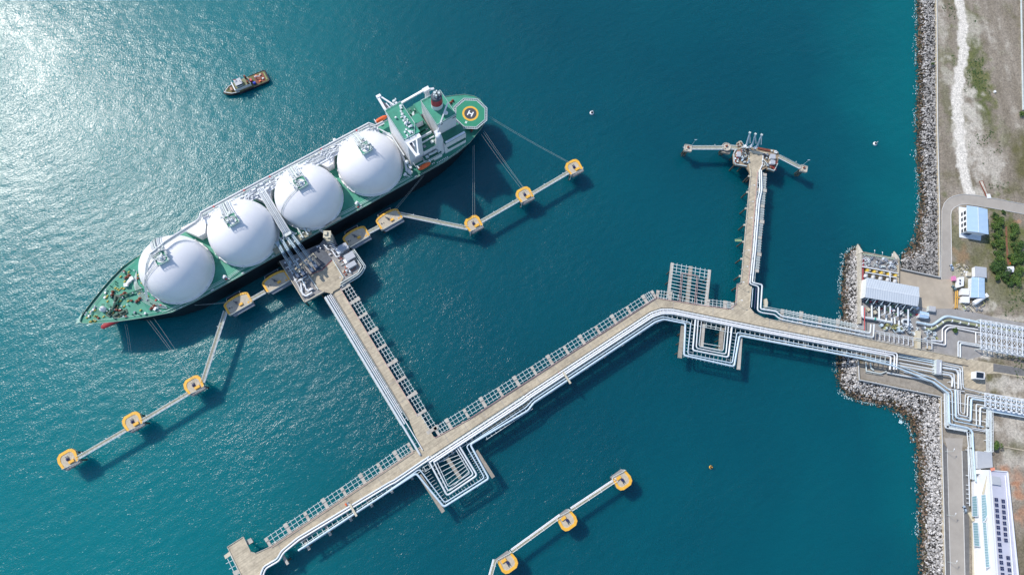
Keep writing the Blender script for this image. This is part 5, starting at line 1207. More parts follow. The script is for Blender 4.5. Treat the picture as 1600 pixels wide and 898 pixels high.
# forecastle gear
rr = random.Random(21)
def winch(u, v_, rz=0.0):
    z = deck_z(u)+.05; Rz = Matrix.Translation((u, v_, z)) @ Matrix.Rotation(rz, 4, 'Z'); mb = MB()
    mb.tube([V(-2.0, 0, .9), V(-.8, 0, .9)], .7, 10); mb.tube([V(.1, 0, .9), V(1.2, 0, .9)], .7, 10); mb.b2(-2.3, 1.9, -.7, .7, 0, .3); mb.v = [Rz @ v for v in mb.v]
    o = sp('mooring_winch', mb, brownr, ship); mb = MB().b2(1.4, 2.2, -.55, .55, .2, 1.2); mb.v = [Rz @ v for v in mb.v]; sp('winch_motor', mb, darksteel, o)
for a_ in ((97, 5, .3), (103, -3, .2), (96, -12, .2), (108, -6.5, .9), (109.5, 4.5, -.7), (-139, -13, .3), (-140, 12, .6), (-149, 7, .4), (92, 13.2, .3)): winch(*a_)
z = 21.6
def anchor_gear(u, v_, rz):
    Rz = Matrix.Translation((u, v_, z)) @ Matrix.Rotation(rz, 4, 'Z'); mb = MB(); mb.b2(-4.5, 4.5, -1.3, 1.3, 0, .8); mb.tube([V(-3.2, 0, 1.4), V(-.6, 0, 1.4)], .85, 10); mb.tube([V(.6, 0, 1.4), V(3.2, 0, 1.4)], .85, 10); mb.b2(-4.2, 4.2, 1.2, 1.6, 0, 1.2); mb.v = [Rz @ v for v in mb.v]; sp('windlass', mb, pm('windlass_green', (.05, .10, .075), .6, .35, .8), ship)
anchor_gear(108.5, -1.0, 1.0); anchor_gear(109.5, 7.0, -.1); anchor_gear(112.5, 2.6, .5)
mb = MB(); mb.lathe([(1.8, 0), (1.8, 2.2), (1.0, 3.4), (.05, 3.8)], (116.5, -.5, 21.9), 14); mb.tube([V(116.5, -.5, 25), V(116.5, -.5, 33)], .25, 6); sp('foremast', mb, white, ship)
mb = MB()
for k in range(4): mb.box((94.0+k*1.5, -9.5+k*.8, 22.1+k*.3), (1.7+.4*(k % 2), 2.2-.5*(k % 3), 1.8), .4*k)
sp('forward_store', mb, white, ship)
mb = MB(); q = [V(91, 0, 22.4), V(98, -1, 23.2), V(104, -2, 23.4), V(110, 1.5, 23.4), V(113, 4, 23)]; mb.rail(q, .5, .1, 2)
for a_, b_ in zip(q, q[1:]): mb.beam(a_, b_, .9, .12)
sp('forward_catwalk', mb, deckg2, ship)
for k in range(7):
    q = [V(u, max(-hb(u)+3, min(hb(u)-3, v_)), deck_z(u)+.45) for u, v_ in ((90+k*.5, -13+k*.6), (93+k*.4, -6+k*.4), (92.5+k*.5, 4+k*.3), (89+k*.4, 11+k*.4), (85, 16+k*.3))]
    sp('deck_pipe', MB().tube(q, .14, 5, rad=2), MATS['pale_green_pipe'] if k % 2 else galv, ship)
for k in range(9):
    u = 91+k*3.6; sp('deck_plating', MB().box((u, VC+rr.uniform(-.3, .3)*hb(u), deck_z(u)+.04), (rr.uniform(1.5, 4), rr.uniform(1.5, 5), .05), rr.uniform(0, 1)), deckg2, ship)
mb = MB(); mb2 = MB(); mb3 = MB()
nb_ = 0
bolm = pm('bollard_yellow', (.50, .42, .08), .6, .2)
while nb_ < 96:
    u = rr.uniform(89, 127); v_ = VC+rr.uniform(-1, 1)*(hb(u)-1.6); zz = deck_z(u); k = rr.random(); nb_ += 1
    if k < .45:
        sp('bollard_pair', MB().cyl((u-.4, v_), .27, zz, zz+.8, 8).cyl((u+.4, v_+.2), .27, zz, zz+.8, 8).box((u, v_+.1, zz+.12), (1.5, .7, .2), .2), bolm, ship)
    elif k < .85: sp('deck_vent', MB().cyl((u, v_), .3, zz, zz+1.1, 8).ball((u, v_, zz+1.2), .42), rr.choice([deckg2, deckg2, steelw]), ship)
    else: sp('deck_locker', MB().box((u, v_, zz+.5), (1.4, .9, 1.0), rr.random()), rr.choice([brownr, greysteel, white]), ship)
mb = MB()
for v_, s in ((14, 1), (-15, -1)):
    q = [V(u, VC+s*(hb(u)-2.2), deck_z(u)+1.2) for u in range(88, 126, 4)]; mb.tube(q, .1, 4)
sp('forward_rail', mb, galv, ship)

# accommodation and engine casing
DZs = 19.0
h_ = sp('accommodation_block', MB().b2(-101.2, -91.2, -12.0, 13.6, DZs, 52.0), white)
sp('bridge_deck', MB().b2(-102.2, -90.6, -13.2, 10.4, 52.01, 52.5), deckg, h_)
mb = MB().rail([V(-90.7, -13.2, 52.5), V(-90.7, 10.4, 52.5), V(-98, 10.4, 52.5), V(-102.1, 4, 52.5), V(-102.1, -13.2, 52.5), V(-90.7, -13.2, 52.5)], 1.2, .1, 2.2); sp('bridge_rail', mb, steelw, h_)
for s, y0, y1 in ((1, 9.0, 22.8), (-1, -9.5, -24.0)):
    mb = MB(); mb.beam((-91.3, y0, 51.6), (-91.9, y1, 51.6), 1.5, 1.2); mb.beam((-99.0, y0+s*1.5, 51.6), (-93.3, y1, 51.6), .9, .9); mb.box((-92.6, y1, 51.8), (3.0, 1.8, 1.6)); mb.beam((-95.3, y0, 51.4), (-94.2, (y0+y1)/2+s*1, 51.4), .6, .6)
    sp('bridge_wing', mb, white, h_)
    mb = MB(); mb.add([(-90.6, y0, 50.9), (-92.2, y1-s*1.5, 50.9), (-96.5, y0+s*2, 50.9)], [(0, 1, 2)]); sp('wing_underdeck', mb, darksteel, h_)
rr = random.Random(33)
for k in range(14): sp('rooftop_equipment', MB().box((rr.uniform(-101, -97), rr.uniform(-12, 3), 53), (rr.uniform(.6, 2), rr.uniform(.6, 1.6), rr.uniform(.6, 1.6))), rr.choice([steelw, galv]), h_)
for k in range(12): sp('rooftop_equipment', MB().box((rr.uniform(-98, -93.5), rr.uniform(4, 9.5), 53), (rr.uniform(.4, 1.4), rr.uniform(.4, 1.6), rr.uniform(.6, 1.4))), steelw, h_)
for k in range(14): sp('wing_equipment', MB().box((rr.uniform(-101.5, -97), rr.uniform(-19, -12), 48), (rr.uniform(.5, 1.7), rr.uniform(.5, 1.7), rr.uniform(.8, 2.2))), rr.choice([steelw, galv]), h_)
for u, v_, r_ in ((-94, -5, .5), (-97.3, 1.5, .8), (-99.4, 4.8, .7)): sp('radar_dome', MB().ball((u, v_, 53.6), r_+.25).cyl((u, v_), .3, 52.5, 53.4, 8), white, h_)
mb = MB().tube([V(-97.5, -1, 52), V(-97.5, -1, 62)], .3, 6); mb.beam((-97.5, -3.5, 58.5), (-97.5, 1.5, 58.5), .25, .35); mb.beam((-97.5, -2.8, 60.5), (-97.5, .8, 60.5), .2, .3); sp('radar_mast', mb, white, h_)
sp('lower_house', MB().b2(-113.0, -101.3, -17.5, 14.0, DZs, 31.5), white); 
lh = [o for o in bpy.data.objects if o.name.startswith('lower_house')][0]
sp('lower_roof', MB().b2(-113.2, -101.3, -17.8, 14.3, 31.52, 31.8), deckg2, lh)
mb = MB(); rr = random.Random(4)
for k in range(5): mb.b2(-112+k*.0, -104.5, -9+k*3.0, -7.4+k*3.0, 31.8, 33.4)
sp('terrace_step', mb, deckg2, lh)
sp('terrace_wall', MB().b2(-112.5, -103.0, 5.2, 5.8, 31.8, 34.6).b2(-112.5, -103, 8.6, 9.0, 31.8, 33.5), steelw, lh)
for k in range(30): sp('roof_machinery', MB().box((rr.uniform(-112, -102.5), rr.uniform(-16, 13), 32.4), (rr.uniform(.4, 2.2), rr.uniform(.4, 1.8), rr.uniform(.5, 2.0))), rr.choice([galv, deckg2, greysteel, steelw]), lh)
sp('roof_house', MB().b2(-110.5, -105.0, -7.0, -1.5, 31.8, 40.0), white, lh); sp('roof_house_top', MB().b2(-110.7, -104.8, -7.2, -1.3, 40.02, 40.25), deckg, lh)
# near-side terraces between bridge and casing
sp('side_terrace', MB().b2(-112.5, -100.0, 14.02, 18.2, DZs, 24.5), white); te = [o for o in bpy.data.objects if o.name.startswith('side_terrace')][0]
sp('terrace_deck', MB().b2(-112.7, -100.0, 14.02, 18.5, 24.52, 24.7), deckg2, te)
mb = MB().rail([V(-100.2, 18.4, 24.7), V(-112.6, 18.4, 24.7)], 1.1, .1, 2); mb.rail([V(-92, 14, 27), V(-92, 19, 27), V(-100, 19, 27)], 1.1, .1, 2); sp('terrace_rail', mb, steelw, te)
mb = MB(); mb.tube([V(-104, 15.5, 26), V(-108, 15.8, 26), V(-110, 15.5, 26)], .8, 8).box((-102.5, 16, 25.5), (2, 1.6, 1.6)).box((-111, 16.4, 25.5), (1.4, 1.2, 1.6)); sp('air_ducts', mb, galv, te)
ca_ = sp('engine_casing', MB().b2(-129.0, -114.6, -9.6, 9.8, DZs, 47.5), white)
sp('casing_roof', MB().b2(-129.2, -114.4, -9.8, 10.0, 47.52, 47.8), deckg, ca_)
mb = MB().rail([V(-114.5, -9.7, 47.8), V(-114.5, 9.9, 47.8), V(-129, 9.9, 47.8), V(-129, -9.7, 47.8), V(-114.5, -9.7, 47.8)], 1.1, .09, 2.5); sp('casing_rail', mb, steelw, ca_)
mb = MB()
for u in (-127.5, -117.5): mb.box((u, 9.85, 45.5), (2.6, .16, .9))
sp('casing_vent', mb, darksteel, ca_)
f_ = sp('funnel', MB().lathe([(3.7, 47.8), (3.6, 52.2)], (-121.8, -1.6, 0), 28, sx=1.05, sy=.9), white, ship)
sp('funnel_band', MB().lathe([(3.62, 52.21), (3.5, 58.4)], (-121.8, -1.6, 0), 28, sx=1.05, sy=.9), pm('funnel_red', (.42, .03, .05), .45), f_)
sp('funnel_cap', MB().lathe([(3.52, 58.41), (3.45, 60.4)], (-121.8, -1.6, 0), 28, sx=1.05, sy=.9), darksteel, f_)
mb = MB()
for du, dv, r_ in ((-1.5, .5, .8), (.6, -1.0, .9), (.9, 1.2, .6), (-1.0, -1.4, .5), (1.9, .2, .4)): mb.tube([V(-121.8+du, -1.6+dv, 60), V(-121.8+du, -1.6+dv, 63.4)], r_, 10)
sp('exhaust_pipe', mb, galv, f_)
sp('radar_dome', MB().ball((-123.5, 6.4, 49.6), 1.35).cyl((-123.5, 6.4), .5, 47.8, 48.6, 8), white, ca_)
lo_ = sp('quarterdeck_house', MB().b2(-131.6, -115.5, 9.82, 17.6, DZs, 33.0), white); sp('quarterdeck_roof', MB().b2(-131.8, -115.4, 10.0, 17.8, 33.02, 33.3), deckg2, lo_)
sp('white_coaming', MB().b2(-131.0, -116.2, 16.4, 17.7, 33.3, 34.2), steelw, lo_)
sp('side_gallery', MB().b2(-131.0, -117.0, 17.62, 19.0, 26.5, 27.0), deckg2, lo_)
lo2 = sp('far_quarter_house', MB().b2(-130, -113, -18.5, -9.82, DZs, 31), white); sp('far_quarter_roof', MB().b2(-130.2, -112.8, -18.7, -9.85, 31.02, 31.3), deckg, lo2)
# cranes
c1 = sp('crane_pedestal', MB().lathe([(3.4, 19), (2.8, 34), (1.9, 40.5)], (-113.4, 13.6, 0), 18), white, ship)
sp('crane_cab', MB().box((-113.2, 12.6, 42), (3.2, 3.6, 3.6)).ball((-112.4, 14.4, 42.4), 1.9), steelw, c1)
sp('crane_jib', MB().beam((-113.2, 12.2, 43.5), S(699.5, 161, 56), .8, 1.0), white, c1)
c2 = sp('crane_pedestal', MB().lathe([(1.9, 19), (1.7, 40), (1.4, 49)], (-121.5, -13.4, 0), 14), white, ship)
sp('crane_cab', MB().box((-121.0, -13.6, 50.2), (4.4, 2.6, 2.6)), white, c2); sp('crane_jib', MB().beam((-119.0, -13.8, 50.8), (-104.0, -15.6, 46.5), 1.2, 1.3).beam((-126, -12.4, 49), (-121, -13.6, 50.2), 1.2, 1.2), white, c2)
mb = MB().tube([V(-103.8, -15.6, 46), V(-103, -10, 38), V(-100, -5, 38)], .7, 8); sp('hose_rest', mb, galv, lh)
# port fore pipes beside the bridge front
mb = MB().tube([V(-87.0, -15, 23), V(-89, -6, 25), V(-88.8, 10, 25), V(-86.5, 16.5, 23)], .8, 8, rad=2); mb.tube([V(-85.5, -17, 27), V(-90, -9, 27), V(-89.9, 8, 27)], .5, 8)
mb.ball((-89.0, 12.5, 26), 1.5); mb.box((-87.6, 17.2, 22), (2.4, 4.4, 2.2), .3); mb.box((-89.5, 15.5, 24), (1.5, 3, 1.5)); sp('cargo_machinery_pipes', mb, pipew, ship)
for u in (-45.5, 0, 45.0):
    sp('side_casing', MB().prism([(u-9, -21.5), (u+9, -21.5), (u+2.2, -11.0), (u-2.2, -11.0)], 19.0, 26.2), white if u else steelw, ship)
sp('side_casing', MB().prism([(-86, -21.5), (-76, -21.5), (-84.5, -14)], 19.0, 25.5), steelw, ship)
sp('machinery_room', MB().b2(-90.4, -86.0, -13, 3, DZs, 24), white, ship)
# lifeboats
for v_, sgn in ((20.6, 1), (-23.2, -1)):
    u0 = -97.6 if sgn > 0 else -90.5
    mb = MB(); n_ = 12; L = 9.4
    prof = [(.08, 0), (.9, .08), (1.35, .25), (1.5, .5), (1.4, .75), (1.0, .92), (.1, 1.0)]
    vs = []; fs_ = []
    for r_, t in prof:
        for k in range(n_): a_ = 2*math.pi*k/n_; vs.append(V(u0-L/2+t*L, v_+r_*math.cos(a_), 25.4+r_*1.05*math.sin(a_)))
    for i in range(len(prof)-1):
        for k in range(n_): fs_.append((i*n_+k, i*n_+(k+1) % n_, (i+1)*n_+(k+1) % n_, (i+1)*n_+k))
    mb.add(vs, fs_, 0, True); lb_ = sp('lifeboat', mb, orange, ship)
    sp('lifeboat_canopy', MB().box((u0+1.2, v_, 26.9), (2.4, 1.3, .8)), orange, lb_)
    mb = MB()
    for du in (-4.4, 4.4): mb.beam((u0+du, v_-sgn*3, 19), (u0+du, v_-sgn*1.2, 28), .5, .6); mb.beam((u0+du, v_-sgn*1.2, 28), (u0+du, v_+sgn*.8, 28.2), .5, .5)
    sp('lifeboat_davit', mb, white, ship)
sp('lifeboat_deck', MB().b2(-106.0, -92.0, 17.6, 22.0, 21.6, 21.9), deckg2, ship)
mb = MB()
for k in range(10): mb.cyl((-103.5-k*1.3, 20.6), .35, 21.9 if k < 2 else 19, 22.6 if k < 2 else 20.2, 8)
sp('liferaft_canisters', mb, white, ship)
# helicopter deck
hc = S(735, 177.5, 23.5); 
oc = [(hc.x+math.cos(R(22.5+45*k+32.5*0+12))*10.6, hc.y+math.sin(R(22.5+45*k+12))*10.6) for k in range(8)]
oc2 = [(hc.x+math.cos(R(34.5+45*k))*12.2, hc.y+math.sin(R(34.5+45*k))*12.2) for k in range(8)]
hd = sp('helideck', MB().prism(oc, 22.8, 23.5), heligr, ship)
mb = MB()
for k in range(8):
    a_, b_, c_, d_ = oc[k], oc[(k+1) % 8], oc2[(k+1) % 8], oc2[k]
    mb.add([(*a_, 23.3), (*b_, 23.3), (*c_, 23.1), (*d_, 23.1)], [(0, 1, 2, 3)])
sp('safety_net', mb, pm('net', (.13, .19, .19), .9, .4, 2), hd)
mb = MB()
for k in range(8):
    for ring in (oc, oc2): mb.beam((*ring[k], 23.52), (*ring[(k+1) % 8], 23.52), .22, .2)
    for j in range(7): t = j/7; p = V(*lerp2(oc[k], oc[(k+1) % 8], t), 23.45); q = V(*lerp2(oc2[k], oc2[(k+1) % 8], t), 23.3); mb.beam(p, q, .18, .15)
sp('net_frame', mb, steelw, hd)
def ring(r0, r1, z, mi=0, n=40):
    mb = MB(); vs = [V(hc.x+r_*math.cos(2*math.pi*k/n), hc.y+r_*math.sin(2*math.pi*k/n), z) for r_ in (r0, r1) for k in range(n)]
    return mb.add(vs, [(k, (k+1) % n, n+(k+1) % n, n+k)[::-1] for k in range(n)])
sp('landing_circle', ring(4.2, 5.5, 23.512), yellow, hd)
mb = MB(); mb.sheet([(hc.x+4.4*math.cos(2*math.pi*k/40), hc.y+4.4*math.sin(2*math.pi*k/40)) for k in range(40)], 23.51); sp('landing_centre', mb, pm('dark_paint', (.05, .055, .07), .7), hd)
# letter H, read from the jetty side: its upright follows the photo (leaning to the right)
ha = S(733.5, 181.5, 23.5); hb_ = S(737, 173, 23.5); axu = (S(738.5, 178.8, 23.5)-S(731.5, 175.8, 23.5)).normalized(); axv = V(-axu.y, axu.x, 0)
if (S(735, 173, 23.5)-S(735, 183, 23.5)).dot(axv) < 0: axv = -axv
Mh = lambda x, y, z=0: V(hc.x, hc.y, 23.516+z)+axu*x+axv*y
mb = MB()
def bar(x0, x1, y0, y1):
    q = [Mh(x0, y0), Mh(x1, y0), Mh(x1, y1), Mh(x0, y1)]; mb.add(q, [(0, 1, 2, 3)])
wht = pm('marking_white', (.85, .85, .85), .6, .03)
bar(-1.75, -1.0, -1.9, 1.9); bar(1.0, 1.75, -1.9, 1.9); bar(-1.0, 1.0, -.38, .38); sp('letter_h', mb, wht, hd)
mb = MB(); bar(-.55, -.1, -8.1, -6.4); bar(.15, .6, -8.1, -6.4); sp('deck_marking', mb, wht, hd)
mb = MB()
for k in range(8): a_ = oc[k]; mb.beam((hc.x+(a_[0]-hc.x)*.7, hc.y+(a_[1]-hc.y)*.7, 19), (*a_, 22.8), .4, .4)
sp('helideck_strut', mb, white, hd)

# ---------------------------------------------------------------- tug
A0 = W(350, 147, 1.5); B0 = W(418, 119, 1.5); TL = (A0-B0).length
tg = thing('tug_boat', 'small dark-hulled tug with white wheelhouse drifting above the ship', 'tug', ((A0+B0)/2).xy.to_3d(), math.atan2(A0.y-B0.y, A0.x-B0.x))
MT = Matrix.Translation(tg.location) @ Matrix.Rotation(tg.rotation_euler.z, 4, 'Z')
def tp(name, mb, mat, parent=tg): mb.v = [MT @ v for v in mb.v]; return part(name, mb, mat, parent)
h2 = TL/2; tw = 4.6
ol = [(-h2, -tw*.86), (-h2+1.2, -tw), (h2*.35, -tw), (h2*.7, -tw*.72), (h2*.92, -tw*.34), (h2, 0), (h2*.92, tw*.34), (h2*.7, tw*.72), (h2*.35, tw), (-h2+1.2, tw), (-h2, tw*.86)]
tp('hull', MB().prism([(x*.97, y*.9) for x, y in ol], -2, 1.6).prism(ol, 1.61, 2.4), pm('tug_hull', (.02, .02, .035), .5, .3))
tp('deck', MB().prism([(x*.955, y*.9) for x, y in ol], 2.41, 2.5), pm('tug_deck', (.14, .15, .06), .8, .3, .6, dirt=(.25, .12, .06), dirtamt=.6))
mb = MB(); 
for a_, b_ in zip(ol, ol[1:]+ol[:1]): mb.tube([V(*a_, 2.3), V(*b_, 2.3)], .38, 8)
tp('fender', mb, black)
tp('bow_rail', MB().tube([V(h2*.35, -tw*.9, 3.1), V(h2*.68, -tw*.66, 3.2), V(h2*.94, 0, 3.4), V(h2*.68, tw*.66, 3.2), V(h2*.35, tw*.9, 3.1)], .22, 6), steelw)
wh = tp('deckhouse', MB().b2(-3.5, 8.2, -2.8, 2.9, 2.5, 5.2), white)
tp('deckhouse_roof', MB().b2(-3.3, 8.0, -2.6, 2.7, 5.21, 5.4), pm('pale_olive', (.20, .22, .12), .7, .2), wh)
tp('wheelhouse', MB().b2(1.5, 5.8, -2.0, 2.1, 5.4, 8.2), steelw, wh); tp('wheelhouse_window', MB().b2(1.3, 6.0, -2.2, 2.3, 6.7, 7.6), glassm, wh); tp('wheelhouse_roof', MB().b2(1.2, 6.1, -2.4, 2.5, 8.2, 8.45), greyroof, wh)
tp('bridge_front', MB().b2(7.6, 8.3, -3.0, 4.0, 5.4, 6.6), white, wh)
tp('mast', MB().tube([V(2.4, 0, 8.4), V(2.0, 0, 15)], .22, 6).beam((2.2, -1.6, 12), (2.2, 1.6, 12), .2, .2), white)
for y in (-2.2, 2.4): tp('funnel', MB().b2(-2.6, -1.4, y-.6, y+.6, 5.4, 8.6), brownr)
tp('fire_monitor', MB().tube([V(4.5, -1.6, 8.4), V(4.5, -1.6, 9.6), V(6, -1.6, 10)], .25, 6), redp)
tp('tow_winch', MB().tube([V(h2*.62, -1.2, 3.4), V(h2*.62, 1.2, 3.4)], .9, 12), pinkp if False else pm('salmon', (.4, .22, .15), .6))
tp('blue_tank', MB().tube([V(-5.0, 2.4, 3.3), V(-6.8, 2.4, 3.3)], 1.0, 12), royal)
tp('orange_locker', MB().b2(-5.4, -3.8, -1.6, .4, 2.5, 4.3), redp)
tp('crane', MB().tube([V(-8, -1.2, 2.5), V(-8, -1.2, 5.0)], .35, 8).beam((-8, -1.2, 5.0), (-11.5, -.2, 4.4), .35, .35), white)
tp('work_deck', MB().b2(-14.2, -7.2, -3.2, 3.4, 2.51, 2.62), brownr)
tp('aft_deck', MB().b2(-h2+.9, -14.4, -3.0, 3.2, 2.51, 2.75), pm('lime_paint', (.24, .27, .09), .7, .25, .8))
for x, y in ((-10, 2.4), (-12, -2.2), (-9, -2.6), (-12.6, 1.4)): tp('deck_box', MB().box((x, y, 3.0), (1.3, 1.0, .9), .3), random.choice([beige, orange, galv]))

# ---------------------------------------------------------------- shore plant
def slab_wall(name, pts, z0, z1, w, mat, label, cat='wall'):
    return solo(name, MB().prism(WP(pts, z1), z0, z1), mat, label, cat)
def wing(label, px):
    a, b, c, d = px; A = W(*a, 1.0); B = W(*b, 7.4); Cc = W(*c, 7.4); D = W(*d, 2.0)
    mb = MB(); vs = [A, B, Cc, D]; mb.add([*vs]+[V(v.x, v.y, -3) for v in vs], [(0, 1, 2, 3), (7, 6, 5, 4), (0, 4, 5, 1), (1, 5, 6, 2), (2, 6, 7, 3), (3, 7, 4, 0)])
    solo('wing_wall', mb, concrete_lt, label, 'wing wall')
wing('left pointed concrete wing wall of the intake, sloping into the water', [(1340.5, 381), (1342.5, 396), (1348.5, 394), (1347, 390)])
wing('right pointed concrete wing wall of the intake, sloping into the water', [(1397.5, 392.5), (1398.5, 405), (1405.5, 404.5), (1404, 400)])
slab_wall('intake_wall', [(1343, 396), (1346.5, 396), (1346, 505), (1343, 505)], 1, 7.4, 1, concrete_lt, 'long pale west wall of the seawater intake', 'wall')
slab_wall('intake_wall', [(1402.5, 404), (1405.5, 404.5), (1405, 447), (1402.5, 447)], 1, 7.4, 1, concrete, 'east wall of the seawater intake beside the bay rocks', 'wall')
it = thing('seawater_intake', 'grey seawater intake deck with screens, gantry beams and railings', 'intake', W(1375, 410, 0))
part('front_deck', MB().prism(WP([(1347, 396.5), (1400, 404.5), (1402, 425.5), (1346.8, 416)], 7), 1, 7.0), slabg, it)
part('front_beam', MB().beam(W(1348, 397, 7.2), W(1398, 405, 7.2), 1.2, .8), pm('algae_concrete', (.28, .33, .24), .9, .2), it)
part('pump_pit', MB().prism(WP([(1346.8, 417), (1402.5, 426.5), (1402, 446), (1346.5, 437)], 5), 3, 5.05), brownr if False else pm('pit_floor', (.14, .12, .09), .9, .3, .5), it)
for a, b in (((1347, 416.5), (1403, 427)), ((1352, 425), (1401, 433.5))): part('gantry_beam', MB().beam(W(*a, 8.0), W(*b, 8.0), .6, .6), steelw, it)
part('gantry_beam', MB().beam(W(1390.5, 424, 8.5), W(1391, 440, 8.5), .5, .5), steelw, it)
rnd = random.Random(15); clutter(it, [(1349, 400), (1400, 408), (1401, 422), (1349, 414)], 7.0, 60, rnd, names=('screen_wheel', 'screen_frame', 'wash_pipe'), mats=[galv, greysteel, steelw, slabg], size=(.5, 2.6), h=(.4, 1.8))
part('handrail', MB().rail(WP([(1348, 398), (1398, 405.5)], 7), 1, .07, 2), galv, it)
for i in range(5):
    x = 1356.8+i*11.0; y = 422+i*2.05
    c = W(x, y, 7.2); t = thing('intake_pump', ['leftmost', 'second from left', 'middle', 'fourth from left', 'rightmost'][i]+' of the five round yellow pump hoods in the intake pit', 'pump', (c.x, c.y, 5.05), 0, 'yellow intake pumps')
    part('hood', MB().lathe([(1.5, 5.05), (1.55, 6.4), (1.1, 7.3), (.05, 7.6)], (c.x, c.y, 0), 14), pm('mustard', (.62, .44, .06), .6) if 'mustard' not in MATS else MATS['mustard'], t); part('motor', MB().cyl((c.x+.4, c.y-.3), .6, 6.8, 8.4, 10), beige, t)
    x = 1352.9+i*11.4; y = 430.7+i*2.15; c = W(x, y, 8.5)
    t = thing('vent_cowl', ['leftmost', 'second from left', 'middle', 'fourth from left', 'rightmost'][i]+' of the five white curved cowls along the pump house roof edge', 'vent', (c.x, c.y, 5.05), 0, 'white cowls by the pump house')
    part('cowl', MB().tube([V(c.x, c.y-.6, 5.05), V(c.x, c.y-.6, 7.6), V(c.x, c.y-.2, 8.6), V(c.x, c.y+.9, 8.9)], [1.3, 1.3, 1.25, 1.1], 12), white, t)
    part('mouth', MB().tube([V(c.x, c.y+.9, 8.9), V(c.x, c.y+1.1, 8.9)], 1.3, 12), steelw, t)
rp = MB().tube(WP([(1348.8, 403), (1348.3, 415), (1347.9, 442), (1348, 452)], 6.5), .75, 8)
rp.tube(WP([(1349, 405), (1353.5, 405.5)], 7.6), .7, 8); solo('fire_main', rp, pm('faded_red', (.30, .05, .06), .6, .25, .5), 'fat dark red pipe running inside the west wall of the intake', 'pipe')
solo('fire_main', MB().tube(WP([(1351, 480), (1350.6, 518)], 9), .3, 8), redp, 'thin bright red pipe south of the pump house crossing the white pipes', 'pipe')
def hall(name, label, cat, roof, zr, z0, roofm, wallm, ridge=1.2, over=.6, group=None, windows=0, cut=None):
    """building from its four roof corners (TL, TR, BR, BL in the photo), ridge across the short way"""
    q = WP(roof, zr); c = sum(q, Vector())/4; t = thing(name, label, cat, (c.x, c.y, z0), 0, group)
    u = (q[1]-q[0]).normalized(); v = (q[3]-q[0]).normalized()
    long_u = (q[1]-q[0]).length > (q[3]-q[0]).length
    if cut is not None: long_u = cut
    ins_ = [q[0]+u*over+v*over, q[1]-u*over+v*over, q[2]-u*over-v*over, q[3]+u*over-v*over]
    part('wall', MB().prism(ins_, z0, zr-.12), wallm, t)
    mb = MB()
    if ridge > 0:
        if long_u: m0, m1 = (q[0]+q[3])/2+V(0, 0, ridge), (q[1]+q[2])/2+V(0, 0, ridge); vs = [q[0], q[1], m1, m0, q[3], q[2]]; fs_ = [(0, 1, 2, 3), (3, 2, 5, 4), (0, 3, 4), (1, 5, 2)]
        else: m0, m1 = (q[0]+q[1])/2+V(0, 0, ridge), (q[3]+q[2])/2+V(0, 0, ridge); vs = [q[0], m0, m1, q[3], q[1], q[2]]; fs_ = [(0, 3, 2, 1), (1, 2, 5, 4), (0, 1, 4), (3, 5, 2)]
        mb.add(vs, fs_); mb.prism(q, zr-.1, zr-.005)
        mb2 = MB().beam(m0+V(0, 0, .05), m1+V(0, 0, .05), .35, .1)
        part('roof', mb, roofm, t); part('ridge_cap', mb2, steelw, t)
    else: mb.prism(q, zr-.11, zr+.2); part('roof', mb, roofm, t)
    return t, q, u, v
t, q, u, v = hall('pump_house', 'long pale metal-roofed pump house with open south side at the intake', 'building', [(1354.3, 433.5), (1436, 448.5), (1434.4, 478.6), (1351.8, 464.4)], 13.5, LZ, paleroof, darksteel, 1.0, 1.2)
part('gable_wall', MB().prism([q[0]+u*.2+v*.4, q[0]+u*.7+v*.4, q[3]+u*.7-v*.4, q[3]+u*.2-v*.4], LZ, 13.3), white, t)
for i in range(7):
    a = q[3].lerp(q[2], .08+i*.14); part('bracket', MB().beam(V(a.x, a.y, 12.9), V(a.x+v.x*2.6-u.x*.6, a.y+v.y*2.6, 10.5), .35, .3), pipeb, t)
    a2 = a-v*.8; part('column', MB().beam((a2.x, a2.y, LZ), (a2.x, a2.y, 13.2), .5, .5), steelw, t)
for x, y0, y1 in ((1419, 483, 508.5), (1403, 480, 494), (1391, 478, 490), (1382.5, 477, 490)):
    part('runway_beam', MB().beam(W(x, y0, 11), W(x-.2, y1, 11), .8, .5), steelw, t)
    e = W(x-.2, y1, 11); part('runway_post', MB().beam(e, V(e.x, e.y, LZ), .45, .45), steelw, t)
gl = 'pipework south of the pump house'
def lp_(label, px, z, r, mat=pipew, rad=1.5, group=gl): pipe(label, WP(px, z), r, mat, rad, group)
lp_('big white header pipe with a teal band south of the pump house', [(1347.5, 478), (1347.8, 495.5), (1366, 498), (1384, 502), (1394, 503.5)], 7.5, .95, pipew)
solo('pipe_coupling', MB().tube(WP([(1365.5, 498), (1367.8, 498.4)], 7.5), 1.12, 12), pm('teal_paint', (.05, .35, .28), .5), 'teal coupling band round the big white header pipe', 'coupling')
for i, (x, y0, y1) in enumerate(((1362, 475, 497), (1373.5, 477, 498.5), (1384.5, 492, 503), (1393, 496, 505), (1398, 496, 506), (1404.5, 500, 508))):
    lp_('short white discharge pipe, %s from the left in the row south of the pump house' % ['first', 'second', 'third', 'fourth', 'fifth', 'last'][i], [(x, y0), (x+.3, y1)], 7.2, .62)
lp_('white pipe bent into a full half ring below the pump house', [(1422, 500), (1412, 498.5), (1408.5, 502), (1413, 506.5), (1424, 507)], 7, .8, pipew, 2.5)
lp_('large white pipe rising over a hump and heading right to the upper truss rack', [(1432, 503), (1440, 504.7), (1456, 508.4), (1474, 495.5), (1481, 493.8), (1497.5, 497), (1512, 500), (1531, 504), (1600, 515), (1660, 525)], 7.6, .85, pipeb, 3, 'pipes to the upper truss rack')
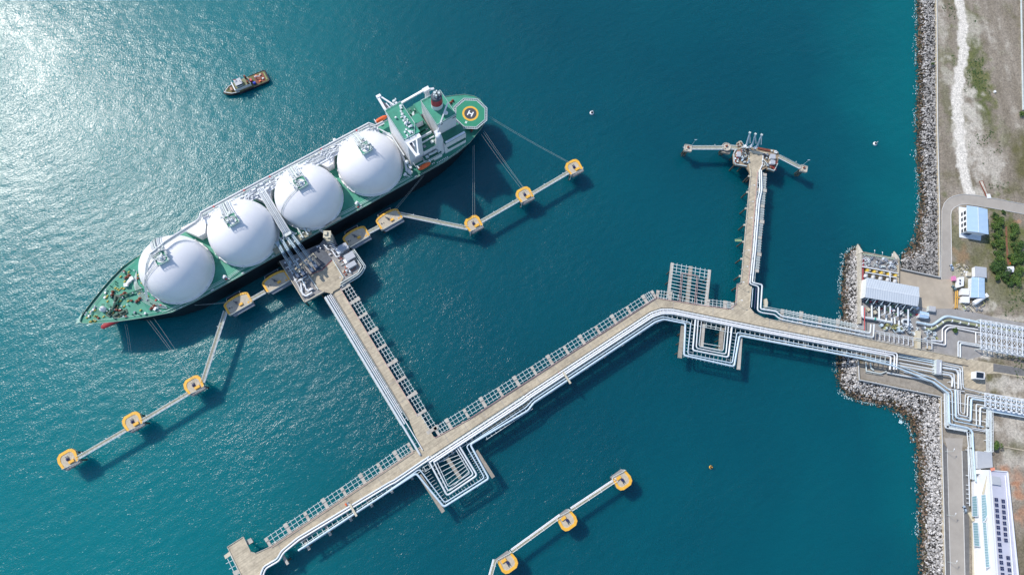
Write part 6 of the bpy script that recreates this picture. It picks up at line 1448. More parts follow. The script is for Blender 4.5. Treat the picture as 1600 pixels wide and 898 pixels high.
lp_('large olive-stained pipe beside the white one heading to the upper truss rack', [(1445, 513), (1456, 514.5), (1463, 510.8), (1478, 500.5), (1485, 500), (1531, 509), (1600, 520), (1660, 530)], 7.2, .85, pm('olive_pipe', (.30, .32, .18), .6, .3, .3, dirt=(.5, .48, .42), dirtamt=.5), 3, 'pipes to the upper truss rack')
for x, y in ((1463.5, 509.7), (1472.5, 503.5), (1487, 501), (1499.5, 503.5), (1512.5, 505.8), (1525, 508)):
    c = W(x, y, 7.2); solo('pipe_collar', MB().tube([c-V(.4, -.05, 0), c+V(.4, -.05, 0)], 1.0, 12), white, 'one of the white collars spaced along the olive-stained pipe', 'collar', 'white collars on the olive pipe')
lp_('outer slim white pipe stepping up across the grey slab', [(1455, 530.5), (1472.4, 533.5), (1472.4, 513.3), (1479, 507.8), (1485, 508), (1531, 515), (1600, 526), (1660, 536)], 6.6, .42, white, 1.2, 'slim white pipes on the grey slab')
lp_('inner slim white pipe stepping up across the grey slab', [(1457, 535), (1477.3, 539), (1477.3, 516.3), (1483, 511.4), (1490, 511.5), (1524.5, 518.4), (1600, 531), (1660, 541)], 6.6, .42, white, 1.2, 'slim white pipes on the grey slab')
lp_('slim white pipe dropping from the slab pipes beside the upper truss rack', [(1524.5, 519), (1525, 536)], 6.6, .35, white, 1.2, 'slim white pipes on the grey slab')
lp_('outer white corner pipe between the ramp and the upper truss rack', [(1497, 557), (1497, 532.8), (1533, 538.8), (1660, 561)], 6.6, .40, pipew, 1.2, 'corner pipes above the ramp')
lp_('inner white corner pipe between the ramp and the upper truss rack', [(1500.4, 558), (1500.4, 536), (1533, 541.5), (1660, 564)], 6.4, .48, pipew, 1.2, 'corner pipes above the ramp')
fr = thing('pipe_frame_row', 'row of white portal frames standing along the north edge of the ramp', 'pipe frame', W(1400, 530, LZ))
for i in range(12):
    x = 1374.5+i*7.4; y = 519+i*1.32
    if 1430 < x < 1442: continue
    a = W(x, y, 9.0); b = W(x+.3, y+11.5, 9.0)
    part('portal', MB().beam(a, b, .35, .3).beam(a, V(a.x, a.y, LZ), .3, .3).beam(b, V(b.x, b.y, LZ), .3, .3), steelw, fr)
part('top_pipe', MB().tube(WP([(1366, 516.5), (1462, 533.5)], 9.3), .25, 6), pipew, fr); part('top_pipe', MB().tube(WP([(1372, 520.5), (1462, 536.5)], 9.3), .18, 6), galv, fr)
mb = MB().b2(0, 0, 0, 0, 0, 0); c = W(1436, 529, 9); solo('concrete_pier', MB().prism(WP([(1433.2, 516), (1439, 517), (1438.6, 545), (1433.6, 544)], 9), LZ, 9), beige, 'tall beige concrete pier between the white frames and the ramp', 'pier')
for x, y in ((1451, 541), (1450.5, 543)): pass
c = W(1451, 543, LZ+1.5); solo('concrete_block', MB().cyl((c.x, c.y), 1.5, LZ, LZ+2, 10), concrete, 'squat round concrete block at the ramp edge', 'block')
for x0, y0, y1 in ((1358.5, 504, 520), (1364, 505, 521)): pass
vg = thing('valve_station', 'crowded valve and pipe station between the pump house and the ramp', 'valve station', W(1400, 512, LZ))
rnd = random.Random(77)
olv = pm('olive_paint', (.36, .36, .15), .6, .25, .8)
clutter(vg, [(1372, 503), (1408, 508), (1408, 519), (1374, 514)], LZ, 34, rnd, mats=[olv, galv, pipew, greysteel, pipeb, olv], h=(1.0, 3.5), size=(.6, 2.0))
clutter(vg, [(1408, 508), (1434, 512), (1432, 524), (1408, 519)], LZ, 26, rnd, mats=[pipeb, galv, greysteel, pipew, steelw], h=(1.0, 3), size=(.6, 2.0))
clutter(vg, [(1438, 512), (1462, 515), (1462, 530), (1440, 530)], LZ, 26, rnd, mats=[pipew, galv, greysteel, olv, pipeb, steelw], h=(1.0, 3.5), size=(.5, 1.8))
ug = thing('pump_yard', 'shaded row of pumps, motors and short pipes under the pump house eaves', 'pump yard', W(1390, 485, LZ))
clutter(ug, [(1353, 468), (1432, 482), (1432, 494), (1354, 490)], LZ, 52, rnd, mats=[pipew, galv, greysteel, redp, pm('pump_green', (.10, .25, .15), .5), beige, white, darksteel], h=(.8, 3.2), size=(.7, 2.4))
t, q, u, v = hall('control_cabin', 'small cabin with bluish curved roof right of the pump house pipes', 'cabin', [(1437.5, 485.5), (1451.5, 488.5), (1450.5, 497.5), (1436.5, 495.5)], 8.6, LZ, blueroof, steelw, .7, .25)
t, q, u, v = hall('container', 'ribbed grey container beside the small blue-roofed cabin', 'container', [(1452, 477.5), (1462, 479), (1461.5, 487), (1451.5, 485.5)], 7.8, LZ, ribbed('grey_ribbed', (.45, .46, .48), .5, 'X', .8), galv, 0, .05)

# southern pipe group on the land
gs = 'shore pipelines below the ramp'
def sg(label, px, r, z=8.0, mat=pipew, rad=1.3): pipe(label, WP(px, z), r, mat, rad, gs)
sg('bluish pipe, uppermost under the south edge of the ramp', [(1404, 553), (1461, 564)], .42, 7.0, pipeb); sg('bluish pipe, second under the south edge of the ramp', [(1404, 556.5), (1461, 567)], .42, 7.0, pipeb)
sg('white pipe, third under the south edge of the ramp', [(1404, 560.5), (1461, 571)], .42, 7.0)
sg('long white pipe leading from the shore bend to the grey valve hut', [(1390, 568), (1462, 581.5)], .48, 7.6); sg('second long white pipe leading from the shore bend to the grey valve hut', [(1404, 566.5), (1462, 577.5)], .44, 7.4)
sg('slimmest outermost pipe turning down beside the end apron', [(1472.5, 566), (1503.5, 572.5), (1505, 606), (1540, 614.5)], .3)
sg('slim white pipe second from the end apron, turning down', [(1472.5, 569.4), (1500, 575), (1502, 608)], .42)
sg('thick white pipe third from the end apron, turning down', [(1472.5, 574), (1494, 577.3), (1497.6, 583), (1497.4, 607)], .7)
sg('slim white pipe fourth from the end apron, turning down', [(1472.5, 580), (1490.4, 583.3), (1491.8, 606)], .4)
sg('thick white pipe with a wide bend nearest the valve hut', [(1472.5, 584), (1484.5, 585.7), (1488.4, 591), (1487.2, 604)], .62)
sg('thick outer pipe of the narrow U-shaped loop below the apron', [(1492.7, 608), (1493.5, 652), (1516.5, 657.5), (1517.7, 622.5), (1540, 626)], .66, 8.3, pipeb)
sg('middle pipe of the narrow U-shaped loop below the apron', [(1496.6, 610), (1497.4, 647.3), (1511.5, 651), (1512.4, 618.5), (1540, 622.4)], .42, 8.3)
sg('slim inner pipe of the narrow U-shaped loop below the apron', [(1500, 611), (1501.3, 644.5), (1507.4, 646), (1508.3, 615.3), (1540, 619.2)], .26, 8.3)
sg('white pipe hooking down right of the narrow loop', [(1540, 633.5), (1525.3, 631), (1525.7, 664)], .4, 8.3); sg('thick white pipe hooking down right of the narrow loop', [(1540, 637), (1531.6, 636), (1531.2, 664)], .58, 8.3)
sg('slim pipe along the lower edge of the pipe field', [(1475.5, 614), (1476.6, 668), (1511, 674), (1513.5, 700), (1517, 748)], .34, 8.3)
wl = thing('elevated_walkway', 'pale elevated walkway with rails running down beside the pipe field', 'walkway', W(1480, 640, LZ))
for i, pxl in enumerate(([(1479.3, 612), (1480, 667), (1513.5, 672.5), (1517, 676), (1517.5, 700), (1521, 748)], [(1543.5, 638), (1542.5, 668), (1543.5, 706)], [(1548, 638), (1548.5, 705)])):
    pl = WP(pxl, 8.2); mb = MB()
    for a, b in zip(pl, pl[1:]): mb.beam(a, b, 2.0 if i < 2 else 1.6, .25, ext=.5)
    part('walkway_deck', mb, galv, wl); part('handrail', MB().rail(off(pl, 1.0), 1.0, .08, 2).rail(off(pl, -1.0), 1.0, .08, 2), steelw, wl)
    mb = MB()
    for p, h, nn in along(pl, 7): mb.beam(p-nn*1.6, p+nn*1.6, .2, .2); mb.beam(p, V(p.x, p.y, LZ), .4, .4)
    part('trestle_frame', mb, steelw, wl)
mb = MB()
for x, y, w in ((1478, 640, 14), ): pass
sr = thing('pipe_rack', 'white steel cross beams carrying the serpentine pipes below the end apron', 'pipe rack', W(1500, 630, LZ))
for a, b in (((1472, 574), (1505, 580)), ((1484, 596), (1506, 600)), ((1476, 625), (1520, 633)), ((1477, 645), (1519, 653)), ((1521, 640), (1541, 644)), ((1521, 655), (1543, 659)), ((1476, 606), (1507, 611)), ((1482, 664), (1540, 674)), ((1519, 668), (1541, 672))):
    A = W(*a, 7.3); B = W(*b, 7.3); part('cross_beam', MB().beam(A, B, .4, .4).beam(A, V(A.x, A.y, LZ), .35, .35).beam(B, V(B.x, B.y, LZ), .35, .35), steelw, sr)
t, q, u, v = hall('valve_hut', 'narrow grey-roofed hut straddling the shore pipes', 'hut', [(1463.5, 561), (1472, 562.5), (1471, 585.5), (1463, 584)], 9.6, LZ, greyroof, galv, 0, .1)
part('vent_strip', MB().beam(W(1470, 566, 9.95), W(1469.2, 582, 9.95), .5, .3), steelw, t)
mb = MB().tube(WP([(1353, 566), (1353.5, 579), (1376, 583.5), (1385, 580)], 6.2), .4, 8); mb.tube(WP([(1360, 567), (1361, 575), (1365, 578)], 6.2), .5, 8); mb.rail(WP([(1352, 565), (1352, 582), (1378, 586)], LZ), 1.1, .1, 2); solo('drain_manifold', mb, galv, 'small pipe manifold with railing on the slab just below the trestle', 'manifold')
sg('long pale pipe along the foot of the slab towards the pipe field', [(1386, 582), (1440, 592), (1456, 596), (1476, 612)], .55, 6.6); 
sg('thin pipe beside the long pale pipe at the slab foot', [(1412, 581), (1448, 588), (1462, 592)], .35, 6.4)
# truss racks
def truss(label, c4, z, nx_, ny_, depth=2.4):
    q = WP(c4, z); t = thing('truss_rack', label, 'pipe rack', (q[0].x, q[0].y, LZ))
    G = [[(q[0].lerp(q[1], i/nx_)).lerp(q[3].lerp(q[2], i/nx_), j/ny_) for j in range(ny_+1)] for i in range(nx_+1)]
    dn = V(0, 0, -depth)
    for j in range(ny_+1): part('chord', MB().beam(G[0][j], G[-1][j], .38, .38), steelw, t); part('lower_chord', MB().beam(G[0][j]+dn, G[-1][j]+dn, .38, .38), steelw, t)
    for i in range(nx_+1): part('cross_beam', MB().beam(G[i][0], G[i][-1], .42, .4), steelw, t)
    for i in range(nx_):
        mb = MB()
        for j in range(ny_): mb.beam(G[i][j], G[i+1][j+1], .22, .2); mb.beam(G[i+1][j]+V(0, 0, .1), G[i][j+1]+V(0, 0, .1), .22, .2)
        part('bracing', mb, steelw, t)
    for i in range(0, nx_+1, 2):
        mb = MB()
        for j in (0, ny_): mb.beam(G[i][j], V(G[i][j].x, G[i][j].y, LZ), .45, .45)
        part('column', mb, galv, t)
    return t
truss('upper white cross-braced truss rack reaching the right edge of the photo', [(1532, 499), (1662, 521.5), (1662, 567), (1533, 544)], 11.0, 16, 4)
truss('lower white cross-braced truss rack reaching the right edge of the photo', [(1539, 613.5), (1662, 634), (1662, 658), (1539, 635)], 10.5, 15, 2)
q = WP([(1546, 641), (1662, 661)], 8); mb = MB().beam(q[0], q[1], 1.6, .4); t = thing('cable_bridge', 'long bluish cable bridge hugging the underside of the lower truss rack', 'cable bridge', (q[0].x, q[0].y, LZ)); part('tray', mb, pipeb, t)
q2 = WP([(1546, 638), (1662, 657.5)], 8.6); part('walkway', MB().beam(q2[0], q2[1], 1.3, .25), steelw, t)
for k in range(6): p = q[0].lerp(q[1], (k+.5)/6); part('post', MB().beam(p, V(p.x, p.y, LZ), .4, .4), galv, t)
for i in range(3): pipe('pipe inside the lower truss rack, %s of three' % ['upper', 'middle', 'lower'][i], WP([(1540, 618+i*6), (1662, 639+i*6)], 8.0), .5, pipeb, group='pipes inside the lower truss rack')
t, q, u, v = hall('guard_cabin', 'white cabin with a dark flat roof standing on the end apron', 'cabin', [(1524.5, 579.5), (1538.5, 581.5), (1538, 592.5), (1524, 591)], 9.4, LZ, white, white, 0, .1)
part('dark_panel', MB().prism(WP([(1525.9, 580.8), (1537.2, 582.4), (1536.8, 591), (1525.5, 589.8)], 9.65), 9.62, 9.72), glassm, t)
# blue building
t, q, u, v = hall('blue_roof_building', 'two-storey white building with a pale blue ribbed roof inside the road bend', 'building', [(1510.4, 321), (1543, 327), (1544.7, 366.3), (1511, 361)], 12.5, LZ, blueroof, white, .8, .8, cut=False)
part('plinth', MB().prism(WP([(1498.5, 323), (1536, 329.5), (1532.5, 376), (1499.2, 370.5)], LZ+.25), LZ-.5, LZ+.25), steelw, t)
for k in range(4):
    a = (q[0]+u*.75).lerp(q[3]+u*.75, .16+k*.22); b = a+v*2.6; w_ = part('window', MB().beam(V(a.x, a.y, 9.6), V(b.x, b.y, 9.6), .14, 2.0), glassm, t)
    part('window', MB().beam(V(a.x, a.y, 6.6), V(b.x, b.y, 6.6), .14, 1.6), glassm, t)
part('entrance', MB().beam(V((q[3]+u*3-v*.7).x, (q[3]+u*3-v*.7).y, 6.5), V((q[3]+u*7-v*.7).x, (q[3]+u*7-v*.7).y, 6.5), .14, 2.6), darksteel, t)
part('downpipe', MB().tube([V((q[3]+u*.5-v*.6).x, (q[3]+u*.5-v*.6).y, LZ), V((q[3]+u*.5-v*.6).x, (q[3]+u*.5-v*.6).y, 12.3)], .15, 6), galv, t)
# site sheds
hall('shed', 'grey flat-roofed shed, uppermost of the site sheds', 'shed', [(1523.4, 415.8), (1541.2, 418), (1541.5, 434), (1523.6, 431.8)], 8.6, LZ, greyroof, white, 0, .3)
t, q, u, v = hall('shed', 'large shed with a plain blue roof among the white site cabins', 'shed', [(1518.5, 432.5), (1538.5, 434.5), (1538.8, 465.5), (1517, 464.5)], 9.0, LZ, blueroof, steelw, .5, .4, cut=False)
t, q, u, v = hall('site_cabin', 'tall white cabin with two dark roof openings beside the yard', 'cabin', [(1498, 433), (1506, 432.5), (1505.6, 446.5), (1497, 449)], 8.4, LZ, white, white, 0, .1)
for y in (438, 443): part('roof_vent', MB().box(W(1500.2, y, 8.7), (1.0, 1.5, .3)), darksteel, t)
hall('site_cabin', 'square white cabin, upper of the stacked pair left of the blue shed', 'cabin', [(1502.3, 450.5), (1514, 450.8), (1514, 460.8), (1502.2, 460.3)], 7.8, LZ, white, white, 0, .1)
hall('site_cabin', 'square white cabin, lower of the stacked pair left of the blue shed', 'cabin', [(1503.3, 462.8), (1514.8, 463.3), (1514.6, 473.2), (1503.2, 472.6)], 7.8, LZ, white, white, 0, .1)
hall('site_cabin', 'small cream box standing in the weeds above the white cabins', 'cabin', [(1511, 425.8), (1517.4, 426), (1517.3, 431.3), (1511, 430.8)], 6.6, LZ, beige, white, 0, .05)
hall('container', 'pink container at the edge of the yard between the two cars', 'container', [(1489, 431), (1493.6, 431.5), (1493.6, 438), (1489.2, 438)], 7.2, LZ, pinkp, pinkp, 0, .05)
t = thing('barrier_frame', 'orange-yellow frame and barriers along the yard edge beside the cabins', 'barrier', W(1495, 465, LZ))
for a, b in (((1493.5, 455), (1492.5, 481)), ((1493.5, 464), (1499.5, 465)), ((1496, 454), (1495.5, 481))): part('rail', MB().beam(W(*a, 6.2), W(*b, 6.2), .5, .4), pm('amber_paint', (.75, .42, .08), .5), t)
for px in ((1493.5, 455), (1492.5, 481), (1499.5, 465), (1496, 454), (1495.5, 480)): c = W(*px, 6.2); part('post', MB().beam(c, V(c.x, c.y, LZ), .35, .35), MATS['amber_paint'], t)
# tank trailer and jumble
A = W(1521.5, 474, 7.2); B = W(1537.5, 463.5, 7.2); t = thing('tank_trailer', 'white cylindrical tank trailer parked diagonally below the blue shed', 'trailer', (A.x, A.y, LZ))
d = (B-A).normalized(); part('tank', MB().tube([A, A+d*.5, B-d*.5, B], [1.2, 1.6, 1.6, 1.2], 14), white, t); part('cab', MB().box(B+d*1.8+V(0, 0, -.3), (2.2, 2.6, 2.4), math.atan2(d.y, d.x)), white, t); part('windscreen', MB().box(B+d*2.6+V(0, 0, .3), (.8, 2.3, 1.0), math.atan2(d.y, d.x)), glassm, t)
for k in (.15, .3, .8):
    for s in (-1, 1): p = A.lerp(B, k)+V(-d.y, d.x, 0)*s*1.1; part('wheel', MB().tube([V(p.x, p.y, LZ+.5)-V(-d.y, d.x, 0)*.2, V(p.x, p.y, LZ+.5)+V(-d.y, d.x, 0)*.2], .5, 10), black, t)
rnd = random.Random(50); t = thing('scrap_pile', 'jumble of scrap frames and pallets below the tank trailer', 'scrap', W(1520, 480, LZ)); clutter(t, [(1499, 476), (1536, 474), (1538, 484), (1502, 483)], LZ, 26, rnd, names=('drum', 'pallet', 'frame_piece'), mats=[slabg, galv, concrete_dk, olv, greysteel, beige], h=(.3, 1.6), size=(.6, 2.4))
t = thing('rubble_heap', 'pale rubble and boards in the weeds left of the sheds', 'rubble', W(1503, 422, LZ)); clutter(t, [(1494, 413), (1514, 414), (1513, 428), (1496, 428)], LZ, 22, rnd, names=('stone', 'board', 'offcut'), mats=[concrete_lt, beige, white, slabg], h=(.1, .7), size=(.4, 1.6))
# cars
def car(label, px, rz, body, z=LZ+.03):
    c = W(*px, z); t = thing('parked_car', label, 'car', c, rz, 'parked cars'); M = Matrix.Translation(c) @ Matrix.Rotation(rz, 4, 'Z')
    def P_(n_, mb, m): mb.v = [M @ v for v in mb.v]; return part(n_, mb, m, t)
    mb = MB(); prof = [(-2.25, .45), (-2.2, .95), (-1.3, 1.02), (1.0, 1.0), (2.1, .85), (2.25, .45)]
    vs = [V(x, s*(.92 if abs(x) < 2 else .8), z_) for s in (-1, 1) for x, z_ in prof]; n_ = len(prof); mb.add(vs, [tuple(range(n_)), tuple(range(2*n_-1, n_-1, -1))]+[(i, n_+i, n_+(i+1) % n_, (i+1) % n_) for i in range(n_)]); P_('body', mb, body)
    vs = [V(x, s*w, z_) for s in (-1, 1) for x, z_, w in ((-1.9, 1.0, .82), (-1.3, 1.48, .68), (.35, 1.5, .68), (1.15, 1.0, .82))]; P_('cabin_glass', MB().add(vs, [(0, 1, 2, 3), (7, 6, 5, 4), (0, 4, 5, 1), (1, 5, 6, 2), (2, 6, 7, 3), (3, 7, 4, 0)]), glassm)
    P_('roof', MB().b2(-1.3, .3, -.68, .68, 1.49, 1.54), body)
    for x in (-1.4, 1.4):
        for s in (-1, 1): P_('wheel', MB().tube([V(x, s*.78, .34), V(x, s*.96, .34)], .34, 12), black)
    for s in (-1, 1): P_('headlight', MB().box((2.2, s*.6, .7), (.12, .3, .16)), white)
silver = pm('silver_car', (.45, .55, .68), .3, .05, .5, metal=.3)
car('silver-blue car parked at the bottom of the curved road, above the pink container', (1486, 418), R(95), silver)
car('greenish dark car parked beside the white cabins in the yard', (1489.5, 450.5), R(112), pm('green_car', (.16, .24, .25), .3, .05, .5, metal=.3))
car('pale car parked between the lower access road and the white building', (1506.3, 795), R(97), pm('pale_car', (.42, .52, .62), .3, .05, .5, metal=.3))
# long white building with solar panels
q = WP([(1546, 733.5), (1574, 735.5), (1599, 975), (1562.5, 975)], 18); c = sum(q, Vector())/4
wb = thing('office_building', 'long white building with solar panels on its roof at the lower right', 'building', (c.x, c.y, LZ))
brw = pm('bright_white_wall', (.72, .73, .75), .6, .03, .3)
part('wall', MB().prism(q, LZ, 17.6), brw, wb)
ins_ = [q[0].lerp(c, .02), q[1].lerp(c, .02), q[2].lerp(c, .02), q[3].lerp(c, .02)]
rf = part('roof', MB().prism(q, 17.61, 18.0), pm('lilac_roof', (.50, .51, .60), .6, .08, .15, dirt=(.40, .42, .50), dirtamt=.5), wb)
for a, b in zip(q, q[1:]+q[:1]):
    e = (b-a).normalized(); nn = V(-e.y, e.x, 0); nn = nn if nn.dot(c-a) > 0 else -nn
    part('parapet', MB().beam(a+nn*.3+V(0, 0, .35), b+nn*.3+V(0, 0, .35), .5, .8), brw, wb)
part('stair_house', MB().prism(WP([(1550, 743), (1563, 745), (1564, 758), (1551, 756)], 19.2), 18.01, 19.2), greyroof, wb); part('orange_canopy', MB().prism(WP([(1547.5, 731), (1554, 729.5), (1555, 734), (1549, 735.5)], 19), 18.7, 19), pm('salmon_canopy', (.75, .28, .18), .6), wb)
part('roof_duct', MB().tube(WP([(1570.5, 742), (1575.5, 800), (1579, 845), (1583, 898), (1588, 960)], 18.9), .3, 6), white, wb)
part('roof_pipe', MB().tube(WP([(1571.5, 805), (1578, 857), (1582, 898)], 18.3), .12, 5), galv, wb)
sx0 = [(1556.5, 779.5), (1567, 781.8)]
rowsy = [(1556.8, 780, 1), (1557.3, 788.3, 1), (1557.9, 797, 1), (1558.5, 805.5, 1), (1559, 814.3, 1), (1559.8, 823.3, 1), (1560.4, 832, 1), (1561.1, 841, 1), (1562, 850.2, 0), (1562.7, 859.2, 0), (1563.6, 868.5, 2), (1564.6, 878, 2), (1565.8, 887.3, 2), (1566.8, 897, 2)]
nside = 0
for x, y, k in rowsy:
    for dx, dy, on in ((0, 0, True), (10.7+(.0 if k != 2 else .8), 2.3, k > 0)):
        if not on: continue
        cc = W(x+dx, y+dy, 18.6); nside += 1
        p0 = part('solar_panel', MB().box(cc+V(0, 0, 0), (2.35, 2.2, .12), R(-5)), solarm, wb); mb = MB()
        for e_ in (-1, 0, 1): mb.box(cc+V(e_*1.12, e_*-.1, .01), (.09, 2.2, .16), R(-5)); mb.box(cc+V(0, e_*1.06, .01), (2.3, .09, .16), R(-5))
        part('panel_frame', mb, pm('panel_frame', (.30, .33, .42), .5) if 'panel_frame' not in MATS else MATS['panel_frame'], p0)
        part('panel_stand', MB().box(cc+V(.2, -.2, -.35), (1.2, .9, .5), R(-5)), galv, p0)
# stepped glass canopies along the facade
for px, z, lab in (([(1533, 773), (1540.3, 772), (1543.3, 803), (1539, 813), (1534.5, 815)], 13.5, 'upper canopy, near section'), ([(1535, 815), (1541, 816), (1546.5, 885), (1540, 886)], 13.5, 'lower canopy'), ([(1518.5, 775), (1526.3, 774), (1528, 806), (1519, 806)], 9.2, 'low canopy'), ([(1519.8, 816), (1528, 816), (1531, 853), (1522, 852)], 9.2, 'low canopy')):
    o = part('glass_canopy', MB().prism(WP(px, z), z-.3, z), glassroof, wb); pp = WP(px, z+.05); mb = MB()
    for a, b in zip(pp, pp[1:]+pp[:1]): mb.beam(a, b, .3, .3)
    a0, a1, b1, b0 = pp[0], pp[1], pp[-2] if len(pp) == 4 else pp[3], pp[-1]
    n_ = int((b0-a0).length/1.5)
    for k in range(1, n_): mb.beam(a0.lerp(b0, k/n_), a1.lerp(b1, k/n_), .12, .12)
    part('glazing_bar', mb, steelw, o)
part('facade_ledge', MB().beam(W(1544.5, 738, 16), W(1535.5, 772, 12.5), 1.0, .4), beige, wb)
part('lower_wing', MB().prism(WP([(1522, 752), (1534, 738), (1540, 738), (1542, 772), (1550, 975), (1530, 975), (1523, 800)], 7.5), LZ, 7.5), brw, wb)
part('step_walk', MB().prism(WP([(1518.5, 815), (1522, 815), (1530, 975), (1521, 975)], LZ+.3), LZ-.2, LZ+.3), beige, wb)
mb = MB().beam(W(1512.5, 800.5, LZ+.5), W(1519.5, 814.5, 7.5), .3, .9).beam(W(1516, 799, LZ+.5), W(1523, 812, 7.5), .3, .9).beam(W(1514.2, 800, LZ+.2), W(1521, 813.5, 7.0), 1.6, .2); solo('outside_stair', mb, beige, 'diagonal white-railed stair leading from the road to the white building', 'stair')
t, q, u, v = hall('annex', 'grey flat-roofed annex between the pipe field and the white building', 'building', [(1527, 704), (1549.5, 706.5), (1551, 729.5), (1527.5, 732)], 9.8, LZ, greyroof, steelw, 0, .1)
solo('roof_unit', MB().prism(WP([(1525.5, 733.5), (1532.5, 732.5), (1533, 739.5), (1526, 739.8)], 9.8), LZ, 9.8), white, 'small white plant box tucked between annex and white building', 'plant box')
pw = thing('cable_ladder', 'comb-like cable ladder frames beside the lower access road', 'cable ladder', W(1512, 770, LZ))
for y in (702, 742, 757, 764, 771, 778, 785): part('frame', MB().beam(W(1508.3+(y-700)*.02, y, 7), W(1515, y+.6, 7), .3, .3).beam(W(1515, y+.6, 7), W(1515, y+.6, 7)-V(0, 0, 2), .3, .3), steelw, pw)
part('tray', MB().beam(W(1512.5, 698, 7.3), W(1515.2, 790, 7.3), .7, .2), steelw, pw)
# north-east land: fence / pipe at the right edge, small white slabs
mb = MB().beam(W(1594.5, -60, LZ+.6), W(1598.5, 172, LZ+.6), .9, .7); solo('boundary_wall', mb, galv, 'bluish grey boundary wall at the upper right edge', 'wall')
t = thing('culvert', 'rust-edged concrete drain slab beside the curved road', 'drain', W(1540, 292, LZ)); part('slab', MB().prism(WP([(1530, 283), (1536, 282), (1545.5, 308), (1541, 308)], LZ+.3), LZ-.3, LZ+.25), brownr, t); part('cover', MB().prism(WP([(1531.2, 283.5), (1534.8, 283), (1543.8, 305), (1541.8, 305)], LZ+.3), LZ+.26, LZ+.4), concrete_lt, t); part('end_block', MB().prism(WP([(1541, 303.5), (1546.5, 303), (1549, 309.5), (1543, 309.8)], LZ+.3), LZ-.3, LZ+.45), white, t)
c = W(1553.5, 144, LZ); solo('marker_stone', MB().box((c.x, c.y, LZ+.5), (1.5, 1.6, 1.0), .3), white, 'small white block alone in the dry ground at upper right', 'block')
t, q, u, v = hall('garden_canopy', 'small square white canopy among the green bushes', 'canopy', [(1573.5, 416.5), (1584, 416), (1584, 425), (1574.5, 424)], 7.6, LZ, white, steelw, .5, .2)
mb = MB().prism(WP([(1570.5, 354), (1573.5, 353), (1574.5, 385), (1577, 414), (1573.5, 414), (1571.8, 385)], LZ+.02), LZ, LZ+.05); o = link('soil_path', mb, soil); o['kind'] = 'structure'
c = W(1581, 411, LZ); solo('tarp', MB().box((c.x, c.y, LZ+.4), (3.4, 1.2, .6), .15), orange, 'small orange tarp lying beside the white garden canopy', 'tarp')
mb = MB().beam(W(1536.5, 699, LZ+.15), W(1700, 722, LZ+.15), .5, .5); 
mb = MB().beam(W(1566, 697, LZ+.15), W(1700, 722, LZ+.15), .7, .4); solo('drain_kerb', mb, concrete, 'thin concrete drain line crossing the sandy ground right of the annex', 'drain')

# ---------------------------------------------------------------- trees and bushes
leaf = [pm('leaf_mid', (.045, .105, .018), .7, .35, .8), pm('leaf_light', (.10, .17, .025), .7, .3, .8), pm('leaf_dark', (.022, .06, .014), .7, .35, .8)]
bark = pm('bark', (.12, .09, .06), .9, .2, 1)
def tree(px, rad, h, label, seed, k=0, group='bushes and trees around the garden', name='bush'):
    rnd = random.Random(seed); c = W(*px, LZ+h*.6); t = thing(name, label, 'tree' if name == 'tree' else 'bush', (c.x, c.y, LZ), 0, group)
    mb = MB().tube([V(c.x, c.y, LZ-.3), V(c.x+.1, c.y, LZ+h*.35), V(c.x-.1, c.y+.1, LZ+h*.7)], [.22, .16, .08], 6)
    for i in range(4): a = i*1.6+seed; mb.tube([V(c.x, c.y, LZ+h*.3), V(c.x+math.cos(a)*rad*.5, c.y+math.sin(a)*rad*.5, LZ+h*.65)], [.1, .04], 5)
    part('trunk', mb, bark, t)
    cl = [(rnd.uniform(-.6, .6)*rad, rnd.uniform(-.6, .6)*rad, rnd.uniform(.35, .85)*h, rnd.uniform(.3, .55)*rad) for _ in range(9)]
    lv = MB()
    for i in range(int(330*max(1, (rad/2.3)**1.6))):
        x, y, z, r_ = rnd.choice(cl); a = rnd.uniform(0, 6.28); b = math.acos(rnd.uniform(-.4, 1)); rr_ = r_*rnd.uniform(.6, 1.1)
        p = V(c.x+x+rr_*math.sin(b)*math.cos(a), c.y+y+rr_*math.sin(b)*math.sin(a), LZ+max(.15, z+rr_*math.cos(b)*.8))
        s = rnd.uniform(.18, .42); M = Matrix.Rotation(rnd.uniform(0, 6), 3, 'Z') @ Matrix.Rotation(rnd.uniform(-.9, .9), 3, 'X') @ Matrix.Rotation(rnd.uniform(-.9, .9), 3, 'Y')
        lv.add([p+M @ V(dx*s, dy*s*.7, dz*s) for dx, dy, dz in ((-1, -.4, 0), (0, -1, .2), (1, -.2, 0), (.6, .9, .1), (-.6, .8, -.1))], [(0, 1, 2, 3, 4)], rnd.choices((0, 1, 2), weights=((5, 2, 3), (3, 6, 1), (2, 1, 6))[k])[0])
    part('crown', lv, leaf, t)
TR = [((1563, 350), 2.4, 3.2, 'dark round bush just right of the blue-roofed building', 2), ((1556, 336), 2.6, 3, 'dark bush at the upper right corner of the blue-roofed building', 2), ((1598, 178), 2.6, 3, 'bright bush cut by the right edge of the photo', 1), ((1558, 695), 3.4, 5, 'bright green round tree beside the annex', 1), ((1457.5, 100), 1.2, 1.6, 'single tiny bush growing on the upper rock slope', 0), ((1491.5, 516), 1.9, 2.2, 'lone bush on the grey slab between the slim pipes', 0), ((1568, 331), 1.6, 1.8, 'small dark shrub on the edge of the curved road', 2)]
for i, (px, r_, h, lab, k) in enumerate(TR): tree(px, r_, h, lab, 100+i, k, None, 'tree' if i == 3 else 'bush')
rnd = random.Random(61)
H1 = [(1559+rnd.uniform(-6, 6), 342+i*4.6) for i in range(16)]
H2 = [(1583+rnd.uniform(-5, 8), 354+i*4.4) for i in range(12)]
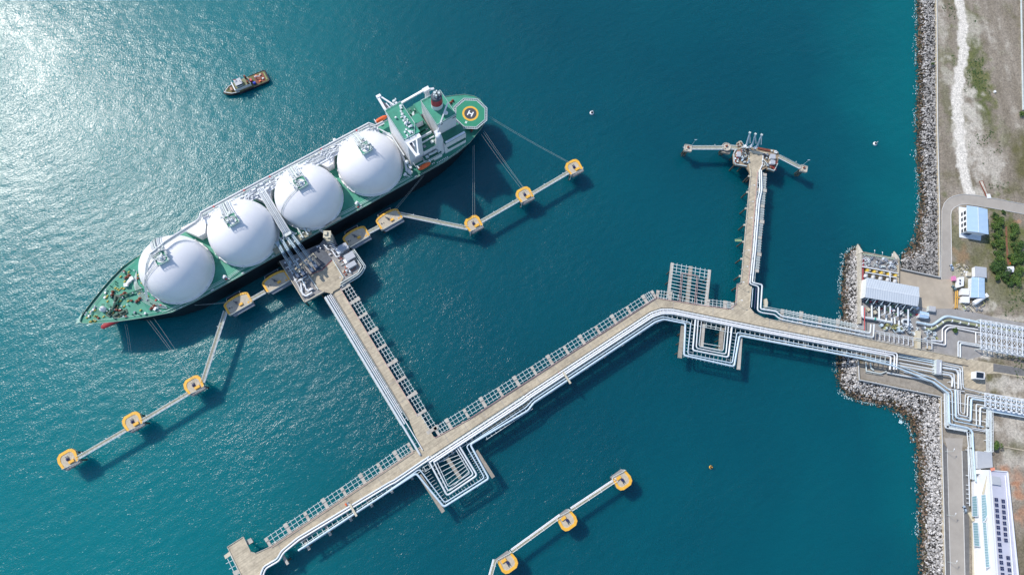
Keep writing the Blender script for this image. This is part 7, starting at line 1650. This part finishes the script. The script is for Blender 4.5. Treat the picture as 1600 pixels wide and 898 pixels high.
H3 = [(1552+rnd.uniform(-3, 3)+i*5.2, 424+rnd.uniform(-9, 8)) for i in range(5)]+[(1556, 412), (1564, 408), (1560, 418), (1569, 415), (1565, 428), (1572, 432)]; H4 = [(1556+i*4.5, 438+rnd.uniform(-5, 4)) for i in range(8)]; H5 = [(1583+i*6, 404+rnd.uniform(-4, 8)) for i in range(3)]+[(1593, 420), (1592, 430), (1586, 436), (1598, 400), (1596, 412), (1588, 412), (1586, 428)]
for lab, lst, kk in (('one of the bushes in the hedge left of the red soil path', H1, 0), ('one of the bushes in the hedge right of the red soil path', H2, 0), ('one of the dense bushes left of the white garden canopy', H3, 2), ('one of the bushes in the row below the white garden canopy', H4, 0), ('one of the bright bushes right of the white garden canopy', H5, 1)):
    for j, px in enumerate(lst): tree((px[0]+rnd.gauss(0, 3), px[1]+rnd.gauss(0, 2.5)), rnd.choice([rnd.uniform(1.3, 2.4), rnd.uniform(2.4, 4.6)]), rnd.uniform(1.6, 4.4), lab, 200+j*7+int(px[0]), rnd.choice([kk, kk, 0, 1]), lab.replace('one of the ', ''))
# small weeds scattered over the land
rnd = random.Random(91); mb = MB(); n_ = 0
while n_ < 900:
    x = rnd.uniform(W(1470, 0, LZ).x, 400); y = rnd.uniform(-60, 345)
    if fb(x, y, .03, 5) < .05 or not inside(x, y, poly): continue
    p = V(x, y, LZ); 
    qx = 800  # keep weeds off the paved areas
    cc = [(W(1468, 445, LZ), W(1545, 500, LZ))]
    if line_d(x, y, TRACK) < 5: continue
    if W(1340, 500, LZ).x < x < W(1535, 500, LZ).x and W(1400, 625, LZ).y < y < W(1400, 400, LZ).y: continue
    if W(1470, 700, LZ).x < x < W(1600, 700, LZ).x+4 and y < W(1500, 560, LZ).y: continue
    if W(1470, 300, LZ).x < x < W(1489, 300, LZ).x and y < W(1480, 300, LZ).y: continue
    if abs(y-W(1540, 315, LZ).y) < 9: continue
    n_ += 1; s = rnd.uniform(.15, .55)
    for k in range(5):
        a = rnd.uniform(0, 6.28); d_ = V(math.cos(a), math.sin(a), 0)*s; e_ = V(-d_.y, d_.x, 0)*.5; mb.add([p+V(0, 0, .02), p+d_+e_+V(0, 0, s*.6), p+d_*1.6+V(0, 0, s*.4), p+d_-e_+V(0, 0, s*.5)], [(0, 1, 2, 3)], rnd.choice((0, 0, 2)))
o = link('weeds', mb, leaf); tag(o, 'sparse low weeds over the dry ground on the right', 'weeds', kind='stuff')
